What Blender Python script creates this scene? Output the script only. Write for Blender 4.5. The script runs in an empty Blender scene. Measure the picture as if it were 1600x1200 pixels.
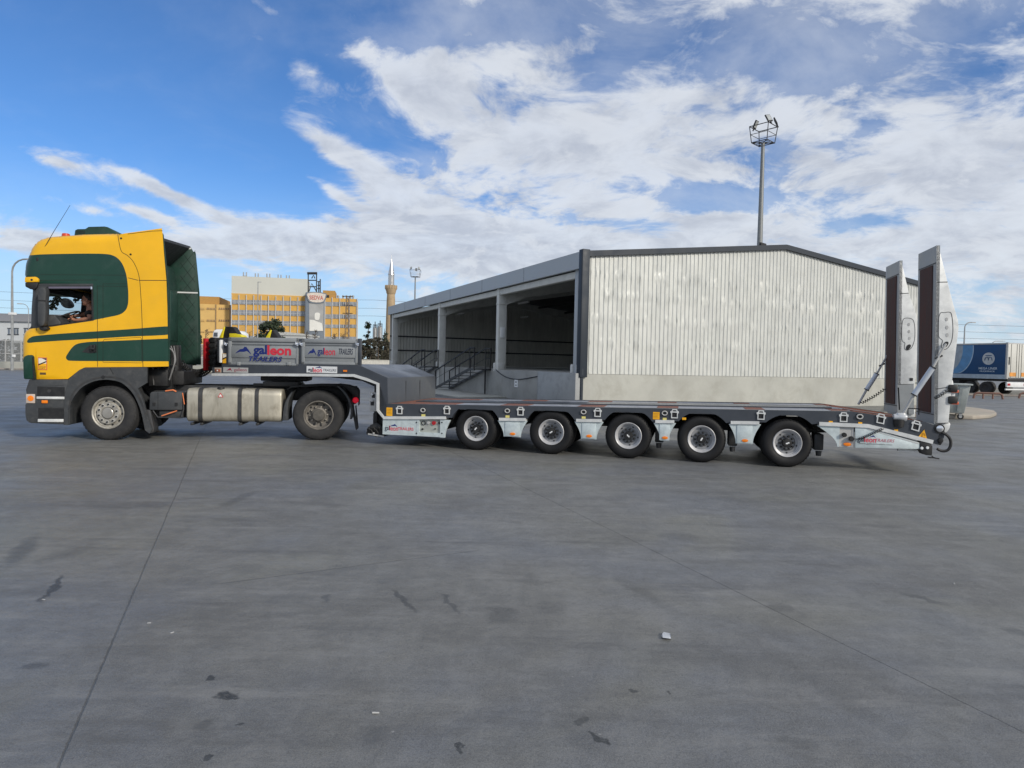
import bpy, bmesh, math, random
from mathutils import Vector, Matrix
from mathutils.geometry import delaunay_2d_cdt, tessellate_polygon
R = math.radians
rnd = random.Random(7)
SC = bpy.context.scene
COL = SC.collection

# ------------------------------------------------------------------ camera
F = 1050.0; H = 1.62; ROLL = 0.0215; PITCH = math.atan(32.0 / F)
_hr = Vector((1, 0, 0)); _fw = Vector((0, math.cos(PITCH), -math.sin(PITCH))); _up = Vector((0, math.sin(PITCH), math.cos(PITCH)))
CR = (_hr * math.cos(ROLL) + _up * math.sin(ROLL)).normalized()
CU = (_up * math.cos(ROLL) - _hr * math.sin(ROLL)).normalized()
EYE = Vector((0, 0, H))
cam = bpy.data.cameras.new('camera'); camo = bpy.data.objects.new('camera', cam); COL.objects.link(camo)
cam.sensor_fit = 'HORIZONTAL'; cam.sensor_width = 36; cam.lens = F / 1600 * 36; cam.clip_start = 0.05; cam.clip_end = 6000
_m = Matrix((CR, CU, -_fw)).transposed().to_4x4(); _m.translation = EYE
camo.matrix_world = _m
SC.camera = camo

# ------------------------------------------------------------------ exposure, sun, sky
SC.view_settings.view_transform = 'Standard'; SC.view_settings.look = 'None'; SC.view_settings.gamma = 1
SC.view_settings.exposure = EXPOSURE = 0.0
SUN_EL = R(27); SUN_DIR = Vector((0.72, -0.69, 0)).normalized()      # horizontal direction towards the sun
sl = bpy.data.lights.new('sun', 'SUN'); sl.energy = 2.8; sl.angle = R(7); sl.color = (1, .93, .82)
so = bpy.data.objects.new('sun', sl); COL.objects.link(so)
_sv = Vector((SUN_DIR.x * math.cos(SUN_EL), SUN_DIR.y * math.cos(SUN_EL), math.sin(SUN_EL)))
so.rotation_euler = _sv.to_track_quat('Z', 'Y').to_euler()
so.location = (60, -60, 60)

class Nodes:
    def __init__(s, tree):
        s.t = tree; tree.nodes.clear()
    def n(s, typ, **kw):
        nd = s.t.nodes.new(typ)
        for k, v in kw.items(): setattr(nd, k, v)
        return nd
    def put(s, sock, v):
        if isinstance(v, bpy.types.NodeSocket): s.t.links.new(v, sock)
        elif v is not None: sock.default_value = v
    def m(s, op, a, b=None, c=None, clamp=False):
        nd = s.n('ShaderNodeMath', operation=op, use_clamp=clamp)
        s.put(nd.inputs[0], a); s.put(nd.inputs[1], b); s.put(nd.inputs[2], c)
        return nd.outputs[0]
    def v(s, op, a, b=None):
        nd = s.n('ShaderNodeVectorMath', operation=op)
        s.put(nd.inputs[0], a); s.put(nd.inputs[1], b)
        return nd.outputs['Value'] if op in ('LENGTH', 'DOT_PRODUCT', 'DISTANCE') else nd.outputs[0]
    def sep(s, v):
        nd = s.n('ShaderNodeSeparateXYZ'); s.put(nd.inputs[0], v); return nd.outputs
    def comb(s, x, y, z):
        nd = s.n('ShaderNodeCombineXYZ'); s.put(nd.inputs[0], x); s.put(nd.inputs[1], y); s.put(nd.inputs[2], z); return nd.outputs[0]
    def noise(s, vec, scale, detail=4, rough=.55, dist=0, out='Fac'):
        nd = s.n('ShaderNodeTexNoise'); s.put(nd.inputs['Vector'], vec); s.put(nd.inputs['Scale'], scale)
        s.put(nd.inputs['Detail'], detail); s.put(nd.inputs['Roughness'], rough); s.put(nd.inputs['Distortion'], dist)
        return nd.outputs[out]
    def mapr(s, v, a, b, c=0.0, d=1.0, smooth=True):
        nd = s.n('ShaderNodeMapRange'); nd.interpolation_type = 'SMOOTHSTEP' if smooth else 'LINEAR'
        s.put(nd.inputs[0], v)
        for i, q in enumerate((a, b, c, d)): s.put(nd.inputs[1 + i], q)
        return nd.outputs[0]
    def mix(s, f, a, b, mode='MIX'):
        nd = s.n('ShaderNodeMix', data_type='RGBA', blend_type=mode)
        s.put(nd.inputs[0], f)
        for i, q in ((6, a), (7, b)):
            if isinstance(q, (tuple, list)) and len(q) == 3: q = (*q, 1)
            s.put(nd.inputs[i], q)
        return nd.outputs[2]

def az_el(px, py):
    d = CR * ((px - 800) / F) - CU * ((py - 600) / F) + _fw
    d.normalize()
    return math.atan2(d.x, d.y), math.asin(d.z)

world = bpy.data.worlds.new('World'); SC.world = world; world.use_nodes = True
def build_sky():
    N = Nodes(world.node_tree)
    out = N.n('ShaderNodeOutputWorld'); bg = N.n('ShaderNodeBackground'); bg.inputs[1].default_value = SKY_STRENGTH
    N.t.links.new(bg.outputs[0], out.inputs[0])
    sky = N.n('ShaderNodeTexSky', sky_type='NISHITA', sun_disc=False)
    sky.sun_elevation = SUN_EL; sky.sun_rotation = math.atan2(SUN_DIR.x, SUN_DIR.y)
    sky.altitude = 1000; sky.air_density = 1.0; sky.dust_density = .6; sky.ozone_density = 2.2
    tc = N.n('ShaderNodeTexCoord').outputs['Generated']
    x, y, z = N.sep(tc)
    az = N.m('ARCTAN2', x, y); el = N.m('ARCSINE', z)
    zz = N.m('ADD', N.m('MAXIMUM', z, 0.0), .27)
    P = N.comb(N.m('DIVIDE', x, zz), N.m('DIVIDE', y, zz), 0.0)
    warp = N.noise(P, 1.3, 2, .5, 0, 'Color')
    P2 = N.v('ADD', P, N.v('MULTIPLY', N.v('SUBTRACT', warp, (.5, .5, .5)), (.55, .35, 0)))
    # streaks run towards the upper left, as thin altocumulus does
    n1 = N.noise(N.v('MULTIPLY', P2, (1.0, 1.0, 1)), 2.9, 9, .6, .2)
    n2 = N.noise(N.v('MULTIPLY', P2, (1.0, 1.3, 1)), 14, 6, .62, .5)
    n3 = N.noise(N.v('ADD', P, (7.3, 2.1, 0)), 5.2, 6, .6, .4)
    n4 = N.noise(N.v('ADD', P2, (3.3, 9.1, 0)), 6.2, 7, .62, .4)
    n = N.m('ADD', N.m('ADD', N.m('MULTIPLY', n1, .34), N.m('MULTIPLY', n4, .42)), N.m('MULTIPLY', n2, .24))
    blobs = CLOUD_BLOBS
    bias = 0.0
    for (px, py, rx, ry, amp, tilt) in blobs:
        a0, e0 = az_el(px, py); a1, _ = az_el(px + rx, py); _, e1 = az_el(px, py - ry)
        ra = abs(a1 - a0) + 1e-4; re = abs(e1 - e0) + 1e-4
        da = N.m('SUBTRACT', az, a0)
        de = N.m('ADD', N.m('SUBTRACT', el, e0), N.m('MULTIPLY', da, tilt))
        q = N.m('ADD', N.m('POWER', N.m('ABSOLUTE', N.m('MULTIPLY', da, 1 / ra)), 2.0), N.m('POWER', N.m('ABSOLUTE', N.m('MULTIPLY', de, 1 / re)), 2.0))
        g = N.m('MULTIPLY', N.m('EXPONENT', N.m('MULTIPLY', q, -1.0)), amp)
        bias = N.m('ADD', bias, g)
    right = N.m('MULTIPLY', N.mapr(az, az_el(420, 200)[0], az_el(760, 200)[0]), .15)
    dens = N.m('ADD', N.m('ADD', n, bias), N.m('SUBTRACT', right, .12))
    dens = N.m('ADD', dens, N.m('MULTIPLY', N.m('MAXIMUM', N.mapr(N.m('ABSOLUTE', az), .72, 1.0), N.mapr(el, .58, .8)), .2))   # unseen cloud added beside, behind and overhead for brighter, more neutral ambient light
    cov = N.mapr(dens, .435, .63)
    thick = N.mapr(N.m('ADD', N.m('MULTIPLY', n3, .8), N.m('MULTIPLY', dens, .4)), .5, .82)
    cloud = N.mix(thick, CLOUD_HI, CLOUD_LO)
    cloud = N.mix(N.m('MULTIPLY', N.mapr(n4, .46, .64), .6), cloud, CLOUD_HI)
    # pale haze near the horizon
    hz = N.mapr(el, -.02, .27, 1.0, 0.0)
    base = N.mix(N.m('MULTIPLY', hz, .8), N.mix(1.0, sky.outputs[0], SKY_TINT, 'MULTIPLY'), HAZE_COL)
    cov = N.m('MULTIPLY', cov, N.mapr(N.m('ADD', N.m('MULTIPLY', n3, .6), N.m('MULTIPLY', cov, .4)), .35, .8, .62, .95))
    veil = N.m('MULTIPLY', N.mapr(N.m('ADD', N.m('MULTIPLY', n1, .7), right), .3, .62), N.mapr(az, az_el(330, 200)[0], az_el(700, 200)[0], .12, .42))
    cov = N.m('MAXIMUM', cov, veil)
    col = N.mix(cov, base, cloud)
    gnd = N.mapr(z, -.03, 0.0)
    col = N.mix(gnd, (.35, .35, .35), col)
    N.t.links.new(col, bg.inputs[0])
SKY_STRENGTH = .11
CLOUD_HI = (7.3, 7.6, 8.0); CLOUD_LO = (4.6, 5.0, 5.8); HAZE_COL = (5.3, 6.6, 7.6); SKY_TINT = (.58, .9, 1.25)
CLOUD_BLOBS = [
    (150, 120, 330, 130, -.45, 0), (330, 290, 110, 70, -.18, 0), (90, 252, 85, 22, .31, .25), (225, 282, 110, 22, .31, .3),
    (230, 335, 60, 9, .25, .2), (40, 375, 70, 30, .33, 0), (480, 135, 62, 42, .27, 0), (620, 140, 70, 60, .14, 0), (300, 48, 40, 10, .2, .5), (470, 205, 90, 30, .24, .3),
    (560, 255, 110, 30, .2, .5), (520, 300, 55, 12, .2, .5), (560, 385, 290, 48, .26, -.05), (760, 200, 150, 80, .06, 0),
    (660, 35, 50, 30, -.2, 0), (600, 90, 40, 50, -.12, 0), (950, 240, 230, 110, .14, 0), (1090, 312, 110, 22, -.24, .1), (960, 350, 150, 15, -.17, .1),
    (1240, 95, 85, 40, -.2, .3), (1480, 40, 70, 26, -.16, .3), (1360, 205, 45, 22, -.12, 0), (820, 20, 60, 40, -.12, 0),
    (1480, 240, 220, 110, .12, 0), (1550, 400, 200, 80, .1, 0), (1000, 385, 420, 50, .13, 0), (640, 330, 120, 40, .12, .3), (400, 352, 110, 26, .2, .1), (350, 385, 90, 18, .2, 0), (600, 105, 60, 34, .2, .4), (690, 120, 50, 60, .12, 0), (275, 305, 70, 16, .2, .35), (150, 330, 60, 10, .2, .1), (400, 60, 60, 20, .16, .4), (430, 20, 40, 14, .15, .3), (1330, 350, 60, 12, -.14, 0), (1120, 355, 60, 22, .18, 0)]
build_sky()

# ------------------------------------------------------------------ frames: a vertical plane standing on the yard
def ray(px, py): return CR * ((px - 800) / F) - CU * ((py - 600) / F) + _fw
def ground(px, py, z=0.0):
    d = ray(px, py); t = (z - EYE.z) / d.z
    return EYE + d * t
class Frame:
    def __init__(s, o, yaw):
        s.o = Vector((o[0], o[1], 0)); s.yaw = yaw
        s.X = Vector((math.cos(yaw), math.sin(yaw), 0)); s.Y = Vector((-math.sin(yaw), math.cos(yaw), 0))
    def loc(s, px, py, v=0.0):          # local (x, z) where the sight line meets the plane local y = v
        d = ray(px, py); t = (v - (EYE - s.o).dot(s.Y)) / d.dot(s.Y)
        p = EYE + d * t - s.o
        return (p.dot(s.X), p.z)
    def locx(s, px, py, u=0.0):         # local (y, z) where it meets local x = u
        d = ray(px, py); t = (u - (EYE - s.o).dot(s.X)) / d.dot(s.X)
        p = EYE + d * t - s.o
        return (p.dot(s.Y), p.z)
    def L(s, pts, v=0.0): return [s.loc(a, b, v) for a, b in pts]
    def x(s, px, v=0.0, py=600): return s.loc(px, py, v)[0]
    def dist(s, px, v=0.0):
        d = ray(px, 600); return (v - (EYE - s.o).dot(s.Y)) / d.dot(s.Y)
def frame2(a, b):
    p, q = ground(*a), ground(*b)
    return Frame((p.x, p.y), math.atan2(q.y - p.y, q.x - p.x))
def frame_d(px, dist, yaw=0.0):
    return Frame(((px - 800) / F * dist, dist), yaw)

# ------------------------------------------------------------------ materials
_mats = {}
def mat(name, col=(.5, .5, .5), rough=.5, metal=0.0, var=.12, scale=3.0, bump=0.0, bscale=40.0, spec=.5, coat=0.0, dirt=None, dirt_amt=0.0, alpha=1.0, trans=0.0, stretch=(1, 1, 1)):
    if name in _mats: return _mats[name]
    m = bpy.data.materials.new(name); m.use_nodes = True
    N = Nodes(m.node_tree)
    out = N.n('ShaderNodeOutputMaterial'); b = N.n('ShaderNodeBsdfPrincipled'); N.t.links.new(b.outputs[0], out.inputs[0])
    tc = N.v('MULTIPLY', N.n('ShaderNodeTexCoord').outputs['Object'], stretch)
    f = N.noise(tc, scale, 5, .6)
    lo = tuple(max(0, c * (1 - var)) for c in col); hi = tuple(min(1, c * (1 + var)) for c in col)
    c = N.mix(N.mapr(f, .3, .7), lo, hi)
    if dirt:
        d = N.noise(tc, scale * 1.7, 7, .7, .4)
        c = N.mix(N.m('MULTIPLY', N.mapr(d, .45, .72), dirt_amt), c, dirt)
    N.t.links.new(c, b.inputs['Base Color'])
    N.put(b.inputs['Roughness'], N.mapr(f, .25, .75, max(.02, rough - .08), min(1, rough + .1)))
    b.inputs['Metallic'].default_value = metal; b.inputs['Specular IOR Level'].default_value = spec
    b.inputs['Coat Weight'].default_value = coat; b.inputs['Coat Roughness'].default_value = .08
    b.inputs['Alpha'].default_value = alpha; b.inputs['Transmission Weight'].default_value = trans
    if bump:
        bn = N.n('ShaderNodeBump'); bn.inputs['Strength'].default_value = 1; bn.inputs['Distance'].default_value = bump
        N.t.links.new(N.noise(tc, bscale, 4, .6), bn.inputs['Height']); N.t.links.new(bn.outputs[0], b.inputs['Normal'])
    _mats[name] = m
    return m
def emis(name, col, st):
    if name in _mats: return _mats[name]
    m = mat(name, col); b = [n for n in m.node_tree.nodes if n.type == 'BSDF_PRINCIPLED'][0]
    b.inputs['Emission Color'].default_value = (*col, 1); b.inputs['Emission Strength'].default_value = st
    return m

YEL = mat('yellow_paint', (.8, .43, .004), .38, var=.05, scale=1.5, coat=.3, spec=.35, dirt=(.5, .3, .06), dirt_amt=.12)
GRN = mat('green_paint', (.006, .042, .027), .36, var=.08, scale=1.5, coat=.25, spec=.35, dirt=(.06, .09, .08), dirt_amt=.2)
GRN2 = mat('dull_green_plastic', (.008, .04, .028), .55, var=.2, scale=3, dirt=(.04, .06, .055), dirt_amt=.5)
PLAS = mat('grey_black_plastic', (.042, .046, .05), .6, var=.15, scale=4, dirt=(.12, .115, .11), dirt_amt=.35, bump=.002, bscale=90)
BLK = mat('black', (.012, .012, .013), .55, var=.3, scale=6, dirt=(.05, .05, .045), dirt_amt=.35)
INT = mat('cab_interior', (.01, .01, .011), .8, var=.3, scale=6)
RUB = mat('tyre_rubber', (.022, .022, .023), .75, var=.2, scale=5, dirt=(.07, .066, .06), dirt_amt=.35, bump=.002, bscale=60)
RUBN = mat('new_tyre_rubber', (.009, .009, .01), .62, var=.2, scale=5, spec=.35, dirt=(.02, .02, .02), dirt_amt=.3, bump=.001, bscale=60)
RIMD = mat('dirty_rim', (.42, .4, .35), .5, .3, .2, 9, dirt=(.12, .1, .075), dirt_amt=.6)
RIMR = mat('brown_dusty_rim', (.2, .185, .165), .6, .3, .25, 9, dirt=(.05, .042, .034), dirt_amt=.6)
RIMN = mat('new_silver_rim', (.47, .47, .48), .42, .15, .1, 8)
TANK = mat('tank_aluminium', (.5, .465, .38), .42, .45, .12, 2.2, dirt=(.2, .17, .12), dirt_amt=.6, stretch=(1.2, 1, .5), bump=.002, bscale=8)
CHR = mat('chrome', (.75, .76, .78), .15, 1.0, .05, 5)
STEEL = mat('steel_dark', (.05, .052, .055), .55, .4, .25, 6, dirt=(.1, .08, .06), dirt_amt=.4)
ANTH = mat('anthracite_paint', (.043, .05, .062), .38, var=.08, scale=2, coat=.2, dirt=(.09, .092, .1), dirt_amt=.25)
GALV = mat('galvanised_steel', (.66, .67, .66), .42, .12, .1, 5, dirt=(.46, .48, .48), dirt_amt=.5)
SKIRT = mat('galvanised_skirt', (.56, .63, .64), .4, .1, .1, 9, dirt=(.42, .49, .5), dirt_amt=.6)
WHT = mat('white_paint', (.75, .76, .76), .4, var=.05)
SILV = mat('silver_dropside', (.3, .315, .32), .45, .1, .08, 3, dirt=(.24, .25, .26), dirt_amt=.4)
SILVD = mat('silver_groove', (.15, .16, .17), .5, .3, .08, 3)
WOOD = mat('brown_deck_board', (.19, .07, .042), .75, var=.4, scale=6, dirt=(.2, .13, .1), dirt_amt=.4, bump=.003, bscale=30, stretch=(1, 4, 1))
WOODR = mat('dark_ramp_board', (.055, .016, .009), .75, var=.45, scale=7, bump=.003, bscale=30, stretch=(3, 3, .4))
PLATE = mat('checker_plate', (.3, .31, .335), .5, .25, .15, 5, dirt=(.1, .1, .11), dirt_amt=.5, bump=.002, bscale=50)
ORG = mat('orange_lens', (.85, .22, .01), .25, var=.1)
YLB = mat('yellow_label', (.85, .42, .01), .5, var=.05)
YLT = mat('pale_yellow_tag', (.7, .62, .2), .5, var=.1)
RED = mat('red_paint', (.42, .012, .02), .4, var=.1)
NAVY = mat('navy_lettering', (.008, .022, .17), .45, var=.05)
REDL = mat('red_lettering', (.68, .03, .06), .45, var=.05)
DRKL = mat('dark_lettering', (.02, .025, .05), .5, var=.05)
GLASS = mat('tinted_glass', (.6, .8, .75), .03, var=.02, trans=1.0, alpha=.35)
SKIN = mat('skin', (.42, .2, .13), .55, var=.1, scale=20)
CLOTH = mat('black_cloth', (.01, .011, .014), .85, var=.2, scale=20)
HAIR = mat('dark_hair', (.012, .009, .007), .7, var=.2, scale=60)
LGREY = mat('light_grey', (.45, .45, .44), .6, var=.1)
TAIL = emis('lit_tail_lamp', (.6, .01, .03), .5)

# ------------------------------------------------------------------ mesh builder
class B:
    def __init__(s): s.bm = bmesh.new(); s.mi = 0; s.mats = []
    def _merge(s, o):
        for f in o.faces: f.material_index = s.mi
        me = bpy.data.meshes.new('tmp'); o.to_mesh(me); o.free()
        s.bm.from_mesh(me); bpy.data.meshes.remove(me)
    def use(s, m):
        if m not in s.mats: s.mats.append(m)
        s.mi = s.mats.index(m); return s
    def poly(s, vs, fs, bev=0.0, seg=2):
        o = bmesh.new(); V = [o.verts.new(v) for v in vs]
        for f in fs:
            try: o.faces.new([V[i] for i in f])
            except ValueError: pass
        bmesh.ops.recalc_face_normals(o, faces=o.faces)
        if bev > 0:
            bmesh.ops.bevel(o, geom=[e for e in o.edges if len(e.link_faces) == 2 and e.calc_face_angle(0) > .45], offset=bev, segments=seg, affect='EDGES', profile=.5)
        s._merge(o); return s
    def box(s, x0, x1, y0, y1, z0, z1, bev=0.0, seg=2):
        vs = [(x, y, z) for x in (x0, x1) for y in (y0, y1) for z in (z0, z1)]
        fs = [(0, 1, 3, 2), (4, 6, 7, 5), (0, 4, 5, 1), (2, 3, 7, 6), (0, 2, 6, 4), (1, 5, 7, 3)]
        return s.poly(vs, fs, bev, seg)
    def prism(s, pts, y0, y1, bev=0.0, seg=2, axis='y'):
        n = len(pts)
        if axis == 'y': vs = [(x, y0, z) for x, z in pts] + [(x, y1, z) for x, z in pts]
        elif axis == 'x': vs = [(y0, x, z) for x, z in pts] + [(y1, x, z) for x, z in pts]
        else: vs = [(x, z, y0) for x, z in pts] + [(x, z, y1) for x, z in pts]
        fs = [(i, (i + 1) % n, n + (i + 1) % n, n + i) for i in range(n)]
        fs += [tuple(range(n)), tuple(range(n, 2 * n))]
        return s.poly(vs, fs, bev, seg)
    def plate(s, outer, holes, y0, y1):      # flat plate with holes
        loops = [outer] + holes
        flat = [p for l in loops for p in l]
        tris = tessellate_polygon([[Vector((x, z, 0)) for x, z in l] for l in loops])
        n = len(flat)
        vs = [(x, y0, z) for x, z in flat] + [(x, y1, z) for x, z in flat]
        fs = [tuple(t) for t in tris] + [tuple(n + i for i in t) for t in tris]
        k = 0
        for l in loops:
            m = len(l)
            fs += [(k + i, k + (i + 1) % m, n + k + (i + 1) % m, n + k + i) for i in range(m)]; k += m
        return s.poly(vs, fs)
    def tube(s, path, r, seg=8, closed=False, cap=True):
        path = [Vector(p) for p in path]; n = len(path)
        rs = r if isinstance(r, (list, tuple)) else [r] * n
        rings = []; prev = None; vs = []
        for i, p in enumerate(path):
            if closed: t = path[(i + 1) % n] - path[i - 1]
            else: t = path[min(i + 1, n - 1)] - path[max(i - 1, 0)]
            t.normalize()
            if prev is None:
                a = Vector((0, 0, 1)) if abs(t.z) < .9 else Vector((1, 0, 0))
                u = t.cross(a).normalized()
            else:
                u = (prev - t * prev.dot(t))
                u = u.normalized() if u.length > 1e-6 else t.orthogonal().normalized()
            prev = u; w = t.cross(u)
            for k in range(seg):
                a = 2 * math.pi * k / seg
                vs.append(p + (u * math.cos(a) + w * math.sin(a)) * rs[i])
        fs = []
        for i in range(n if closed else n - 1):
            j = (i + 1) % n
            for k in range(seg):
                k2 = (k + 1) % seg
                fs.append((i * seg + k, i * seg + k2, j * seg + k2, j * seg + k))
        if cap and not closed: fs += [tuple(range(seg)), tuple(range((n - 1) * seg, n * seg))]
        return s.poly([tuple(v) for v in vs], fs)
    def lathe(s, prof, c=(0, 0, 0), axis='y', seg=32):   # prof: (radius, offset along axis)
        vs = []; n = len(prof)
        for k in range(seg):
            a = 2 * math.pi * k / seg; ca, sa = math.cos(a), math.sin(a)
            for r, o in prof:
                if axis == 'y': vs.append((c[0] + r * ca, c[1] + o, c[2] + r * sa))
                elif axis == 'z': vs.append((c[0] + r * ca, c[1] + r * sa, c[2] + o))
                else: vs.append((c[0] + o, c[1] + r * ca, c[2] + r * sa))
        fs = []
        for k in range(seg):
            k2 = (k + 1) % seg
            for i in range(n - 1): fs.append((k * n + i, k * n + i + 1, k2 * n + i + 1, k2 * n + i))
        o = bmesh.new(); V = [o.verts.new(v) for v in vs]
        for f in fs: o.faces.new([V[i] for i in f])
        bmesh.ops.remove_doubles(o, verts=o.verts, dist=1e-5)
        bmesh.ops.recalc_face_normals(o, faces=o.faces)
        s._merge(o); return s
    def cyl(s, c, r, y0, y1, axis='y', seg=20): return s.lathe([(0, y0), (r, y0), (r, y1), (0, y1)], c, axis, seg)
    def ribbon(s, pts, w, v):                # a seam: thin proud strip along (x,z) points at depth v
        for (a, b) in zip(pts[:-1], pts[1:]):
            d = Vector((b[0] - a[0], b[1] - a[1]))
            if d.length < 1e-5: continue
            nrm = Vector((-d.y, d.x)).normalized() * (w / 2)
            va = v(*a) if callable(v) else v; vb = v(*b) if callable(v) else v
            s.poly([(a[0] - nrm.x, va, a[1] - nrm.y), (b[0] - nrm.x, vb, b[1] - nrm.y), (b[0] + nrm.x, vb, b[1] + nrm.y), (a[0] + nrm.x, va, a[1] + nrm.y)], [(0, 1, 2, 3)])
        return s
    def mesh(s, name, smooth=35):
        me = bpy.data.meshes.new(name); s.bm.to_mesh(me); s.bm.free()
        for m in s.mats: me.materials.append(m)
        if smooth:
            me.polygons.foreach_set('use_smooth', [True] * len(me.polygons))
            me.set_sharp_from_angle(angle=R(smooth))
        return me
    def obj(s, name, m=None, parent=None, loc=None, smooth=35):
        if m is not None and not s.mats: s.mats = [m]
        o = bpy.data.objects.new(name, s.mesh(name, smooth)); COL.objects.link(o)
        if parent: o.parent = parent
        if loc: o.location = loc
        return o
def thing(name, label, cat, loc=(0, 0, 0), yaw=0.0, group=None):
    o = bpy.data.objects.new(name, None); COL.objects.link(o); o.empty_display_size = .2
    o.location = loc; o.rotation_euler = (0, 0, yaw); o['label'] = label; o['category'] = cat
    if group: o['group'] = group
    return o
def sub(name, parent, loc=(0, 0, 0), label=None):
    o = bpy.data.objects.new(name, None); COL.objects.link(o); o.parent = parent; o.location = loc; o.empty_display_size = .1
    if label: o['label'] = label
    return o
def tag(o, label, cat, group=None):
    o['label'] = label; o['category'] = cat
    if group: o['group'] = group
    return o
def struct(o): o['kind'] = 'structure'; return o
def copy_tree(o, parent=None):
    c = o.copy(); COL.objects.link(c); c.parent = parent
    for ch in list(o.children): copy_tree(ch, c)
    return c
def ft(fr): return dict(loc=(fr.o.x, fr.o.y, 0), yaw=fr.yaw)
def inside(p, poly):
    x, y = p; c = False; n = len(poly)
    for i in range(n):
        x1, y1 = poly[i]; x2, y2 = poly[i - 1]
        if (y1 > y) != (y2 > y) and x < (x2 - x1) * (y - y1) / (y2 - y1) + x1: c = not c
    return c
def smooth(pts, k=6, closed=False):
    out = []; n = len(pts); rng = range(n if closed else n - 1)
    for i in rng:
        p0 = pts[(i - 1) % n] if closed or i > 0 else pts[i]; p1 = pts[i]; p2 = pts[(i + 1) % n]
        p3 = pts[(i + 2) % n] if closed or i + 2 < n else p2
        for j in range(k):
            t = j / k; t2 = t * t; t3 = t2 * t
            out.append(tuple(.5 * ((2 * b) + (c - a) * t + (2 * a - 5 * b + 4 * c - d) * t2 + (3 * b - a - 3 * c + d) * t3) for a, b, c, d in zip(p0, p1, p2, p3)))
    if not closed: out.append(tuple(pts[-1]))
    return out
def arc(cx, cz, r, a0, a1, n=16): return [(cx + r * math.cos(R(a0 + (a1 - a0) * i / n)), cz + r * math.sin(R(a0 + (a1 - a0) * i / n))) for i in range(n + 1)]
def text(name, body, m, parent, x0, x1, z0, z1, v, shear=0.0, bold=0.0, keep=False):
    cu = bpy.data.curves.new('t', 'FONT'); cu.body = body; cu.size = 1; cu.shear = shear; cu.offset = bold; cu.extrude = 0.0; cu.resolution_u = 3
    to = bpy.data.objects.new('t', cu); COL.objects.link(to)
    dg = bpy.context.evaluated_depsgraph_get(); me = bpy.data.meshes.new_from_object(to.evaluated_get(dg)); 
    bpy.data.objects.remove(to); bpy.data.curves.remove(cu)
    xs = [q.co.x for q in me.vertices]; ys = [q.co.y for q in me.vertices]
    ax, bx, ay, by = min(xs), max(xs), min(ys), max(ys)
    for q in me.vertices:
        q.co = ((q.co.x - ax) / (bx - ax) * (x1 - x0) + x0, v, (q.co.y - ay) / (by - ay) * (z1 - z0) + z0)
    me.materials.clear(); me.materials.append(m); me.name = name
    o = bpy.data.objects.new(name, me); COL.objects.link(o)
    if parent: o.parent = parent
    return o
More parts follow.
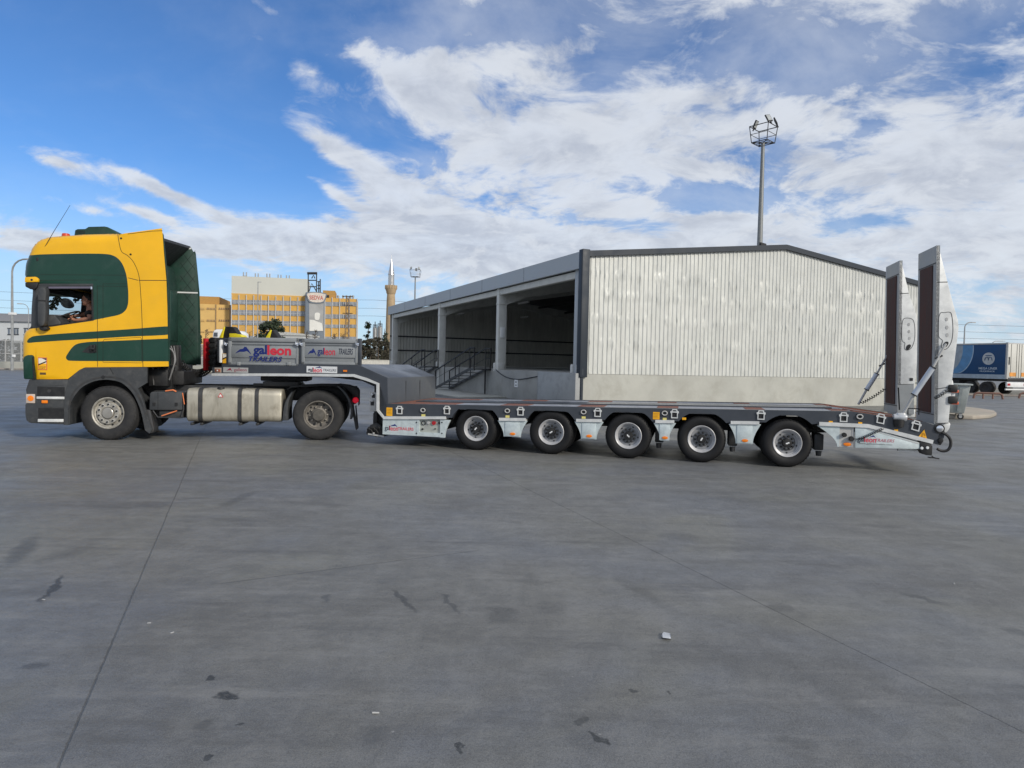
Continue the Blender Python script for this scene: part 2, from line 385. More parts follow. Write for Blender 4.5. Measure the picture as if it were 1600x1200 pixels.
# ================================================================== wheels
def tyre_prof(r, w, tread=True):
    # (radius, offset) from the near bead round to the far bead; offset 0 = outer sidewall plane
    rim = r * .575
    p = [(rim, .045), (rim + .01, .02), (rim + .03, .008), (r * .72, 0.0), (r * .8, -.004), (r * .86, .001), (r * .93, .012), (r * .965, .024), (r * .985, .04)]
    g = 5; a, b = .045, w - .045
    for i in range(g):
        x0 = a + (b - a) * i / g; x1 = a + (b - a) * (i + 1) / g
        p += [(r, x0 + .004), (r, x1 - .012), (r - .012, x1 - .010), (r - .012, x1 - .001)]
    p += [(r * .985, w - .04), (r * .93, w - .012), (r * .8, w), (rim + .01, w - .02), (rim, w - .045)]
    return p
def wheel(parent, name, x, y, z, r, w, style, rubber, rimm, rot=0.0, hub=None, far=False):
    e = sub(name, parent, (x, y, z))
    if far: e.rotation_euler = (0, 0, math.pi + rot)
    else: e.rotation_euler = (0, 0, rot)
    e.rotation_euler.rotate_axis('Y', rnd.uniform(0, 6))
    if far: e.location.y += 0
    b = B(); b.lathe(tyre_prof(r, w), seg=56)
    # lettering band and lugs on the shoulder
    for k in range(44):
        a = 2 * math.pi * k / 44
        c, s_ = math.cos(a), math.sin(a)
        t = Matrix.Rotation(-a, 4, 'Y')
        vs = [t @ Vector(q) for q in ((r * .955, .006, -.012), (r * .997, .03, -.012), (r * .997, .03, .012), (r * .955, .006, .012), (r * .955, .02, -.012), (r * .985, .04, -.012), (r * .985, .04, .012), (r * .955, .02, .012))]
        b.poly([tuple(q) for q in vs], [(0, 1, 2, 3), (0, 4, 5, 1), (3, 2, 6, 7), (1, 5, 6, 2), (0, 3, 7, 4)])
    b.obj('tyre', rubber, e)
    R0 = r * .585
    b = B()
    if style == 'front':
        prof = [(R0, .05), (R0, .02), (R0 - .012, .016), (R0 - .03, .03), (R0 - .035, .07), (R0 - .06, .085), (R0 - .085, .08), (R0 - .11, .045), (.205, .03), (.12, .03), (.12, .05), (0, .05)]
        br, nr = .03, .168
    elif style == 'rear':
        prof = [(R0, .05), (R0, .02), (R0 - .012, .016), (R0 - .026, .03), (R0 - .03, .13), (R0 - .06, .15), (.15, .155), (.15, .11), (.12, .09), (0, .085)]
        br, nr = .15, .2
    else:
        prof = [(R0, .05), (R0, .018), (R0 - .008, .012), (R0 - .02, .02), (R0 - .024, .04), (R0 - .034, .045), (R0 - .038, .075), (R0 - .05, .08), (.14, .085), (.135, .105), (.07, .105)]
        br, nr = .08, .105
    b.use(rimm).lathe(prof[:8] if style == 'new' else prof, seg=48)
    if style == 'new': b.use(mat('rim_disc_grey', (.26, .265, .275), .5, .2, .1, 8)).lathe(prof[7:], seg=48)
    hubm = {'front': mat('hub_cap_metal', (.42, .4, .36), .4, .6, .1), 'rear': mat('dusty_hub', (.1, .093, .082), .8, .1, .3, 12), 'new': BLK}[style]
    def circ(rad, ph, n=10): return [(rad * math.cos(2 * math.pi * (k + ph) / n), 0, rad * math.sin(2 * math.pi * (k + ph) / n)) for k in range(n)]
    if style == 'front':
        b.use(LGREY)
        for c in circ(nr, .5): b.lathe([(.027, .03), (.027, .026), (.018, .024)], c, seg=12)
        b.use(BLK)
        for c in circ(nr, .5): b.lathe([(.017, .03), (.017, .005), (.012, 0), (0, 0)], c, seg=6)
        for c in circ(R0 - .075, 0): b.lathe([(.024, .0805), (0, .0795)], c, seg=10)
    elif style == 'rear':
        b.use(mat('dusty_nut', (.4, .37, .32), .5, .5))
        for c in circ(.168, .3): b.lathe([(.02, .155), (.02, .11), (.014, .1), (0, .1)], c, seg=6)
        b.use(BLK)
        for c in circ(R0 - .075, 0): b.lathe([(.023, .143), (0, .142)], c, seg=10)
    else:
        b.use(BLK)
        for c in circ(.108, 0): b.lathe([(.019, .09), (.019, .06), (.012, .05), (0, .05)], c, seg=8)
        for c in circ(R0 - .068, .25, 5): b.lathe([(.015, .0775), (0, .077)], c, seg=10)
    b.obj('rim', None, e, smooth=30)
    b = B().use(hubm)
    if style == 'front': b.lathe([(.105, .03), (.105, .012), (.095, .004), (0, 0.0)], seg=24)
    elif style == 'rear': b.lathe([(.12, .14), (.12, .02), (.105, .0), (.06, -.005), (0, -.005)], seg=24)
    else:
        b.lathe([(.075, .11), (.075, .03), (.066, .015), (.0, .012)], seg=20)
        b.use(WHT); b.box(-.028, .028, .0095, .0125, -.006, .006); b.box(-.004, .028, .0095, .0122, .006, .016); b.box(-.03, .0, .0095, .0122, -.016, -.006)
    b.obj('hub_cap', None, e)
    return e

# ================================================================== tractor unit
T = frame2((167.4, 688), (498, 688))
tractor = thing('truck_tractor', 'yellow and green two axle truck tractor with a high roof cab', 'truck', **ft(T))
W = 2.4
XR = T.x(498); RF = .515; RR = .5
zf = T.loc(167.4, 648)[1]
wheel(tractor, 'wheel', 0, 0, RF, RF, .31, 'front', RUB, RIMD, rot=R(-7))
wheel(tractor, 'wheel', 0, W - .05, RF, RF, .31, 'front', RUB, RIMD, rot=R(-7), far=True)
wheel(tractor, 'wheel', XR, 0, RR, RR, .29, 'rear', RUB, RIMR)
wheel(tractor, 'wheel', XR, .34, RR, RR, .29, 'rear', RUB, RIMR)
wheel(tractor, 'wheel', XR, W - .05, RR, RR, .29, 'rear', RUB, RIMR, far=True)
wheel(tractor, 'wheel', XR, W - .39, RR, RR, .29, 'rear', RUB, RIMR, far=True)

CV = .0   # cab side plane
P = lambda pts, v=CV: T.L(pts, v)
RAD = .2
front_top = T.L(smooth([(56, 592.4), (47, 589), (41, 580), (38, 566), (37.4, 553), (37.6, 538), (39, 524), (43, 515.5), (49, 511.5), (50, 504), (51.3, 480), (53, 454), (48, 446), (42, 437), (40.8, 430), (41.5, 418), (44, 408), (47.5, 399), (51, 390), (56, 382), (64, 375), (76, 370.8), (86, 369.4), (100, 368.4), (120, 367), (140, 366), (165, 365.4), (184, 365.4)], 3), RAD)
rest = P([(184, 365.2), (252, 356), (253, 362), (256, 396), (260, 438), (261.5, 480), (262.3, 530), (263.6, 572.5), (232, 573.2), (170, 573.6), (133, 574), (124, 578), (106, 592.2), (80, 592.6)])
cab_out = front_top + rest
def seg_d(p, pts):
    best = 9
    for a, b in zip(pts[:-1], pts[1:]):
        dx, dz = b[0] - a[0], b[1] - a[1]; L2 = dx * dx + dz * dz
        t = max(0, min(1, ((p[0] - a[0]) * dx + (p[1] - a[1]) * dz) / L2)) if L2 else 0
        d = math.hypot(p[0] - a[0] - t * dx, p[1] - a[1] - t * dz)
        if d < best: best = d
    return best
fl = front_top
ZROOF = T.loc(60, 432)[1]
def cab_v(x, z):
    d = seg_d((x, z), fl)
    v = CV + (RAD - math.sqrt(max(0, RAD * RAD - (RAD - d) ** 2)) if d < RAD else 0)
    if z > ZROOF: v += (z - ZROOF) ** 2 * .035      # the high roof leans in a little
    return v
def PS(pts):
    out = []
    for px, py in pts:
        x, z = T.loc(px, py, 0)
        for _ in range(5): x, z = T.loc(px, py, cab_v(x, z))
        out.append((x, z))
    return out
g_up = PS(smooth([(36, 399), (50, 398.6), (62, 397.6), (100, 396.6), (140, 396.2), (164, 396.8), (176, 399), (185, 404.5), (192, 414), (197.5, 430), (200, 450), (200.6, 464), (199.8, 476), (196, 485), (187, 491.5), (170, 495.4), (152, 499), (143, 500.8), (110, 505.6), (80, 510), (60, 512.3), (36, 515)], 4))
g_st = PS(smooth([(42.4, 534.6), (43.4, 531), (47.6, 527.4), (57, 524.6), (100, 521), (152, 517.6), (200, 514.5), (270, 510), (270, 522), (200, 526), (152, 529), (100, 532), (57, 534.8), (46, 535.8)], 4, closed=True))
g_lo = PS([(270, 528.6)] + smooth([(262, 529), (200, 531.6), (152, 533.6), (132, 535), (119, 538), (111, 545), (104, 555.5), (103.2, 559.5), (105.5, 562.5), (112, 563.8), (152, 564.3), (262, 564.6)], 4) + [(270, 564.6)])
win = P([(75.5, 451.6), (143.4, 451.4), (143.6, 499.2), (110, 504), (73, 509), (72.2, 472)])
door_poly = PS([(57, 447), (151.5, 447), (152.6, 574), (132, 574), (124, 578), (106, 592.2), (57, 592.6)])
fair_seam = PS(smooth([(184, 365.4), (186, 378), (190, 393), (199, 399), (209, 410), (217, 430), (220, 460), (222, 500), (223.5, 573.4)], 4))
fair_poly = fair_seam + PS([(275, 580), (275, 340), (184, 340)])
plas_black = PS([(55, 443), (145.5, 443.4), (146.5, 501), (110, 506.2), (80, 510.6), (44, 514), (50, 454)])

def build_side(mirror):
    pts = []; edges = []
    def add_loop(l, closed=True):
        s0 = len(pts); pts.extend([Vector(q) for q in l])
        n = len(l)
        for i in range(n if closed else n - 1): edges.append((s0 + i, s0 + (i + 1) % n))
    add_loop(cab_out); add_loop(g_up, False); add_loop(g_st); add_loop(g_lo); add_loop(win); add_loop(door_poly); add_loop(fair_seam, False); add_loop(plas_black)
    xs = [q[0] for q in cab_out]; zs = [q[1] for q in cab_out]
    x = min(xs)
    while x < max(xs):
        z = min(zs)
        while z < max(zs):
            if inside((x, z), cab_out):
                if seg_d((x, z), fl) < .3 or (int(round(x / .045)) % 3 == 0 and int(round(z / .045)) % 3 == 0): pts.append(Vector((x + rnd.uniform(-.002, .002), z + rnd.uniform(-.002, .002))))
            z += .045
        x += .045
    V, E, Fc, *_ = delaunay_2d_cdt(pts, edges, [], 0, 1e-5)
    g_up_poly = g_up
    groups = {'shell': [], 'door': [], 'fairing': []}
    for f in Fc:
        c = (sum(V[i].x for i in f) / len(f), sum(V[i].y for i in f) / len(f))
        if not inside(c, cab_out) or inside(c, win): continue
        if inside(c, plas_black): m = 2
        elif inside(c, g_up_poly) or inside(c, g_st) or inside(c, g_lo): m = 1
        else: m = 0
        k = 'door' if inside(c, door_poly) else 'fairing' if inside(c, fair_poly) else 'shell'
        groups[k].append((f, m))
    res = {}
    for k, fs in groups.items():
        bm = bmesh.new(); vm = {}
        for f, m in fs:
            vs = []
            for i in f:
                if i not in vm:
                    vv = cab_v(V[i].x, V[i].y)
                    vm[i] = bm.verts.new((V[i].x, W - vv if mirror else vv, V[i].y))
                vs.append(vm[i])
            try: nf = bm.faces.new(vs); nf.material_index = m; nf.smooth = True
            except ValueError: pass
        bm.normal_update()
        for f in bm.faces:
            if (f.normal.y > 0) != mirror: f.normal_flip()
        me = bpy.data.meshes.new(k); bm.to_mesh(me); bm.free()
        for m in (YEL, GRN, PLAS): me.materials.append(m)
        res[k] = me
    return res
def mobj(name, me, parent):
    o = bpy.data.objects.new(name, me); COL.objects.link(o); o.parent = parent; return o
near = build_side(False); far = build_side(True)
shell = mobj('cab_body', near['shell'], tractor)
# front, windscreen and roof: strip between the two sides
def strip(pts, m, name, par, f0, f1, thick=0):
    bm = bmesh.new(); rows = []
    for (x, z) in pts:
        v = cab_v(x, z); row = []
        for k in range(13):
            t = k / 12; y = v + (W - 2 * v) * t
            bow = (1 - (2 * t - 1) ** 4) * .06 if z < ZROOF else (1 - (2 * t - 1) ** 4) * .05
            row.append(bm.verts.new((x - (bow if f0 else 0), y, z + (bow if f1 else 0))))
        rows.append(row)
    for a, b in zip(rows[:-1], rows[1:]):
        for k in range(12): fc = bm.faces.new((a[k], a[k + 1], b[k + 1], b[k])); fc.smooth = True
    bmesh.ops.recalc_face_normals(bm, faces=bm.faces)
    me = bpy.data.meshes.new(name); bm.to_mesh(me); bm.free(); me.materials.append(m)
    return mobj(name, me, par)
def cut(z0, z1, xmax=9): return [q for q in front_top if z0 <= q[1] <= z1 and q[0] < xmax]
zA = T.loc(50, 512.5)[1]; zB = T.loc(52, 452)[1]; zC = T.loc(47, 399)[1]
strip(cut(-1, zA + .01), YEL, 'front_panel', shell, False, False)
strip(cut(zA - .02, zB + .02), GLASS, 'windscreen', tractor, False, False)
strip(cut(zB, zC + .03), GRN, 'roof_front', shell, False, False)
strip([q for q in front_top if q[1] >= zC], YEL, 'roof', shell, False, True)
fsh = mobj('far_side_panel', far['shell'], shell)
d1 = mobj('door', near['door'], tractor); d2 = mobj('door', far['door'], tractor)
f1 = mobj('side_fairing', near['fairing'], tractor)
f2 = mobj('side_fairing', far['fairing'], tractor); 
for v__ in f2.data.vertices: v__.co.x += T.x(305, W) - T.x(262, 0)
# fairing thickness: a return edge at the back and an inner skin of dull green plastic, set off from the cab
for (yy, s_) in ((0, 1), (W, -1)):
    b = B(); b.use(GRN2)
    out = [q for q in P([(225, 366), (252, 363.2), (253, 366), (256, 396), (260, 438), (261.5, 480), (262.3, 530), (263.2, 571), (226, 571.6)])]
    b.prism(out, yy + s_ * .075, yy + s_ * .11)
    if s_ > 0: pass
    b.obj('inner_skin', None, f1 if s_ > 0 else f2)
# far deflector carries on behind the cab: quilted dark green panel with white edging
b = B()
fo = T.L([(262, 385), (284, 383), (298, 386), (305, 400), (307.6, 420), (308.6, 450), (309.4, 500), (310, 552), (308, 570), (282, 570), (262, 560)], W - .16)
b.prism(fo, W - .16, W - .12, .01)
flap = b.obj('deflector_flap', GRN2, f2)
b = B()
for i in range(9):
    for sgn in (1, -1):
        a = fo[0]
        x0 = T.x(278, W - .16) + .03; x1 = T.x(306, W - .16) - .03
        z0 = T.loc(280, 560 - i * 20, W - .16)[1]
        pa = (x0, z0); pb = (x1, z0 + .42) if sgn > 0 else (x1, z0 - .0)
        if sgn < 0: pa = (x0, z0 + .42)
        if pb[1] < fo[1][1] - .1 and pa[1] < fo[1][1] - .1: b.ribbon([pa, pb], .007, W - .164)
b.obj('quilt_seams', mat('seam_green', (.004, .016, .012), .7), flap)
b = B(); b.ribbon(T.L([(276, 456.6), (309, 457.6)], W - .166), .03, W - .166); b.obj('edging', WHT, flap); b = B(); b.ribbon(T.L([(286, 389.4), (299, 388)], W - .166), .03, W - .166)
b.obj('edging', WHT, flap)
b = B(); (xa1, za1), (xc1, zc1) = T.loc(255.4, 372, .1), T.loc(297.6, 385, W - .08)
b.poly([(xa1, .1, za1), (xa1, .1, za1 - .05), (xa1 - .5, .1, za1 - .0), (xa1 - .5, .1, za1 - .55), (xc1, W - .08, zc1), (xc1, W - .08, zc1 - .05), (xc1 - .5, W - .08, zc1 + .0), (xc1 - .5, W - .08, zc1 - .55)], [(0, 1, 5, 4), (2, 3, 7, 6), (0, 2, 6, 4), (1, 3, 7, 5), (0, 1, 3, 2), (4, 5, 7, 6)]); b.obj('roof_deflector', BLK, f2)
# cab back wall, floor and dark lining
XB = T.x(262) - .52
zt = T.loc(200, 368)[1]; zb = T.loc(200, 573)[1]
bw = B().use(GRN2)
bw.prism([(XB - .06, zb), (XB + .02, zb), (XB + .05, zb + .5), (XB + .05, zt - .75), (XB - .02, zt - .35), (XB - .3, zt - .08), (XB - .36, zt - .08)], .06, W - .08, .02)
for k in range(3): bw.box(XB + .04, XB + .065, .2 + k * .75, .78 + k * .75, zb + .55, zt - .85, .012)
bw.obj('back_wall', None, shell)
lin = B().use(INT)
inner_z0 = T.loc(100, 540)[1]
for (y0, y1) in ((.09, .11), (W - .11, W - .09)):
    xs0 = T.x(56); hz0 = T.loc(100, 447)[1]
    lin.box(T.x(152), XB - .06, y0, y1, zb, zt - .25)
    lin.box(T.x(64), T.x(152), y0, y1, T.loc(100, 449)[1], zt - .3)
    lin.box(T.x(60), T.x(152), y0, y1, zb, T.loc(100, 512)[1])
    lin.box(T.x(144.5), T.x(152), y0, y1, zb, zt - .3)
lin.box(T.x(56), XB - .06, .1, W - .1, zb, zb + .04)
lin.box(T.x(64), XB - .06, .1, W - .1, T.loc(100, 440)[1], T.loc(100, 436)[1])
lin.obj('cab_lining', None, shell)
# door glass of the far side, window frames, handle, seams
b = B(); b.plate(P([(74, 450), (145, 450), (145.5, 500.5), (110, 505.4), (72, 510.6), (71, 472)]), [win], W - .05, W - .04)
wf = b.obj('window_frame', BLK, d2)
b = B(); b.prism(win, W - .03, W - .025); b.obj('window_pane', GLASS, d2)
fr_o = P([(73, 448.5), (77, 446.5), (143, 446.3), (145.6, 448.6), (146, 500.2), (110, 505.6), (71.4, 511), (70.6, 470)])
b = B(); b.plate(fr_o, [win], -.012, .05); wfn = b.obj('window_frame', BLK, d1)
b = B(); b.ribbon(P([(76.5, 449.4), (143, 449.2)]), .035, -.016); b.obj('rain_deflector', mat('smoked_strip', (.12, .11, .15), .2), wfn)
b = B(); b.box(T.x(142), T.x(144.4), -.02, -.012, T.loc(143, 452)[1], T.loc(143, 448)[1]); b.obj('clip', CHR, wfn)
SE = mat('panel_gap', (.012, .014, .01), .8)
def seams(par, lists, w=.008):
    for l in lists: b = B(); b.ribbon(PS(l), w, lambda x, z: cab_v(x, z) - .0025); b.obj('panel_gap', SE, par, smooth=0)
seams(d1, [[(152, 446), (152.6, 573)], [(57, 512), (57, 592)], [(145, 446), (145.6, 500)]])
seams(shell, [[(56, 441), (60, 438), (152, 437.5)], [(62, 429), (197, 430)], [(161, 533), (161, 566)], [(161, 566), (221, 567)], [(161, 533), (163, 530.4), (219, 527), (221, 529)], [(221, 529), (222, 567)], [(161, 443), (161, 499)], [(161, 443.5), (197, 443.5)], [(152, 447), (198, 447.4)]], .006)
b = B(); b.ribbon(fair_seam, .009, lambda x, z: cab_v(x, z) - .003); b.ribbon(P([(217, 438), (260, 438.2)]), .013, -.0); b.ribbon(P([(200, 434), (216, 438)]), .01, -.002)
b.obj('panel_gap', SE, f1, smooth=0); b = B(); b.ribbon(P([(184, 366), (200, 365), (236, 360.6), (253, 360)]), .009, lambda x, z: cab_v(x, z) - .003)
for px, py in ((188.6, 372), (204, 397.4)):
    x, z = P([(px, py)])[0]; b.lathe([(0, 0), (.018, 0), (.018, .012), (0, .012)], (x, cab_v(x, z) - .01, z), seg=10)
b.obj('panel_gap', SE, f1, smooth=0)
hx, hz = P([(146, 545)])[0]
b = B(); b.use(BLK).prism(P([(128, 550), (141, 539), (150.5, 538), (151, 551), (140, 552)]), -.004, .01); b.box(T.x(141), T.x(144), -.03, 0, hz - .06, hz + .07, .01); b.box(T.x(146.6), T.x(149), -.03, 0, hz - .07, hz + .07, .01); b.box(T.x(141), T.x(149), -.045, -.02, hz - .02, hz + .02, .01)
b.obj('door_handle', BLK, d1)
# mirror on the door pillar
b = B(); b.prism(P(smooth([(63, 452), (68, 449.5), (73, 451), (74.6, 458), (73.6, 470), (74, 488), (72, 505), (68, 510), (62, 508), (60.4, 495), (60.6, 470), (61, 458)], 3, closed=True), -.14), -.2, -.04, .03)
mir = b.obj('mirror', PLAS, tractor)
b = B(); b.prism(P(smooth([(61.4, 470), (68, 468.4), (73.4, 470.4)], 3) + P([]) if False else P([(61, 469), (74, 469.6), (74, 471.4), (61, 470.8)], -.14)[:4], -.14) if False else P([(61, 469), (74, 469.6), (74, 471.4), (61, 470.8)], -.14), -.203, -.2); b.obj('mirror_joint', BLK, mir)
b = B(); b.prism(P(smooth([(63, 511), (70, 510), (75, 512), (74, 515.4), (68, 517), (63, 515)], 3, closed=True), -.08), -.12, .02, .02); b.obj('mirror_arm', BLK, mir)
b = B(); b.prism(T.L(smooth([(97, 468), (104, 466), (111, 470), (115, 477), (112, 481), (104, 481.4), (98, 477), (96, 472)], 3, closed=True), W + .12), W + .04, W + .18, .02); b.obj('mirror', PLAS, tractor)
# sun visor
b = B(); b.prism(T.L([(40.2, 433.2), (57, 432.6), (61.6, 436), (61.4, 441), (40, 441.6)]), -.04, W + .02, .015); vis = b.obj('sun_visor', YEL, tractor)
b = B(); b.prism(T.L([(40, 441.8), (61, 441.2), (59, 449), (55, 453), (48, 452), (40.4, 448)]), -.03, W + .01, .015); b.obj('visor_lip', BLK, vis)
b = B(); x, z = P([(51.3, 437.6)])[0]; b.lathe([(0, -.045), (.02, -.045), (.02, -.03)], (x, 0, z), seg=10); b.obj('screw', BLK, vis)
# roof gear
b = B(); b.prism(T.L([(116, 366.5), (117, 359.5), (121, 357.8), (133, 357.6), (138, 354.2), (163, 353.6), (168, 354.6), (183, 363.5), (184, 370), (116, 370)], .7), .7, 1.7, .012)
for k in range(5): pass
ac = b.obj('roof_cooler', GRN2, tractor, smooth=20)
b = B()
for k in range(7):
    x = T.x(119 + 2 * k, .7); b.box(x, x + .008, .694, .70, T.loc(120, 365, .7)[1], T.loc(120, 360, .7)[1])
b.obj('grille', BLK, ac)
bx, bz = T.loc(103, 368.6, .45)
b = B(); b.lathe([(.065, -.12), (.07, .0), (.066, .035), (.05, .045), (0, .048)], (bx, .45, bz), 'z', 16); b.obj('beacon', mat('red_lens', (.5, .05, .015), .3), tractor)
b = B(); ax_, az_ = T.loc(59, 404, .02); bx_, bz_ = T.loc(111, 321.5, .02); b.tube([(ax_, .03, az_), ((ax_ + bx_) / 2, .0, (az_ + bz_) / 2 + .01), (bx_, -.02, bz_)], [.008, .005, .003], 6)
b.box(ax_ - .02, ax_ + .02, 0, .04, az_ - .05, az_ + .02, .005); b.obj('antenna', BLK, tractor)
# green corner piece, hazard sticker and plate
b = B(); b.prism(P([(36.2, 562), (38, 556.6), (44, 554.6), (52, 554.4), (54, 558), (55.4, 592.6), (37.4, 592.6)]), -.03, .3, .03); cd = b.obj('corner_deflector', GRN, tractor)
b = B(); b.prism(P([(52.2, 557), (54, 557), (56, 592), (54, 592.4)]), -.045, -.028); b.obj('slot', BLK, cd)
st = B(); st.box(*sum(([a, b_] for a, b_ in ((T.x(59.4), T.x(73.6)),)), []), -.004, .001, T.loc(66, 578)[1], T.loc(66, 558.4)[1])
stk = st.obj('warning_sticker', mat('sticker_red', (.6, .12, .06), .5), d1)
b = B(); b.use(mat('sticker_white', (.75, .7, .6), .5)).box(T.x(60.4), T.x(72.6), -.006, -.004, T.loc(66, 568)[1], T.loc(66, 559.6)[1])
b.use(YLB).box(T.x(60.4), T.x(72.6), -.006, -.004, T.loc(66, 577)[1], T.loc(66, 568)[1])
b.use(BLK).prism(P([(60.4, 571), (60.4, 569), (72.6, 564), (72.6, 566)]), -.008, -.006); b.prism(P([(60.4, 559.8), (66, 560), (72.6, 563), (72.6, 559.8)]), -.008, -.006)
b.obj('sticker_picture', None, stk)
text('sticker_text', 'ANGLES\nMORTS', BLK, stk, T.x(61.6), T.x(71.6), T.loc(66, 576.4)[1], T.loc(66, 572.4)[1], -.008)
b = B(); b.box(T.x(62.4), T.x(71.8), -.004, .001, T.loc(66, 585.4)[1], T.loc(66, 582)[1]); b.obj('badge_plate', mat('brown_badge', (.1, .06, .02), .5), d1)

# lower front: bumper, steps, wheel arch
b = B()
b.prism(P([(45, 593), (106, 593), (124, 578.6), (133, 574.6), (108, 592), (108, 664), (44, 659.6), (40.2, 655), (39, 632), (40.6, 631), (40.6, 616), (40, 609), (43, 600)]) if False else P([(45, 593), (108, 593), (109, 663.6), (46, 661), (41, 657), (39.2, 648), (39, 632), (41, 630.6), (41, 615), (40, 609), (43, 600)]), .0, .22, .015)
b.prism(P([(45, 593), (62, 593), (62, 662), (46, 661), (41, 657), (39.2, 648), (39, 632), (41, 630.6), (41, 615), (40, 609), (43, 600)]), .2, W, .02)
bum = b.obj('bumper', PLAS, tractor)
b = B(); b.use(BLK).box(T.x(58.4), T.x(101), -.004, .002, T.loc(80, 619)[1], T.loc(80, 604.6)[1]); b.box(T.x(60), T.x(100.4), -.004, .002, T.loc(80, 654)[1], T.loc(80, 637.6)[1]); b.obj('step_recess', None, bum)
b = B(); b.box(T.x(58), T.x(101.4), -.03, .0, T.loc(80, 623.6)[1], T.loc(80, 619.6)[1], .008); b.obj('step', GALV, bum)
b = B(); b.box(T.x(60), T.x(100), -.03, .0, T.loc(80, 659.4)[1], T.loc(80, 654.6)[1], .008); b.obj('step', GALV, bum)
b = B(); b.box(T.x(65.6), T.x(75), -.02, .0, T.loc(70, 630)[1], T.loc(70, 625.4)[1], .005); b.obj('side_marker', ORG, bum)
b = B(); b.use(mat('clear_lens', (.5, .42, .36), .15)).box(T.x(41), T.x(55), -.018, .05, T.loc(48, 630)[1], T.loc(48, 615.6)[1], .01)
b.use(ORG).lathe([(0, -.026), (.05, -.024), (.055, -.016)], (T.x(48.5), 0, T.loc(48, 622.4)[1]), seg=16); b.obj('indicator_lamp', None, bum)
b = B(); x, z = P([(77, 611)])[0]; b.lathe([(0, -.012), (.03, -.012), (.035, 0)], (x, 0, z), seg=12); b.ribbon(P([(58, 636), (100, 636.4)]), .01, -.003); b.ribbon(P([(58, 603.6), (100, 602)]), .008, -.003); b.obj('trim', STEEL, bum)
arch = P(smooth([(107, 664), (107.6, 640), (116, 620), (130, 604), (150, 595), (170, 593.4), (190, 598), (206, 612), (216, 630), (222, 648), (227, 672)], 4))
outer = P([(234, 677), (238, 671), (230, 648), (224, 626), (216, 607), (230, 598), (230, 573.6), (150, 574), (132, 574.4), (124, 578.4), (108, 592), (101, 620), (100.6, 664)])
b = B(); b.plate(arch + outer, [], -.015, .05)
# inner wheel house
n = len(arch)
vs = [(x, y, z) for y in (.05, 1.0) for x, z in arch]
b.poly(vs, [(i, i + 1, n + i + 1, n + i) for i in range(n - 1)])
fen = b.obj('wheel_arch', PLAS, tractor)
b = B(); b.ribbon(P(smooth([(108, 640), (114, 616), (128, 600.6), (150, 591), (172, 589), (194, 594), (211, 609), (222, 630), (230, 655)], 4)), .03, -.02); b.obj('arch_lip', STEEL, fen)
b = B(); b.ribbon(P([(172, 574.4), (178, 585)]), .012, -.018); b.obj('arch_joint', BLK, fen); b = B(); x, z = P([(162, 589)])[0]; b.lathe([(0, -.03), (.03, -.03), (.03, -.01)], (x, 0, z), seg=12); b.obj('arch_cap', BLK, fen)
b = B(); b.prism(P([(226, 640), (234, 641), (240, 670), (239, 676), (231, 678)]), .02, .3, .01); b.obj('mudflap', STEEL, fen)
# chassis
zc = T.loc(330, 604)[1]
b = B()
for y0 in (.78, 1.64): b.box(T.x(120), T.x(556, .8), y0, y0 + .08, zc - .3, zc - .01, .01)
for k in range(5): b.box(T.x(150) + k * 1.05, T.x(150) + k * 1.05 + .15, .86, 1.64, zc - .25, zc - .06)
b.cyl((XR, 0, RR), .1, .25, 2.2, seg=16); b.cyl((0, 0, RF), .07, .25, 2.2, seg=16)
b.lathe([(0, -.3), (.2, -.2), (.26, 0), (.2, .2), (0, .3)], (XR, 1.25, RR), 'y', 20)
b.box(T.x(232), T.x(290), .25, 2.2, RF - .1, zc - .1, .03)
b.box(T.x(556, .3) - .1, T.x(556, .3), .5, 2.0, zc - .35, zc - .05, .02)
b.box(-1.1, 1.0, .75, 1.65, RF - .05, zb + .05, .03)
b.obj('chassis', STEEL, tractor)
# clutter behind the cab: air pipes, brackets
b = B(); x0 = T.x(264, .4)
for k in range(7):
    y = .3 + .12 * k; b.tube([(x0 - .25 + .05 * k, y, zc + .0), (x0 - .28 + .05 * k, y + .04, zc + .3), (x0 - .3 + .06 * k, y, zc + .75 - .05 * k)], .022, 6)
b.box(T.x(232, .3), T.x(262, .3), .3, .9, zc - .02, zb - .05, .02); b.box(T.x(242, .3), T.x(280, .3), .6, 2.0, zc, zc + .28, .02); b.box(T.x(268, .9), T.x(281, .9), .8, 1.0, zc, zc + .8, .02)
b.box(x0 - .1, x0 + .0, .25, .45, zb, zb + .5, .02); b.box(T.x(226, .35), x0 + .02, .5, 2.0, zc - .1, zb + .04, .02)
b.obj('cab_mount', BLK, tractor)
b = B()
for k in range(4): b.tube(smooth([(x0 - .05 + .04 * k, .3 + .05 * k, zb + .42), (x0 + .1, .32 + .05 * k, zb + .3 - .05 * k), (x0 + .12, .3, zb + .05), (x0 + .02, .35, zb - .25)], 4), .012, 5)
b.obj('brake_hoses', mat('grey_hose', (.2, .2, .2), .5), tractor)
# suzi coils
def coil(name, a, b_, sag, r, turns, m, par, rr=.011):
    a, b_ = Vector(a), Vector(b_); pts = []; n = turns * 10
    d = (b_ - a).normalized(); u = d.cross(Vector((0, 0, 1))).normalized(); w = u.cross(d)
    for i in range(n + 1):
        t = i / n; c = a.lerp(b_, t) - Vector((0, 0, sag * 4 * t * (1 - t))); an = 2 * math.pi * turns * t
        pts.append(tuple(c + u * math.cos(an) * r + w * math.sin(an) * r))
    bb = B(); bb.tube(pts, rr, 5); return bb.obj(name, m, par)
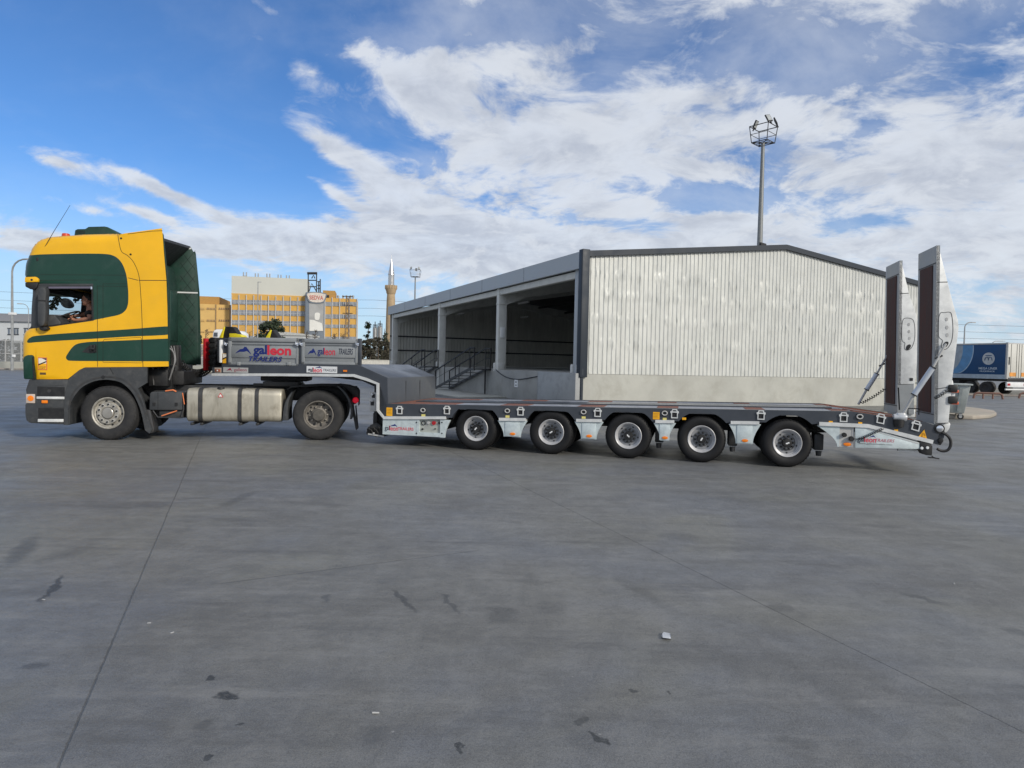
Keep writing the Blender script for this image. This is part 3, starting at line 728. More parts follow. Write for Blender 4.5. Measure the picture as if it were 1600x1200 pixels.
# battery box, straps and step bracket
b = B(); b.prism(P([(232, 641), (233, 615), (236, 612.2), (282, 612), (284, 614), (284, 641)]), .03, .6, .02); bb = b.obj('battery_box', PLAS, tractor)
b = B(); b.ribbon(P([(246, 613), (246, 641)]), .008, .027); b.box(T.x(238), T.x(242), .015, .03, T.loc(240, 634)[1], T.loc(240, 629)[1]); b.box(T.x(273), T.x(277), .015, .03, T.loc(240, 634)[1], T.loc(240, 629)[1]); b.obj('box_clip', BLK, bb)
b = B(); b.tube([(T.x(238), .05, T.loc(238, 642)[1]), (T.x(246), .03, T.loc(246, 652)[1]), (T.x(282), .03, T.loc(282, 653)[1]), (T.x(286), .05, T.loc(286, 640)[1]), (T.x(284.5), .05, T.loc(284, 614)[1])], .014, 6); b.box(T.x(246), T.x(284), .1, .6, T.loc(260, 654)[1], T.loc(260, 641)[1], .02); b.obj('box_bracket', STEEL, bb)
b = B(); b.tube([(T.x(252), .03, T.loc(252, 650)[1]), (T.x(276), .03, T.loc(276, 642)[1])], .012, 6); b.tube([(T.x(258), .02, T.loc(258, 611)[1]), (T.x(270), .02, T.loc(270, 609.4)[1]), (T.x(275), .02, T.loc(275, 612)[1])], .014, 6); b.tube([(T.x(284.5), .03, T.loc(284, 614)[1]), (T.x(287.6), .03, T.loc(288, 632)[1])], .009, 6); b.obj('ratchet_strap', mat('orange_strap', (.7, .2, .07), .6), bb)
# fuel tank
zt0, zt1 = T.loc(330, 659.6)[1], T.loc(330, 607.4)[1]
def rrect(y0, y1, z0, z1, r, n=6):
    return ([(y0 + r - r * math.cos(R(90 * i / n)), z1 - r + r * math.sin(R(90 * i / n))) for i in range(n + 1)] + [(y1 - r + r * math.sin(R(90 * i / n)), z1 - r + r * math.cos(R(90 * i / n))) for i in range(n + 1)] +
            [(y1 - r + r * math.cos(R(90 * i / n)), z0 + r - r * math.sin(R(90 * i / n))) for i in range(n + 1)] + [(y0 + r - r * math.sin(R(90 * i / n)), z0 + r - r * math.cos(R(90 * i / n))) for i in range(n + 1)])
b = B(); b.prism(rrect(.03, .72, zt0, zt1, .13), T.x(290.4), T.x(440.4), .035, 3, axis='x'); tk = b.obj('fuel_tank', TANK, tractor)
for a, c in ((309, 316), (371, 377.4), (397.6, 404)):
    b = B(); b.prism(rrect(.018, .735, zt0 - .015, zt1 + .012, .14), T.x(a), T.x(c), .006, 1, axis='x'); b.obj('tank_strap', STEEL, tk)
x, z = T.loc(344.6, 607.5, .12)
b = B(); b.lathe([(.07, -.04), (.075, .0), (.06, .03), (0, .035)], (x, .16, z), 'z', 18); b.obj('filler_cap', BLK, tk)
b = B(); b.prism(P([(344, 613.6), (339.6, 620.8), (348.6, 620.8)]), .022, .026); b.obj('warning_triangle', mat('triangle_red', (.6, .05, .04), .5), tk)
b = B(); b.prism(P([(344, 615.6), (341.4, 619.8), (346.8, 619.8)]), .018, .022); b.obj('triangle_face', WHT, tk)
for px in (298, 313, 374, 401): b = B(); b.box(T.x(px) - .03, T.x(px) + .03, .1, .8, zt0 - .07, zt0 - .02, .01); b.obj('tank_bracket', STEEL, tk)
# rear mudguards, lamp bracket
def mud(pts_o, pts_i, name='mudguard'):
    b = B(); b.prism(P(pts_o + pts_i[::-1]), -.01, .66, .01); return b.obj(name, PLAS, tractor)
mud(smooth([(467, 604.4), (455, 613), (447, 626), (443, 640), (441.6, 657)], 3), smooth([(461, 608), (456, 616), (451, 628), (449.5, 642), (450, 657)], 3))
mud(smooth([(525, 603), (534, 611), (543, 624), (547.6, 640), (546.6, 655)], 3), smooth([(530, 603.4), (538.5, 611), (547, 624), (551.4, 640), (550, 655)], 3))
b = B()
b.prism(P([(448, 609), (455, 602.6), (500, 600.2), (535, 600.6), (536, 604), (500, 603.6), (455, 606)], .3), .3, .75, .005)
b.prism(P([(530, 599), (547, 601), (560, 606), (562.6, 610), (562, 632), (560, 634), (559.6, 624), (552, 618), (541, 608)], .3), .25, .4, .01)
b.obj('lamp_bracket', BLK, tractor)
b = B(); x, z = T.loc(555.6, 625.4, .2); b.lathe([(.03, .06), (.055, .05), (.062, .0), (.045, -.03), (0, -.035)], (x, .2, z), 'y', 20); b.obj('tail_lamp', TAIL, tractor)
b = B(); b.prism(T.L([(549, 632), (552, 630), (557, 655), (559.6, 670), (556, 672), (552.6, 655)], .2), .18, .2); b.prism(T.L([(555, 634), (557, 633), (560.4, 668), (558, 671)], .25), .23, .25); b.obj('mudflap', STEEL, tractor)
# fifth wheel
xk, zk = T.loc(447, 597, 1.25)
b = B(); b.box(xk - .45, xk + .5, .8, 1.7, zc + .1, zc + .2, .03); b.prism([(xk - .3, zc), (xk - .2, zc + .12), (xk + .25, zc + .12), (xk + .35, zc)], .75, 1.75, .01); b.box(xk - .35, xk + .35, .5, .8, zc + .0, zc + .1, .01)
b.box(T.x(385), T.x(410), .7, .8, zc, zc + .05); b.obj('fifth_wheel', STEEL, tractor)
# inside the cab: seats, dashboard, wheel, fringe
def seat(y):
    b = B(); sx = T.x(141, y); z0 = T.loc(140, 470, .5)[1] - .82
    b.prism([(sx - .42, z0), (sx + .1, z0 - .03), (sx + .12, z0 + .12), (sx - .42, z0 + .14)], y - .25, y + .25, .04)
    b.prism([(sx + .05, z0 + .1), (sx + .18, z0 + .1), (sx + .3, z0 + .72), (sx + .2, z0 + .74)], y - .24, y + .24, .04)
    b.prism([(sx + .21, z0 + .74), (sx + .3, z0 + .74), (sx + .33, z0 + .95), (sx + .24, z0 + .96)], y - .13, y + .13, .03)
    b.obj('seat', INT, tractor)
seat(.6); seat(1.85)
dz = T.loc(90, 497, 1.2)[1]
b = B(); b.prism([(T.x(62, .2), zb), (T.x(62, .2), dz - .05), (T.x(70, .2), dz), (T.x(88, .2), dz + .01), (T.x(98, .2), dz - .12), (T.x(98, .2), zb)], .12, W - .12, .03); b.obj('dashboard', PLAS, tractor)
x, z = T.loc(104, 491, .55)
b = B(); ring = [(x + .23 * math.cos(a) * math.sin(R(62)), .58 + .23 * math.sin(a), z - .05 + .23 * math.cos(a) * math.cos(R(62))) for a in [2 * math.pi * k / 24 for k in range(24)]]
b.tube(ring, .016, 6, closed=True); b.tube([ring[0], ring[12]], .012, 5); b.tube([ring[6], ring[18]], .012, 5); b.lathe([(0, -.03), (.07, -.02), (.07, .02), (0, .03)], (x, .58, z - .05), 'x', 12); b.obj('steering_wheel', BLK, tractor)
b = B()
for k in range(46):
    t = k / 45; y = .3 + 1.9 * t; x = T.x(66, y) + .05 + .06 * math.sin(k * 1.7); l = .1 + .12 * rnd.random() + (.12 if k % 7 < 2 else 0)
    z1 = T.loc(90, 446, 1.0)[1]
    b.poly([(x, y - .03, z1), (x + .01, y + .03, z1), (x + .01, y + .028, z1 - l), (x, y, z1 - l - .05), (x, y - .028, z1 - l)], [(0, 1, 2, 3, 4)])
b.obj('windscreen_fringe', INT, tractor)
# ornaments and leaves hanging inside the far window
b = B()
for (px, py, r) in ((78, 477, .05), (83, 480, .06), (87, 472, .06), (92, 470, .055), (90, 466, .07), (81, 473, .05), (120, 466, .05), (74, 486, .03), (118, 470, .035)):
    x, z = T.loc(px, py, 1.9)
    for k in range(9): 
        dx, dz_ = rnd.uniform(-r, r), rnd.uniform(-r, r); q = r * .55
        b.poly([(x + dx - q, 1.9, z + dz_), (x + dx, 1.88, z + dz_ + q), (x + dx + q, 1.92, z + dz_ + q * .2), (x + dx, 1.9, z + dz_ - q)], [(0, 1, 2, 3)])
x, z = T.loc(85, 462, 1.9); b.box(T.x(72, 1.9), T.x(126, 1.9), 1.89, 1.92, z - .02, z + .15)
b.obj('window_ornaments', mat('dark_olive', (.02, .03, .012), .8), tractor)

# ================================================================== driver
def skin_body(name, nodes, edges, m, parent, root=0, lvl=2, extra=None, voxel=0):
    me = bpy.data.meshes.new(name); me.from_pydata([n_[0] for n_ in nodes], edges, [])
    o = bpy.data.objects.new(name, me); COL.objects.link(o)
    md = o.modifiers.new('s', 'SKIN'); md.use_smooth_shade = True
    o.modifiers.new('u', 'SUBSURF').levels = lvl
    for i, n_ in enumerate(nodes):
        sv = me.skin_vertices[0].data[i]; r = n_[1]; sv.radius = (r, r) if not isinstance(r, tuple) else r; sv.use_root = (i == root)
    dg = bpy.context.evaluated_depsgraph_get(); me2 = bpy.data.meshes.new_from_object(o.evaluated_get(dg)); me2.name = name
    if extra is not None:
        bm = bmesh.new(); bm.from_mesh(me2); extra(bm); bm.to_mesh(me2); bm.free()
        o2 = bpy.data.objects.new('r', me2); COL.objects.link(o2); rm_ = o2.modifiers.new('r', 'REMESH'); rm_.mode = 'VOXEL'; rm_.voxel_size = voxel; rm_.use_smooth_shade = True
        sm_ = o2.modifiers.new('s', 'SMOOTH'); sm_.iterations = 3
        dg = bpy.context.evaluated_depsgraph_get(); me3 = bpy.data.meshes.new_from_object(o2.evaluated_get(dg)); bpy.data.objects.remove(o2); me2 = me3; me2.name = name
    bpy.data.objects.remove(o); me2.materials.clear(); me2.materials.append(m)
    for p_ in me2.polygons: p_.use_smooth = True
    r_ = bpy.data.objects.new(name, me2); COL.objects.link(r_)
    if parent: r_.parent = parent
    return r_
def q3(px, py, v): x, z = T.loc(px, py, v); return (x, v, z)
hd = q3(137, 468.6, .4); DX = lambda dx, dy, dz: (hd[0] + dx, .4 + dy, hd[2] + dz)
nodes = []; edges = []
def nd(p, r, par=None):
    nodes.append((p, r)); i = len(nodes) - 1
    if par is not None: edges.append((par, i))
    return i
pel = nd(DX(.14, .1, -.78), .15); sp = nd(DX(.13, .1, -.55), (.15, .12), pel); ch = nd(DX(.1, .1, -.36), (.16, .13), sp); nb = nd(DX(.06, .06, -.22), .075, ch)
nk = nd(DX(.03, .02, -.13), .055, nb); jaw = nd(DX(.01, 0, -.06), .055, nk)
for dy, elb, wr, hand in ((-.08, q3(141.5, 498, .3), q3(118, 500.5, .38), q3(110.5, 498, .45)), (.3, q3(134, 491, .82), q3(113.5, 494.4, .72), q3(107.5, 493.6, .66))):
    sh = nd(DX(.06, dy, -.26), .07, nb); e_ = nd(elb, .05, sh); fm = nd(tuple((Vector(elb) * .55 + Vector(wr) * .45)), .043, e_); w_ = nd(wr, .03, fm)
    pm = nd(tuple(Vector(wr).lerp(Vector(hand), .6)), (.03, .042), w_)
    for k in range(4):
        o0 = Vector(hand) + Vector((.0, (k - 1.5) * .02, .012)); f1_ = nd(tuple(o0), .011, pm); f2_ = nd(tuple(o0 + Vector((-.03, 0, -.012))), .0095, f1_); nd(tuple(o0 + Vector((-.035, 0, -.04 + .004 * k))), .008, f2_)
    t1 = nd(tuple(Vector(wr).lerp(Vector(hand), .5) + Vector((0, -.035, .025))), .012, pm); nd(tuple(Vector(hand) + Vector((0, -.03, .04))), .01, t1)
for dy in (-.1, .12):
    kn = nd(DX(-.32, .1 + dy, -.72), .075, pel); nd(DX(-.38, .1 + dy, -1.12), .05, kn)
def head_bits(bm):
    def ell(c, r, rot=0):
        m4 = Matrix.Translation(c) @ Matrix.Rotation(rot, 4, 'Y') @ Matrix.Diagonal((*r, 1)); bmesh.ops.create_icosphere(bm, subdivisions=3, radius=1, matrix=m4)
    ell(DX(.005, 0, .03), (.098, .078, .095)); ell(DX(-.02, 0, -.04), (.068, .062, .078), R(-12)); ell(DX(-.06, 0, -.085), (.03, .03, .026))
    ell(DX(-.1, 0, -.018), (.022, .014, .018)); ell(DX(-.092, 0, .002), (.012, .011, .03), R(-14)); ell(DX(-.084, 0, -.052), (.012, .024, .012)); ell(DX(-.084, 0, .032), (.014, .045, .01))
    for s__ in (-1, 1): ell(DX(.012, s__ * .078, -.008), (.02, .01, .032))
dr = skin_body('person', nodes, edges, SKIN, None, 0, 2, head_bits, .0065)
dr.location = (T.o.x, T.o.y, 0); dr.rotation_euler = (0, 0, T.yaw)
tag(dr, 'driver in a black t-shirt sitting in the truck cab with both hands on the wheel', 'person')
n2 = [(DX(.14, .1, -.78), .165), (DX(.13, .1, -.55), (.165, .135)), (DX(.1, .1, -.36), (.175, .145)), (DX(.07, .08, -.24), .095), (DX(.06, -.08, -.26), .085), (tuple(Vector(DX(.06, -.08, -.26)).lerp(Vector(q3(141.5, 498, .3)), .6)), .068), (DX(.06, .3, -.26), .085), (tuple(Vector(DX(.06, .3, -.26)).lerp(Vector(q3(134, 491, .82)), .6)), .068)]
skin_body('t_shirt', n2, [(0, 1), (1, 2), (2, 3), (3, 4), (4, 5), (3, 6), (6, 7)], CLOTH, dr, 0, 1)
b = B(); b.lathe([(.0, .103), (.05, .093), (.08, .06), (.092, .02), (.088, -.03)], (0, 0, 0), 'z', 16)
for v_ in b.bm.verts: v_.co = Vector(DX(.024, 0, .032)) + Vector((v_.co.x * 1.06, v_.co.y * .9, v_.co.z + (.3 * v_.co.x if v_.co.x < 0 else -.5 * v_.co.x) * (-1 if v_.co.x < 0 else 1)))
b.obj('hair', HAIR, dr)
b = B()
for dy in (-.032, .032): b.box(hd[0] - .092, hd[0] - .08, .4 + dy - .014, .4 + dy + .014, hd[2] + .01, hd[2] + .02, .003)
b.box(hd[0] - .098, hd[0] - .085, .38, .42, hd[2] - .054, hd[2] - .05); b.obj('face_features', HAIR, dr)
b = B(); wr = Vector(q3(119, 500.4, .38)); b.lathe([(.036, -.02), (.038, 0), (.036, .02)], tuple(Vector(q3(115.5, 494.4, .73))), 'x', 14); b.obj('wristwatch', BLK, dr)
b = B(); c0 = DX(-.1, .1, -.68); b.lathe([(0, -.34), (.085, -.3), (.1, 0), (.12, .3), (0, .34)], (c0[0], c0[1] - .1, c0[2] + .0), 'x', 12); b.lathe([(0, -.34), (.085, -.3), (.1, 0), (.12, .3), (0, .34)], (c0[0], c0[1] + .12, c0[2]), 'x', 12); b.obj('trousers', mat('khaki_trousers', (.16, .14, .1), .8), dr)
# ================================================================== low loader trailer
L = frame2((743.6, 704), (1234.6, 731))
trailer = thing('lowbed_trailer', 'dark grey five axle lowbed trailer with two raised loading ramps behind the truck', 'trailer', **ft(L))
LW = 2.55
Q = lambda pts, v=0.0: L.L(pts, v)
CX = [743.6, 862, 983.4, 1099, 1234.5]
CXX = [L.x(c) for c in CX]; TRR = .40
for i, x in enumerate(CXX):
    for v, far_ in ((.03, False), (LW - .03, True)):
        wheel(trailer, 'wheel', x, v, TRR, TRR, .24, 'new', RUBN, RIMN, far=far_, rot=R((0, 0, 0, 2, 6)[i]))
        wheel(trailer, 'wheel', x, v + (-.27 if far_ else .27), TRR, TRR, .24, 'new', RUBN, RIMN, far=far_, rot=R((0, 0, 0, 2, 6)[i]))
for x in CXX:
    b = B(); b.cyl((x, 0, TRR), .07, .4, LW - .4, seg=14); b.cyl((x, 0, TRR), .2, .62, .8, seg=20); b.cyl((x, 0, TRR), .2, LW - .8, LW - .62, seg=20)
    b.prism([(x - .5, TRR + .22), (x + .05, TRR + .02), (x + .1, TRR + .12), (x - .45, TRR + .36)], .75, .87, .01); b.prism([(x - .5, TRR + .22), (x + .05, TRR + .02), (x + .1, TRR + .12), (x - .45, TRR + .36)], LW - .87, LW - .75, .01)
    b.lathe([(0, -.16), (.1, -.15), (.12, -.05), (.1, .12), (0, .14)], (x + .2, .95, TRR + .06), 'z', 14)
    b.obj('axle', BLK, trailer)

ZT = lambda px, v=0: L.loc(px, 631 + (px - 606) * (643 - 631) / (1331 - 606), v)[1]
x_front = L.x(606); x_knee = L.x(1331); x_end = L.x(1471)
z_front = L.loc(606, 631)[1]; z_knee = L.loc(1331, 642.9)[1]; z_end = L.loc(1448, 659.6)[1]; x_tail = L.x(1448)
def zdeck(x):
    if x <= x_knee: return z_front + (z_knee - z_front) * (x - x_front) / (x_knee - x_front)
    return z_knee + (z_end - z_knee) * (x - x_knee) / (x_tail - x_knee)
slope = (z_knee - z_front) / (x_knee - x_front)
# white flange line underneath the side beam
zw = lambda x, d=0: L.loc(606, 652.5)[1] + (L.loc(1297, 662.3)[1] - L.loc(606, 652.5)[1]) * (x - x_front) / (L.x(1297) - x_front) + d
AR = .50       # wheel arch radius
def arch_pts(i, zbase):
    x = CXX[i]; cz = TRR - .02; 
    h = max(-.2, min(AR - .01, zbase - cz)); w_ = math.sqrt(AR * AR - h * h)
    a0 = math.degrees(math.acos(max(-1, min(1, -w_ / AR)))); 
    a = math.atan2(h, -w_); a1 = math.atan2(h, w_)
    top = cz + AR; lim = zdeck(x) - .075
    pts = []
    for k in range(17):
        t = a + (a1 - a) * k / 16
        pts.append((x + AR * math.cos(t), min(cz + AR * math.sin(t) * 1.0, lim - .01 * abs(math.cos(t)))))
    return pts
beam_bot = []
for i in range(5): beam_bot += arch_pts(i, zw(CXX[i]) - .0)
side = [(x_front - .03, z_front), ] + [(x_knee, z_knee), (x_tail, z_end)] + Q([(1471, 668), (1476, 674), (1475, 684), (1465, 695), (1457, 692), (1356, 664.6), (1297, 661)]) + beam_bot[::-1] + Q([(600, 651), (592.6, 641.5), (592.6, 599)]) + [(x_front - .03, z_front - .0)]
side = side[:-1]
neck = Q([(346, 568.6), (558, 569), (606, 590.2), (606.3, 631)]) + Q([(606.3, 651), (600, 651), (592.6, 641), (592.6, 600), (553, 584.6), (331, 583.4), (331, 574), (346, 573)])
for v0, v1 in ((0.0, .10), (LW - .1, LW)):
    b = B(); b.prism(side, v0, v1); sb = b.obj('side_beam', ANTH, trailer, smooth=20)
b = B()
b.prism(Q([(346, 568.6), (558, 569), (606, 590.2), (606.4, 652), (600, 652), (592.6, 641), (592.6, 600), (553, 584.6), (331, 583.4), (331, 574), (346, 573)]), .0, LW, .012); gn = b.obj('gooseneck', ANTH, trailer, smooth=20)
b = B(); xs = L.x(606.5)
for v_ in (.85, 1.6): b.box(xs - .0005, xs + .004, v_, v_ + .012, z_front + .02, z_front + .42)
b.obj('weld_line', STEEL, gn)
b = B(); b.prism(Q([(345, 586.6), (430, 589.6), (505, 589.6), (556, 595.6), (577, 605), (579, 672), (586, 676), (600, 652), (592, 641), (592, 600), (553, 586)]), .25, LW - .25, .01); b.obj('neck_underside', BLK, gn)
# flange (white galvanised edge)
def stripline(pts, w, v0, v1, name, m, par):
    b = B(); n = len(pts); up = []; dn = []
    for i, p_ in enumerate(pts):
        a = Vector(pts[max(0, i - 1)]); c = Vector(pts[min(n - 1, i + 1)]); d = (c - a).normalized(); nn = Vector((-d.y, d.x)) * (w / 2)
        up.append((p_[0] + nn.x, p_[1] + nn.y)); dn.append((p_[0] - nn.x, p_[1] - nn.y))
    for i in range(n - 1): b.prism([dn[i], dn[i + 1], up[i + 1], up[i]], v0, v1)
    return b.obj(name, m, par)
stripline(Q([(332, 585.2), (440, 585.6), (553, 586.6), (573, 592.6), (591, 599.8), (591, 641), (600.4, 652.6), (697, 652.8)]) + [], .052, -.03, .16, 'flange', GALV, trailer)
xk_ = [(CXX[i] + .46, CXX[i + 1] - .46) for i in range(4)]
for a, c in xk_: stripline([(a, zw(a)), (c, zw(c))], .052, -.03, .16, 'flange', GALV, trailer)
stripline([(CXX[4] + .46, zw(CXX[4] + .46))] + Q([(1356, 665.4), (1457, 690.4)]), .06, -.03, .16, 'flange', GALV, trailer)
# skirts between the wheels
def skirt(pl, bot, name='side_skirt'):
    b = B(); b.prism(pl, .0, .03); return b.obj(name, SKIRT, trailer)
def curve_side(xt, zt_, xb, zb_, bulge, n=8):
    return [(xt + (xb - xt) * math.sin(R(90) * k / n) ** 1.0 * 1.0 if bulge > 0 else xt + (xb - xt) * (k / n), zt_ + (zb_ - zt_) * (k / n)) for k in range(n + 1)]
def skirt_panel(xa, xb_, za, zb_, inset, zbot):
    left = curve_side(xa, za, xa + inset, zbot, 1); right = curve_side(xb_, zb_, xb_ - inset, zbot, 1)
    return left + right[::-1]
bots = [682.6, 686.2, 689, 693.6]
for i, (a, c) in enumerate(xk_):
    zb_ = L.loc((CX[i] + CX[i + 1]) / 2, bots[i])[1]
    pl = skirt_panel(a - .03, c + .03, zw(a) - .025, zw(c) - .025, .12, zb_)
    sk_ = skirt(pl, None)
    m_ = (a + c) / 2; wv = (c - a) * .27
    b = B(); b.box(m_ - wv, m_ + wv, -.012, -.0, zb_ + .01, zw(m_) - .05, .004); b.ribbon([(m_ - wv, zw(m_) - .04), (m_ + wv, zw(m_) - .04)], .01, -.013); b.obj('skirt_plate', SKIRT, sk_)
    b = B(); b.lathe([(0, -.03), (.05, -.022), (.055, 0)], (m_ + .01, 0, zb_ + .055), 'y', 14)
    for v_ in b.bm.verts: v_.co.z = zb_ + .055 + (v_.co.z - zb_ - .055) * .5
    b.obj('side_marker', ORG, sk_)
zb0 = L.loc(640, 680.6)[1]
xc0, xc1 = L.x(652.6), L.x(689)
pl = [(L.x(599), zw(L.x(599)) - .025), (L.x(599), zb0), (xc0, zb0), (xc0, zw(xc0) - .025)]
sk0 = skirt(pl, None, 'toolbox_door')
b = B(); b.box(xc0, xc1, .03, .06, zb0, zw(xc0) - .025); cp = b.obj('control_box', mat('control_panel', (.42, .44, .4), .5, .2, .1, 12), trailer)
b = B(); b.box(xc0, xc1, -.004, .03, zb0, zb0 + .075); b.prism([(xc0, zb0), (xc0 + .05, zb0), (xc0 + .05, zw(xc0) - .025), (xc0, zw(xc0) - .025)], -.006, .03); b.obj('box_lip', SKIRT, cp)
b = B(); b.prism([(xc1, zw(xc1) - .025)] + curve_side(L.x(705), zw(xc1) - .025, L.x(696.5), zb0 - .005, 1) + [(xc1, zb0 - .005)], -.004, .04); b.obj('box_side', SKIRT, cp)
for px, py, r, m in ((661, 661, .045, STEEL), (669, 660.6, .03, LGREY), (677.4, 661, .038, RED), (686.6, 661, .028, BLK), (659.6, 670.6, .018, BLK), (679.4, 670.2, .012, BLK)):
    x, z = L.loc(px, py); b = B()
    if m is STEEL: b.lathe([(r, .03), (r, .015), (r * .7, .015), (r * .7, .03)], (x, 0, z), seg=16)
    else: b.lathe([(r, .03), (r, .005), (0, .0)], (x, 0, z), seg=16)
    b.obj('valve', m, cp)
b = B(); b.ribbon(Q([(667, 662), (663.4, 671)]), .012, .024); b.obj('valve_lever', LGREY, cp)
b = B()
for px, py in ((651, 660), (651, 677), (690.6, 660), (690.6, 677)): x, z = L.loc(px, py); b.lathe([(0, -.01), (.014, -.01), (.014, 0)], (x, 0, z), seg=8)
b.obj('rivet', STEEL, sk0)
# rear skirt
xa = CXX[4] + .46
zr = L.loc(1320, 698.4)[1]
left = curve_side(xa - .03, zw(xa) - .03, L.x(1311.6), zr, 1)
xm0, xm1 = L.x(1314.6), L.x(1334.6)
b = B(); b.prism(left + [(xm0, zr), (xm0, L.loc(1314, 667)[1])], -.0, .03); rsk = b.obj('side_skirt', SKIRT, trailer)
b = B(); b.box(xm0, xm1, .015, .04, zr, L.loc(1320, 667)[1]); b.ribbon([(xm1 + .01, zr), (xm1 + .01, L.loc(1334, 667)[1])], .03, .01); b.obj('skirt_plate', LGREY, rsk)
b = B(); rp = Q([(1336, 667.4), (1354, 667.6), (1436.5, 691.6), (1437, 701.6), (1336, 699.6)]); b.prism(rp, -.01, .03, .004); rp_ = b.obj('toolbox_door', SKIRT, trailer)
b = B(); b.ribbon(Q([(1356, 670), (1436, 693)]), .02, -.014); b.obj('door_edge', GALV, rp_)
b = B(); x, z = L.loc(1324, 694.3); b.lathe([(0, -.03), (.055, -.02), (.06, 0)], (x, .015, z), 'y', 14)
for v_ in b.bm.verts: v_.co.z = z + (v_.co.z - z) * .5
b.obj('side_marker', ORG, rsk)
for px, py, r in ((1319, 679.4, .036), (1330, 685.4, .04)):
    x, z = L.loc(px, py); b = B(); b.lathe([(0, -.05), (r * .8, -.05), (r, -.03), (r, .02)], (x, 0, z), 'y', 14); b.obj('socket_cap', BLK, rsk)
x0, z0 = L.loc(1333, 685.6); x1, z1 = L.loc(1378, 669)
coil('spiral_cable', (x0, -.05, z0), (x0 + (x1 - x0) * .25, -.05, z0 + (z1 - z0) * .05), 0, .003, 2, BLK, trailer, .006)
coil('spiral_cable', (x0 + (x1 - x0) * .2, -.05, z0 + .01), (x1, -.05, z1), .01, .018, 13, BLK, trailer, .005)
# end bracket, under-run roller
b = B(); b.prism(Q([(1437, 689), (1455, 693.4), (1455.6, 711.6), (1447, 711), (1440, 709), (1436.6, 703)]), -.02, .12, .006); eb = b.obj('end_bracket', BLK, trailer)
b = B()
for px, py in ((1439.6, 700), (1448.4, 699.4)): x, z = L.loc(px, py); b.lathe([(0, -.035), (.02, -.033), (.024, -.02)], (x, 0, z), seg=12)
b.obj('bolt', WHT, eb)
b = B(); b.prism(Q([(1408, 701.6), (1436, 703.4), (1436, 706), (1408, 706)]), .1, .16); b.prism(Q([(1406, 701.2), (1409, 701.4), (1409, 706.4), (1406.6, 706)]), .09, .17); b.obj('under_run_bar', GALV, trailer)
b = B(); b.box(L.x(1457), L.x(1463), .05, LW - .05, L.loc(1460, 711)[1], L.loc(1460, 697)[1], .01); b.ribbon(Q([(1455, 712), (1458, 715), (1467, 716.6)]), .02, -.02); b.box(L.x(1456), L.x(1466), -.02, .06, L.loc(1460, 716)[1], L.loc(1460, 714.6)[1]); b.obj('rear_bumper', BLK, trailer)
# tie-down rings
for px, py in ((624.6, 640.6), (698.6, 640.6), (813.6, 642.4), (934, 644.4), (1054, 646.4), (1189, 648.4), (1318, 651.7), (1376, 654), (1431, 665)):
    x, z = L.loc(px, py); w_ = .056; h_ = .078; k = -.28 if px > 1360 else 0
    if 1370 < px < 1380: k = -.2
    sh = lambda dx, dz: (x + dx - k * dz * .6, z + dz + k * dx)
    b = B(); b.plate([sh(-w_, -h_), sh(w_, -h_), sh(w_, h_ * .1), sh(w_ * 1.25, h_ * .15), sh(w_ * 1.25, h_ * .55), sh(w_ * .9, h_ * .6), sh(w_ * .7, h_), sh(-w_ * .7, h_), sh(-w_ * .9, h_ * .6), sh(-w_ * 1.25, h_ * .55), sh(-w_ * 1.25, h_ * .15), sh(-w_, h_ * .1)],
                     [[sh(-w_ * .72, -h_ * .78), sh(w_ * .72, -h_ * .78), sh(w_ * .72, h_ * .25), sh(-w_ * .72, h_ * .25)], [sh(-w_ * .6, h_ * .5), sh(w_ * .6, h_ * .5), sh(w_ * .5, h_ * .8), sh(-w_ * .5, h_ * .8)]], -.022, .0)
    rg = b.obj('lashing_ring', GALV, trailer)
    b = B(); b.prism([sh(-w_ * .72, -h_ * .78), sh(w_ * .72, -h_ * .78), sh(w_ * .72, h_ * .25), sh(-w_ * .72, h_ * .25)], -.004, -.001); b.obj('pocket', BLK, rg)
for px, py in ((661.4, 640), (793, 641), (912, 642.8), (1038.6, 644.6), (1343, 650)):
    x, z = L.loc(px, py); b = B()
    ring = [(x + .042 * math.cos(a), -.02, z - .01 + .034 * math.sin(a)) for a in [2 * math.pi * k / 18 for k in range(18)]]
    b.tube(ring, .011, 6, closed=True); rg = b.obj('lashing_eye', LGREY, trailer)
    b = B(); b.lathe([(0, -.004), (.055, -.003), (.06, .0)], (x, 0, z - .012), seg=16); b.box(x - .05, x + .05, -.01, 0, z + .022, z + .03); b.obj('pocket', BLK, rg)
# labels
def lab(x0, y0, x1, y1, m, name='label', v=-.004, par=trailer):
    a = L.loc(x0, y0); c = L.loc(x1, y1); b = B(); b.box(a[0], c[0], v, v + .004, c[1], a[1]); return b.obj(name, m, par)
def lines_on(o_, x0, y0, x1, y1, n, m, v):
    b = B(); a = L.loc(x0, y0); c = L.loc(x1, y1)
    for k in range(n):
        z = a[1] + (c[1] - a[1]) * (k + .5) / n; b.box(a[0], c[0] - (k % 3) * .01, v - .002, v, z - .004, z + .004)
    return b.obj('print', m, o_)
ol = lab(604, 636.6, 613, 650, YLB, 'warning_label'); lines_on(ol, 605, 638, 612, 648, 4, mat('label_print', (.5, .22, .01), .5), -.004)
ol = lab(1020.4, 643.6, 1030.4, 655.4, YLB, 'warning_label'); lines_on(ol, 1021.4, 645, 1029.4, 654, 4, mat('label_print', (.5, .22, .01), .5), -.004)
for px, py in ((661.6, 649), (793, 650.8), (912, 652.4), (1038.6, 654.6), (1069, 654.2), (1298, 659.6), (1344, 661.4), (1400, 672.6)):
    lab(px - 3, py - 1.9, px + 3, py + 1.9, YLB if px > 1050 else YLT, 'tag')
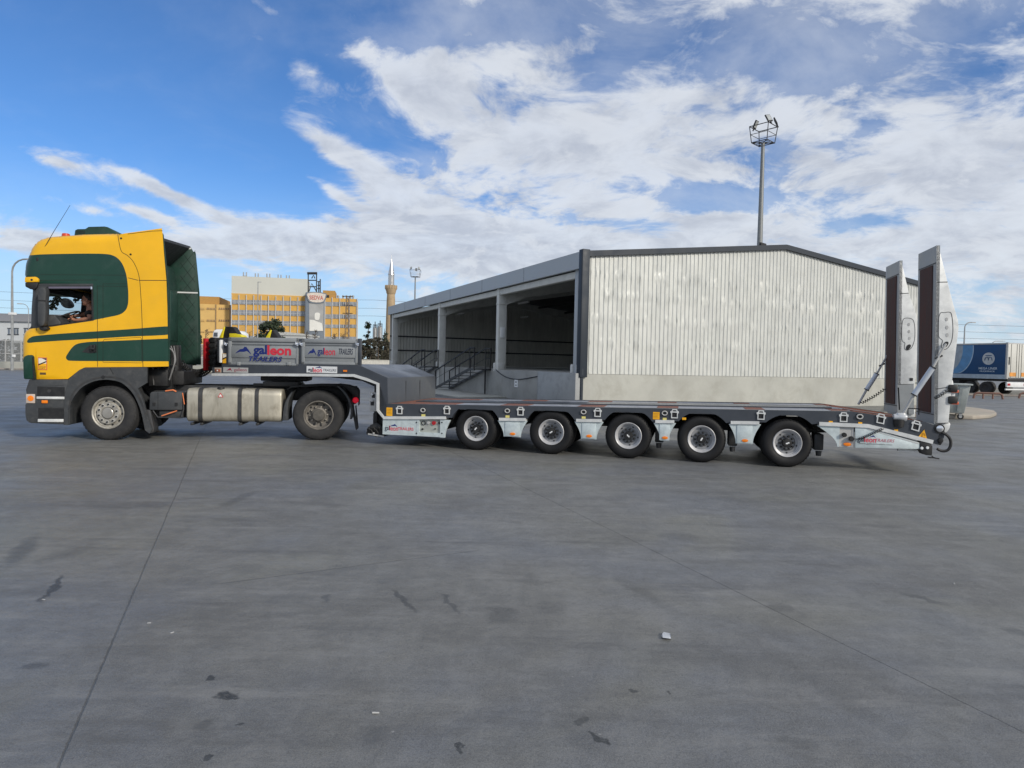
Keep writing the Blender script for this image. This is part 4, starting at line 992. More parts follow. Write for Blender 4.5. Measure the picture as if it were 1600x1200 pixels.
b = B(); b.prism(Q([(1444, 671.4), (1433.4, 684), (1448.6, 687)]), -.006, -.001); wt = b.obj('warning_triangle', YLB, trailer)
b = B(); b.ribbon(Q([(1442, 676), (1440, 683)]), .02, -.009); b.ribbon(Q([(1438.6, 682.6), (1445.6, 684)]), .016, -.009); b.ribbon(Q([(1443.6, 677), (1445.4, 681)]), .014, -.009); b.obj('triangle_sign', mat('label_print', (.5, .22, .01), .5), wt)
# logos
def swoosh(par, a, c, v, m, flip=False):
    pts = [(0, .02), (.12, .3), (.3, .62), (.5, .72), (.58, .98), (.7, .95), (.78, .72), (.84, .58), (1, .02), (.96, 0), (.82, .3), (.72, .42), (.6, .3), (.45, .28), (.3, .3), (.15, .18)]
    x0, z0 = a; x1, z1 = c
    b = B(); b.prism([(x0 + (x1 - x0) * p_[0], z0 + (z1 - z0) * p_[1]) for p_ in pts], v, v + .001); return b.obj('emblem', m, par)
# lettering in two colours: split the word at the middle
def galleon(par, f_, x0, x1, y0, y1, v, c1, c2, bold=.02):
    split = x0 + (x1 - x0) * .37
    a = f_(x0, y1, v); s1 = f_(split - 1 * (x1 - x0) / 100, y1, v); s2 = f_(split, y1, v); c = f_(x1, y0, v)
    hh = c[1] - a[1]
    text('lettering', 'gal', c1, par, a[0], s1[0], a[1] - hh * .22, c[1] + hh * .12, v, bold=bold)
    text('lettering', 'leon', c2, par, s2[0], c[0], a[1] + 0 * hh, c[1] + hh * .12, v, bold=bold)
# dropside boxes on the neck
def dropside(px0, px1, py0, py1, main, nm='dropside_panel'):
    a = L.loc(px0, py1, .02); c = L.loc(px1, py0, .02); x0, z0 = a; x1, z1 = c; v = .0
    b = B(); b.box(x0, x1, v + .02, v + .05, z0, z1, .004)
    o_ = b.obj(nm, SILV, trailer)
    hgt = z1 - z0; fr_ = .055
    b = B()
    for (a0, a1, b0, b1) in ((x0, x1, z0, z0 + .05), (x0, x1, z1 - .08, z1), (x0, x0 + .07, z0, z1), (x1 - .05, x1, z0, z1), (x0 + .07, x1 - .05, z0 + hgt * .27, z0 + hgt * .68)):
        b.box(a0, a1, v, v + .02, b0, b1, .006)
    b.obj('raised_profile', SILV, o_)
    b = B()
    for t in (.3, .745): b.ribbon([(x0 + .07, z0 + hgt * t - .0), (x1 - .05, z0 + hgt * t)], .018, v + .012)
    b.ribbon([(x0 + .07, z1 - .086), (x1 - .05, z1 - .086)], .02, v + .012)
    b.obj('groove', SILVD, o_)
    return o_, x0, x1, z0, z1
o1, *_r = dropside(357.4, 467, 528.4, 569.6, True)
LW_ = lambda px, py, v=0: L.loc(px, py, v)
swoosh(o1, L.loc(367.6, 552.6), L.loc(392.4, 541.8), -.003, NAVY)
galleon(o1, LW_, 395.6, 455, 541.6, 554.4, -.004, NAVY, REDL, .035)
text('lettering', 'TRAILERS', NAVY, o1, *(L.x(388.6), L.x(440.6)), L.loc(400, 564.6)[1], L.loc(400, 556.6)[1], -.003, shear=.25, bold=.02)
o2, *_r = dropside(471.6, 559.6, 530, 568.6, False)
swoosh(o2, L.loc(480.6, 554.6), L.loc(494.4, 544.4), -.003, NAVY)
galleon(o2, LW_, 496, 523.6, 545, 554.6, -.004, NAVY, REDL, .012)
text('lettering', 'TRAILERS', DRKL, o2, L.x(528.6), L.x(551), L.loc(540, 554)[1], L.loc(540, 544.6)[1], -.003, shear=.2, bold=.01)
for px in (356, 469.4, 560.6):
    x = L.x(px, .02); b = B(); b.box(x - .035, x + .03, .01, .08, L.loc(px, 572)[1], L.loc(px, 529)[1], .006); b.obj('corner_post', ANTH, trailer)
for px in (353.6, 465, 471.6, 559):
    x, z = L.loc(px, 538.4, 0); b = B(); b.tube([(x - .03, -.02, z + .05), (x - .02, -.04, z), (x + .03, -.03, z - .03)], .013, 6); b.box(x - .03, x + .03, -.02, .0, z - .02, z + .03, .005); b.obj('drop_latch', CHR, trailer)
for px in (373, 451): x, z = L.loc(px, 568.6, 0); b = B(); b.box(x - .04, x + .04, -.02, .02, z - .03, z + .04, .01); b.obj('hinge', SILV, o1)
# rest of the bin: far side, rear, front, floor
xa_, xb_ = L.x(357.4), L.x(559.6); zb_ = L.loc(400, 568.6)[1]; zt_ = L.loc(357, 528.4)[1]
b = B(); b.prism([(L.x(347, .0), zb_ - .02), (L.x(347), zt_ - .0), (L.x(357), zt_), (L.x(357), zb_ - .02)], .03, LW - .03, .01); hb = b.obj('headboard', ANTH, trailer)
sk2 = lab(346.6, 552, 356.6, 567.6, YLB, 'warning_sticker', .02)
b = B(); b.use(mat('sticker_white', (.75, .7, .6), .5)).prism(Q([(347, 552.4), (356.4, 552.4), (356.4, 558), (347, 559)]), .016, .019); b.use(BLK).prism(Q([(347, 560), (356.4, 555.6), (356.4, 557.4), (347, 562)]), .013, .016); b.use(BLK).prism(Q([(349, 553), (356.4, 554), (356.4, 552.6)]), .013, .016); b.obj('sticker_picture', None, sk2)
# front stack: rounded black box with white edge, rear of it a black spare tyre pile and red board
b = B(); b.box(L.x(335.6), L.x(342), .03, .6, L.loc(340, 567)[1], L.loc(340, 531)[1], .05, 3); bx_ = b.obj('front_box', PLAS, trailer)
b = B(); b.box(L.x(341.4), L.x(345.2), .0, .62, L.loc(343, 567)[1], L.loc(343, 530.8)[1], .02); b.obj('box_edge', WHT, bx_)
b = B(); b.use(BLK)
zz0, zz1 = L.loc(328, 579, .35)[1], L.loc(328, 527, .35)[1]
b.box(L.x(326.6, .35), L.x(336, .35), .35, 2.1, zz0, zz1, .02)
for k in range(6): b.box(L.x(325.8, .35), L.x(336, .35), .33, 2.12, zz0 + (zz1 - zz0) * (k + .1) / 6, zz0 + (zz1 - zz0) * (k + .8) / 6, .015)
bl = b.obj('equipment_locker', None, trailer)
b = B(); b.box(L.x(321.4, .5), L.x(325.8, .5), .4, 2.0, zz0 - .0, zz1 - .02, .015)
b.obj('front_board', RED, bl)
lp = lab(335.6, 574.4, 346, 582.4, mat('beige_plate', (.42, .36, .3), .5), 'lamp_plate', -.006)
b = B(); b.use(mat('brown_lens', (.3, .1, .05), .3)).box(L.x(336.8), L.x(344.8), -.02, -.006, L.loc(340, 581)[1], L.loc(340, 576.6)[1], .004); b.use(WHT).box(L.x(339.6), L.x(341.6), -.023, -.02, L.loc(340, 579.8)[1], L.loc(340, 577.8)[1]); b.obj('position_lamp', None, lp)
lp = lab(349.2, 573.6, 388, 582.8, mat('grey_plate', (.42, .42, .41), .5), 'name_plate', -.008)
swoosh(lp, L.loc(354.4, 580), L.loc(363, 574.8), -.010, mat('maroon', (.3, .02, .05), .5)); text('lettering', 'galleon', mat('maroon', (.3, .02, .05), .5), lp, L.x(366), L.x(385.6), L.loc(370, 581.4)[1], L.loc(370, 575)[1], -.010)
lp = lab(479.4, 571.8, 527, 583.2, WHT, 'name_plate', -.008)
swoosh(lp, L.loc(492, 575.6), L.loc(504, 572.6), -.010, NAVY); galleon(lp, LW_, 481, 503, 575.4, 581.4, -.010, DRKL, REDL, .02)
text('lettering', 'TRAILERS', DRKL, lp, L.x(505), L.x(525.6), L.loc(515, 580.4)[1], L.loc(515, 576.6)[1], -.010, shear=.2)
lab(537, 578, 543, 581, ORG, 'side_marker', -.02)
# toolbox lettering
swoosh(sk0, L.loc(609, 666.6), L.loc(621, 662.8), -.003, NAVY)
galleon(sk0, LW_, 601, 622, 666.6, 672.4, -.003, DRKL, REDL, .01)
text('lettering', 'TRAILERS', REDL, sk0, L.x(623), L.x(647.4), L.loc(635, 672.4)[1], L.loc(635, 667.8)[1], -.003, bold=.01)
text('lettering', 'www.galleontrailers.com', WHT, sk0, L.x(606), L.x(644), L.loc(625, 676.6)[1], L.loc(625, 674.2)[1], -.003)
swoosh(rp_, L.loc(1358, 683.6), L.loc(1368, 680), -.013, NAVY)
galleon(rp_, LW_, 1339.6, 1369, 684, 690.4, -.014, DRKL, REDL, .01)
text('lettering', 'TRAILERS', mat('pale_red', (.5, .12, .16), .5), rp_, L.x(1371), L.x(1401), L.loc(1386, 690.8)[1], L.loc(1386, 686)[1], -.014, shear=.3)
text('lettering', 'www.galleontrailers.com', STEEL, rp_, L.x(1345), L.x(1397), L.loc(1370, 695.4)[1], L.loc(1370, 692.8)[1], -.014)
# landing leg and its fittings beneath the neck
b = B(); b.box(L.x(580.4), L.x(589, .1), .12, .3, L.loc(585, 662)[1], L.loc(585, 602)[1], .01); lg = b.obj('landing_leg', BLK, trailer)
b = B(); b.use(LGREY).box(L.x(578.6, .1), L.x(588.4, .1), .08, .12, L.loc(585, 643.4)[1], L.loc(585, 613.6)[1], .01); b.use(BLK).box(L.x(582.4, .1), L.x(587, .1), .07, .08, L.loc(585, 622)[1], L.loc(585, 616)[1]); b.box(L.x(580.6, .1), L.x(585.6, .1), .07, .08, L.loc(585, 634)[1], L.loc(585, 627)[1])
b.use(CHR)
for py in (616, 626): x, z = L.loc(582, py, .05); b.lathe([(0, -.03), (.022, -.03), (.026, .03)], (x, .05, z), 'y', 10)
b.obj('leg_valve_plate', None, lg)
b = B(); b.prism(L.L([(571, 676.6), (574, 671), (578, 664), (588, 660), (594, 664), (600, 672), (602, 680.6), (592, 683.6), (574, 680)], .1), .1, .5, .02)
for k in range(5): x, z = L.loc(576 + 4 * k, 672 + (k % 2) * 4, .06); b.tube([(x - .04, .08, z), (x, .05, z + .06), (x + .04, .08, z - .02)], .012, 5)
b.obj('landing_foot', BLK, lg)
b = B(); b.ribbon(L.L([(575, 678), (600, 682)], .08), .03, .075); x, z = L.loc(584, 677, .07); b.lathe([(0, 0), (.02, 0), (.02, .02)], (x, .06, z), seg=8); b.obj('foot_edge', LGREY, lg)
# deck
xs_ = [x_front - .02, x_knee, x_tail + .02]
def deck_strip(x0, x1, v0, v1, dz, th, name, m, par=trailer, bev=0):
    cuts = [x0] + [x for x in (x_knee,) if x0 < x < x1] + [x1]
    b = B()
    b.prism([(x, zdeck(x) + dz) for x in cuts] + [(x, zdeck(x) + dz - th) for x in cuts[::-1]], v0, v1, bev)
    return b.obj(name, m, par)
dk = deck_strip(x_front - .02, x_tail, .10, LW - .10, -.012, .08, 'deck', PLATE)
deck_strip(x_front + .2, x_knee - .1, .92, 1.62, .010, .04, 'centre_beam', ANTH, dk)
def board(px0, px1, v0, v1, nm='deck_board'):
    vm = (v0 + v1) / 2
    x0 = L.loc(px0, 632, vm)[0]; x1 = L.loc(px1, 632, vm)[0]
    return deck_strip(x0, x1, v0, v1, -.007, .006, nm, WOOD, dk)
for a, c in ((622, 716), (786, 828), (905, 945), (1027, 1060), (1164, 1193), (1296, 1332)): board(a, c, .14, .84)
for a, c in ((650, 748), (815, 853), (919, 955), (1027, 1057), (1147, 1172), (1275, 1308)): board(a, c, 1.72, 2.42)
for v0, v1 in ((.12, .30), (.62, .84), (1.72, 1.9), (2.2, 2.42)): deck_strip(x_knee + .05, x_tail, v0, v1, .006, .02, 'slope_board', WOOD, dk)
deck_strip(x_knee + .05, x_tail, .3, .62, -.004, .008, 'slope_plate', PLATE, dk)
b = B(); xm = x_front + .4
b.prism([(x_front - .0, zdeck(x_front) + .002), (x_front + .5, zdeck(x_front) + .002), (x_front + .5, zdeck(x_front) - .01), (x_front, zdeck(x_front) - .01)], .1, LW - .1); b.obj('front_deck_board', WOOD, dk)
# under frame
b = B()
for v in (.75, 1.7): b.prism([(x_front, zdeck(x_front) - .1), (x_tail - .1, zdeck(x_tail) - .1), (x_tail - .1, zdeck(x_tail) - .22), (x_knee - .6, TRR + .12), (x_front, TRR + .05)], v, v + .1)
b.box(x_front - .4, x_front + 1.0, .2, LW - .2, TRR - .1, TRR + .2, .02)
b.obj('under_frame', BLK, trailer)
for i, x in enumerate(CXX):
    b = B(); ap = arch_pts(i, zw(x) - .12); n = len(ap)
    b.poly([(a_, y, c_) for y in (.09, .9) for a_, c_ in ap], [(k, k + 1, n + k + 1, n + k) for k in range(n - 1)]); b.obj('wheel_box', BLK, trailer)
for x in CXX[2:]: 
    b = B(); b.box(x + .45, x + .6, .3, .6, TRR - .12, TRR + .15, .02)
    b.lathe([(0, -.05), (.04, -.05), (.05, .03)], (x + .52, .28, TRR - .16), 'z', 12); b.obj('air_tank', STEEL, trailer)

# ------------------------------------------------------------------ ramps
def ramp(v0, v1, side_px, front_l, front_r, wood, far_=False, label=None):
    r = sub('loading_ramp', trailer, label=label)
    so_ = L.L(side_px, v0)
    b = B(); b.prism(so_, v0, v0 + .03, .004); b.prism(so_, v1 - .03, v1, .004)
    b.obj('ramp_cheek', GALV, r)
    xf_top = so_[0]; xf_bot = so_[-1]
    # front face across the width
    def fx(z): t = (z - xf_bot[1]) / (xf_top[1] - xf_bot[1]); return xf_bot[0] + (xf_top[0] - xf_bot[0]) * t
    zb_, zt_ = xf_bot[1], xf_top[1]
    b = B()
    b.poly([(fx(z) + d, y, z) for z in (zb_, zt_) for y in (v0, v1) for d in (0, .05)], [(0, 1, 3, 2), (4, 6, 7, 5), (0, 2, 6, 4), (1, 5, 7, 3), (0, 4, 5, 1), (2, 3, 7, 6)])
    b.obj('ramp_face', SILV, r)
    zA_, zB_ = zb_ + .17, zt_ - (.29 if not far_ else .26); y0, y1 = v0 + .14, v1 - .12
    b = B(); b.poly([(fx(z) - .012 + d, y, z) for z in (zA_, zB_) for y in (y0, y1) for d in (0, .02)], [(0, 1, 3, 2), (4, 6, 7, 5), (0, 2, 6, 4), (1, 5, 7, 3), (0, 4, 5, 1), (2, 3, 7, 6)])
    wd = b.obj('ramp_board', WOODR, r)
    b = B()
    for z in (zB_ + .02, zA_ - .02): b.poly([(fx(z) - .006 + d, y, z + e_) for e_ in (-.008, .008) for y in (v0 + .02, v1 - .02) for d in (0, .02)], [(0, 1, 3, 2), (4, 6, 7, 5), (0, 2, 6, 4), (1, 5, 7, 3), (0, 4, 5, 1), (2, 3, 7, 6)])
    b.obj('ramp_rib', STEEL, r)
    return r, so_
near_px = [(1463.4, 383.4), (1466.5, 384.6), (1480.4, 440), (1489, 473), (1497, 501), (1498, 512), (1494, 546), (1488, 592), (1484, 640), (1482, 661.6), (1459.4, 662.6)]
nr, nso = ramp(0.0, .83, near_px, 0, 0, 0, label='near loading ramp with a folded gas strut')
far_px = [(1405.6, 407), (1408.6, 408.6), (1420, 457.6), (1432, 492), (1437, 512), (1434, 556), (1429.4, 598), (1427, 625), (1428, 648), (1402, 647)]
frp, fso = ramp(1.76, 2.6, far_px, 0, 0, 0, True)
fpv = 1.76
def cheek_detail(par, v, off, lines, slot, holes):
    b = B()
    for l in lines: b.ribbon(L.L(l, v), .012, v - .002)
    b.ribbon(L.L(slot, v), .009, v - .002); b.obj('cheek_seam', STEEL, par)
    for (px, py, w_, h_) in holes:
        x, z = L.loc(px, py, v); b = B(); ring = [(x + w_ * math.cos(a), z + h_ * math.sin(a)) for a in [2 * math.pi * k / 12 for k in range(12)]]
        b.prism(ring, v - .004, v + .001); b.obj('lift_hole', LGREY if w_ < .034 else BLK, par)
slot_n = smooth([(1471, 488), (1474.6, 488.6), (1483, 487.6), (1487, 492), (1489, 512), (1487.6, 530), (1483, 541), (1477, 546), (1472, 544), (1471, 539), (1472.6, 532), (1468, 528), (1466, 521), (1466.6, 500), (1468, 492)], 3, closed=True); slot_n.append(slot_n[0])
cheek_detail(nr, 0, 0, [[(1464, 441), (1480.6, 440.6)], [(1462, 661.6), (1482, 661)], [(1462, 608), (1482, 605)]], slot_n, [(1479, 499, .02, .03), (1479.6, 511.6, .02, .03), (1480, 523.4, .02, .03)])
b = B(); b.prism(L.L(smooth([(1474, 541), (1475, 536), (1479, 533.6), (1482, 535), (1481, 539), (1477, 543)], 3, closed=True), 0), -.004, .001); b.obj('lift_slot', BLK, nr)
slot_f = [(a_ , c_) for a_, c_ in smooth([(1411, 500), (1415, 497), (1424, 498), (1428, 503), (1429.6, 515), (1429, 530), (1425, 542), (1419, 547), (1414, 546), (1413, 541), (1414, 536), (1410, 533), (1409, 525), (1409.4, 508)], 3, closed=True)]; slot_f.append(slot_f[0])
cheek_detail(frp, 1.76, 0, [[(1406, 459), (1420, 458)], [(1406, 601), (1428, 600)]], slot_f, [(1420, 507, .02, .03), (1420.4, 518, .02, .03), (1421, 528.6, .02, .03), (1423.8, 592.8, .022, .022)])
b = B(); b.prism(L.L(smooth([(1415.6, 545), (1417, 540), (1421, 538), (1423.4, 540), (1421.6, 544), (1418, 547)], 3, closed=True), 1.76), 1.755, 1.762); x, z = L.loc(1423.8, 592.8, 1.76); b.box(x - .026, x + .026, 1.752, 1.757, z - .026, z + .026); b.obj('lift_slot', BLK, frp)
b = B(); b.prism(L.L([(1402, 602), (1427.4, 600), (1428, 647), (1402, 646)], 1.755), 1.745, 1.757); b.obj('foot_plate', SILV, frp)
# hinge foot, lamps and hose at the tail
b = B(); b.prism(L.L(smooth([(1461, 660), (1483, 660), (1484.4, 666), (1482, 672), (1476, 676.6), (1468, 674), (1463, 668)], 2, closed=True), .04), .04, .1, .005); b.prism(L.L([(1404, 640), (1430, 640), (1430, 652), (1404, 652)], 1.8), 1.8, 2.5, .01); b.obj('hinge_plate', GALV, trailer)
b = B(); x, z = L.loc(1467.6, 669.6); b.lathe([(.05, .0), (.05, -.03), (.035, -.035), (0, -.035)], (x, 0, z), seg=20); b.obj('hinge_pin', CHR, trailer)
b = B(); b.lathe([(.075, .0), (.075, -.01), (0, -.01)], (x, 0, z), seg=20); x2, z2 = L.loc(1469, 688); b.lathe([(0, -.04), (.035, -.035), (.035, 0)], (x2, 0, z2), seg=12); b.prism(Q([(1466, 676), (1473, 674), (1474, 690), (1470, 696), (1464, 694)]), .0, .08, .01)
b.obj('hinge_bracket', BLK, trailer)
b = B(); b.tube(smooth([(*Q([(1472, 676)])[0][:1], .0, Q([(1472, 676)])[0][1])] + [(L.loc(px, py)[0], -.01, L.loc(px, py)[1]) for px, py in ((1479, 679.6), (1484.6, 687), (1484.6, 697), (1479.6, 703.6), (1471, 704.4), (1464, 701))], 4), .022, 8); b.obj('rear_hose', BLK, trailer)
b = B(); b.use(WHT).prism(L.L([(1483, 594), (1488, 594), (1490, 604), (1492, 616), (1490, 630), (1484.6, 630)], .05), .03, .09, .008)
b.use(BLK)
for py in (606, 624): 
    x, z = L.loc(1487, py, .0); b.box(x - .05, x + .08, -.03, .1, z - .07, z + .05, .02)
b.use(mat('red_orange_tip', (.6, .12, .05), .3))
for py in (611.6, 630): x, z = L.loc(1492, py, .0); b.box(x - .05, x + .05, -.02, .06, z - .02, z + .025, .008)
b.obj('tail_lamp_bracket', None, trailer)
x0, z0 = L.loc(1458, 622, .02); x1, z1 = L.loc(1483, 606, .02); coil('spiral_cable', (x0, -.03, z0), (x1, -.02, z1), .02, .018, 7, BLK, trailer, .006)
x0, z0 = L.loc(1345, 630, 2.3); x1, z1 = L.loc(1383, 607, 2.3); coil('spiral_cable', (x0, 2.3, z0), (x1, 2.3, z1), .02, .022, 11, BLK, trailer, .008)
# gas struts
def strut(p, name_v):
    b = B().use(LGREY); p = [Vector(q_) for q_ in p]
    b.tube([p[0], p[1]], .022, 8); b.tube([p[2], p[3]], .018, 8)
    b.use(mat('strut_blue_grey', (.5, .54, .6), .4, .1)); b.tube([p[1], p[2]], .042, 12)
    b.use(STEEL); b.tube([p[1] - (p[2] - p[1]) * .02, p[1] + (p[2] - p[1]) * .02], .05, 10); b.tube([p[2] - (p[2] - p[1]) * .02, p[2] + (p[2] - p[1]) * .02], .05, 10)
    mid = p[2].lerp(p[3], .45); b.tube([mid - Vector((.05, 0, .03)), mid + Vector((.05, 0, .02))], .016, 6)
    return b.obj('ramp_strut', None, trailer)
def q4(px, py, v): x, z = L.loc(px, py, v); return (x, v, z)
strut([q4(1410.5, 648, .05), q4(1428, 617, -.0), q4(1457.6, 574, -.05), q4(1478, 537, -.04)], 0)
strut([q4(1341, 632, 2.45), q4(1354, 609, 2.45), q4(1370, 584, 2.45), q4(1388, 552, 2.45)], 0)
b = B(); x, z = L.loc(1406, 652, 0); b.lathe([(.0, -.09), (.05, -.09), (.06, -.02), (.075, .02), (.06, .09), (0, .1)], (x, 0, z), 'x', 16); b.box(x - .05, x + .07, -.05, .06, z - .02, z + .07, .02); kb = b.obj('strut_knuckle', mat('cast_zinc', (.55, .56, .57), .35, .4), trailer)
b = B(); x, z = L.loc(1404, 661, 0); b.lathe([(0, -.07), (.07, -.06), (.08, .02), (.08, .06), (0, .06)], (x, -.01, z), 'z', 16); b.obj('strut_socket', BLK, trailer)
b = B(); xh, zh = L.loc(1425, 643, .5)
b.tube([(xh - .06, .5, zh - .05), (xh - .06, .5, zh + .05), (xh + .1, .5, zh + .05), (xh + .1, .5, zh - .05)], .01, 6); b.tube([(L.x(1407, .9), .9, zh), (L.x(1404, .9), .9, zh + .38)], .012, 5); b.obj('deck_handle', BLK, trailer)

# black and yellow warning boards stowed in the bin, air lines to the tractor
zbin = L.loc(400, 567, 1.2)[1]
def board_thing(pts_dark, pts_yel, v, lab_):
    x0 = L.x(pts_dark[0][0], v)
    o_ = thing('wheel_chock', lab_, 'wheel chock', tuple(L.o + L.X * x0 + L.Y * v + Vector((0, 0, zbin))), L.yaw)
    sh = lambda pts: [(a_ - x0, c_ - zbin) for a_, c_ in L.L(pts, v)]
    def foot(pts): return pts
    d = sh(pts_dark); b = B(); b.prism(d, 0, .16, .02); b.obj('wedge', BLK, o_)
    for k, y in enumerate(pts_yel):
        b = B(); b.prism(sh(y), -.02, .18, .006); b.obj('reflective_panel', mat('bright_yellow', (.8, .68, .03), .4), o_)
    return o_
board_thing([(349, 511), (351.4, 510), (363, 510.4), (365, 512), (374, 526), (376, 568), (346, 568)], [[(350.4, 511), (352, 510.6), (347.4, 530), (348, 566), (342, 566), (343, 528)], [(359, 521), (368.6, 521), (377, 524), (378.4, 526.4), (375, 529), (375, 540), (359, 540)]], 1.1, 'black and yellow wheel chock in the trailer bin, the one nearer the cab')
board_thing([(415, 518), (423, 515.6), (427, 515.6), (436, 528.6), (438, 568), (412, 568)], [[(423, 515.6), (424.6, 516), (421.6, 528.6), (421.6, 566), (413, 566), (415, 528.6)]], 1.1, 'black wheel chock with one narrow yellow panel in the middle of the trailer bin')
pc = T.o + T.X * T.x(276, .9) + T.Y * .9; pt = L.o + L.X * L.x(322, .8) + L.Y * .8
z0 = T.loc(276, 562, .9)[1]; z1 = L.loc(326, 573, .8)[1]
for k in range(3):
    s_ = coil('air_line', (pc.x + .0, pc.y + .12 * k, z0 - .02 * k), (pt.x + .06, pt.y + .12 * k, z1 + .02 * k), .16 + .05 * k, .035, 20, BLK, None, .012)
    tag(s_, ('black coiled air line hanging lowest between cab and trailer', 'black coiled cable looping in the middle between cab and trailer', 'black coiled line hanging highest between cab and trailer')[2 - k], 'hose', 'coiled lines between cab and trailer')
# ================================================================== yard
def gmat():
    m = bpy.data.materials.new('worn_concrete'); m.use_nodes = True; N = Nodes(m.node_tree)
    out = N.n('ShaderNodeOutputMaterial'); b = N.n('ShaderNodeBsdfPrincipled'); N.t.links.new(b.outputs[0], out.inputs[0])
    P = N.n('ShaderNodeTexCoord').outputs['Object']
    big = N.noise(P, .22, 5, .6, .5); mid = N.noise(P, .9, 7, .65, .2); fine = N.noise(P, 14, 6, .7); gr = N.noise(P, 160, 3, .7)
    tint = N.noise(N.v('ADD', P, (31, 7, 0)), .35, 4, .6, .3)
    sw = N.noise(N.v('MULTIPLY', P, (.35, 1.6, 1)), 1.1, 7, .62, .2)
    c = N.mix(N.mapr(big, .3, .7), GC[0], GC[1])
    c = N.mix(N.m('MULTIPLY', N.mapr(tint, .42, .62), .75), c, GC[2])
    tint2 = N.noise(N.v('ADD', P, (3, 57, 0)), .5, 4, .6, .5)
    c = N.mix(N.m('MULTIPLY', N.mapr(tint2, .5, .68), .6), c, GC[3])
    c = N.mix(N.m('MULTIPLY', N.mapr(mid, .45, .68), .6), c, GC[4])
    c = N.mix(N.m('MULTIPLY', N.mapr(sw, .5, .7), .28), c, GC[5])
    c = N.mix(N.m('MULTIPLY', N.mapr(fine, .4, .7), .4), c, (.075, .075, .073))
    c = N.mix(N.m('MULTIPLY', N.mapr(gr, .4, .62), .4), c, (.3, .3, .285)); c = N.mix(N.m('MULTIPLY', N.mapr(N.noise(P, 75, 5, .8), .5, .62), .5), c, (.06, .06, .06))
    rot = N.n('ShaderNodeMapping'); rot.inputs['Rotation'].default_value = (0, 0, R(38)); rot.inputs['Scale'].default_value = (.3, 2.6, 1); N.t.links.new(P, rot.inputs['Vector'])
    s2 = N.noise(rot.outputs[0], 1.3, 8, .7, .1)
    rot = N.n('ShaderNodeMapping'); rot.inputs['Rotation'].default_value = (0, 0, R(-55)); rot.inputs['Scale'].default_value = (.3, 2.2, 1); N.t.links.new(P, rot.inputs['Vector'])
    s3 = N.noise(rot.outputs[0], 1.7, 8, .7, .1)
    c = N.mix(N.m('MULTIPLY', N.mapr(s2, .5, .68), .5), c, GC[4]); c = N.mix(N.m('MULTIPLY', N.mapr(s3, .52, .68), .45), c, GC[5])
    pt = N.noise(P, 3.4, 9, .75, .15); c = N.mix(N.m('MULTIPLY', N.mapr(pt, .49, .62), .3), c, (.09, .09, .088)); c = N.mix(N.m('MULTIPLY', N.mapr(pt, .5, .38), .25), c, (.24, .24, .235))
    x, y, z = N.sep(P)
    wob = N.m('MULTIPLY', N.m('SUBTRACT', N.noise(P, 1.2, 3), .5), .08)
    jn = N.m('MULTIPLY', N.m('SUBTRACT', N.noise(P, 25, 3), .5), .012)
    jm = 0.0
    for (p0, p1, wd, amt, lim) in (((320, 668), (90, 1200), .004, .42, None), ((760, 733), (1600, 1145), .0035, .38, None), ((372, 908), (730, 862), .007, .3, (-7, -.2)), ((700, 1200), (1100, 1080), .004, .0, None)):
        if amt == 0: continue
        a, c_ = ground(*p0), ground(*p1); d = (c_ - a).normalized(); nx, ny = -d.y, d.x; k = nx * a.x + ny * a.y
        dist = N.m('ABSOLUTE', N.m('ADD', N.m('SUBTRACT', N.m('ADD', N.m('MULTIPLY', x, nx), N.m('MULTIPLY', y, ny)), k), N.m('ADD', jn, N.m('MULTIPLY', wob, .15))))
        l = N.m('MULTIPLY', N.mapr(dist, wd * .4, wd * 1.8, 1.0, 0.0), amt)
        if lim:
            s0 = min(a.x, c_.x) ; s1 = max(a.x, c_.x)
            l = N.m('MULTIPLY', l, N.m('MULTIPLY', N.m('GREATER_THAN', x, s0 - .1), N.m('LESS_THAN', x, s1 + .1)))
        jm = N.m('MAXIMUM', jm, l)
    # whitish tyre-polished line on the right
    for (p0, p1) in (((1040, 960), (1540, 860)),):
        a, c_ = ground(*p0), ground(*p1); d = (c_ - a).normalized(); nx, ny = -d.y, d.x; k = nx * a.x + ny * a.y
        dist = N.m('ABSOLUTE', N.m('ADD', N.m('SUBTRACT', N.m('ADD', N.m('MULTIPLY', x, nx), N.m('MULTIPLY', y, ny)), k), N.m('MULTIPLY', wob, 4.0)))
        l = N.m('MULTIPLY', N.mapr(dist, .0, .16, 1.0, 0.0), N.mapr(mid, .35, .65)); l = N.m('MULTIPLY', l, N.m('GREATER_THAN', x, .4)); l = N.m('MULTIPLY', l, .35)
        c = N.mix(l, c, (.2, .2, .19))
    c = N.mix(jm, c, (.02, .02, .019))
    wp = N.v('ADD', P, N.v('MULTIPLY', N.v('SUBTRACT', N.noise(P, 7, 4, .6, 0, 'Color'), (.5, .5, .5)), (.16, .22, 0)))
    st = 0.0; wx, wy, wz = N.sep(wp)
    for (ax_, ay_, bx_, by_, wp_, amt) in STREAKS:
        A, C = ground(ax_, ay_), ground(bx_, by_); d_ = C - A; L_ = d_.length; d_ = d_ / L_; rw = wp_ / 2 * A.y / F
        dx = N.m('SUBTRACT', wx, (A.x + C.x) / 2); dy = N.m('SUBTRACT', wy, (A.y + C.y) / 2)
        u = N.m('ADD', N.m('MULTIPLY', dx, d_.x / (L_ / 2)), N.m('MULTIPLY', dy, d_.y / (L_ / 2))); v_ = N.m('ADD', N.m('MULTIPLY', dx, -d_.y / rw), N.m('MULTIPLY', dy, d_.x / rw))
        q = N.m('ADD', N.m('MULTIPLY', u, u), N.m('MULTIPLY', v_, v_)); lo, hi = (.4, 1.3) if amt > .5 else (0.0, 1.7)
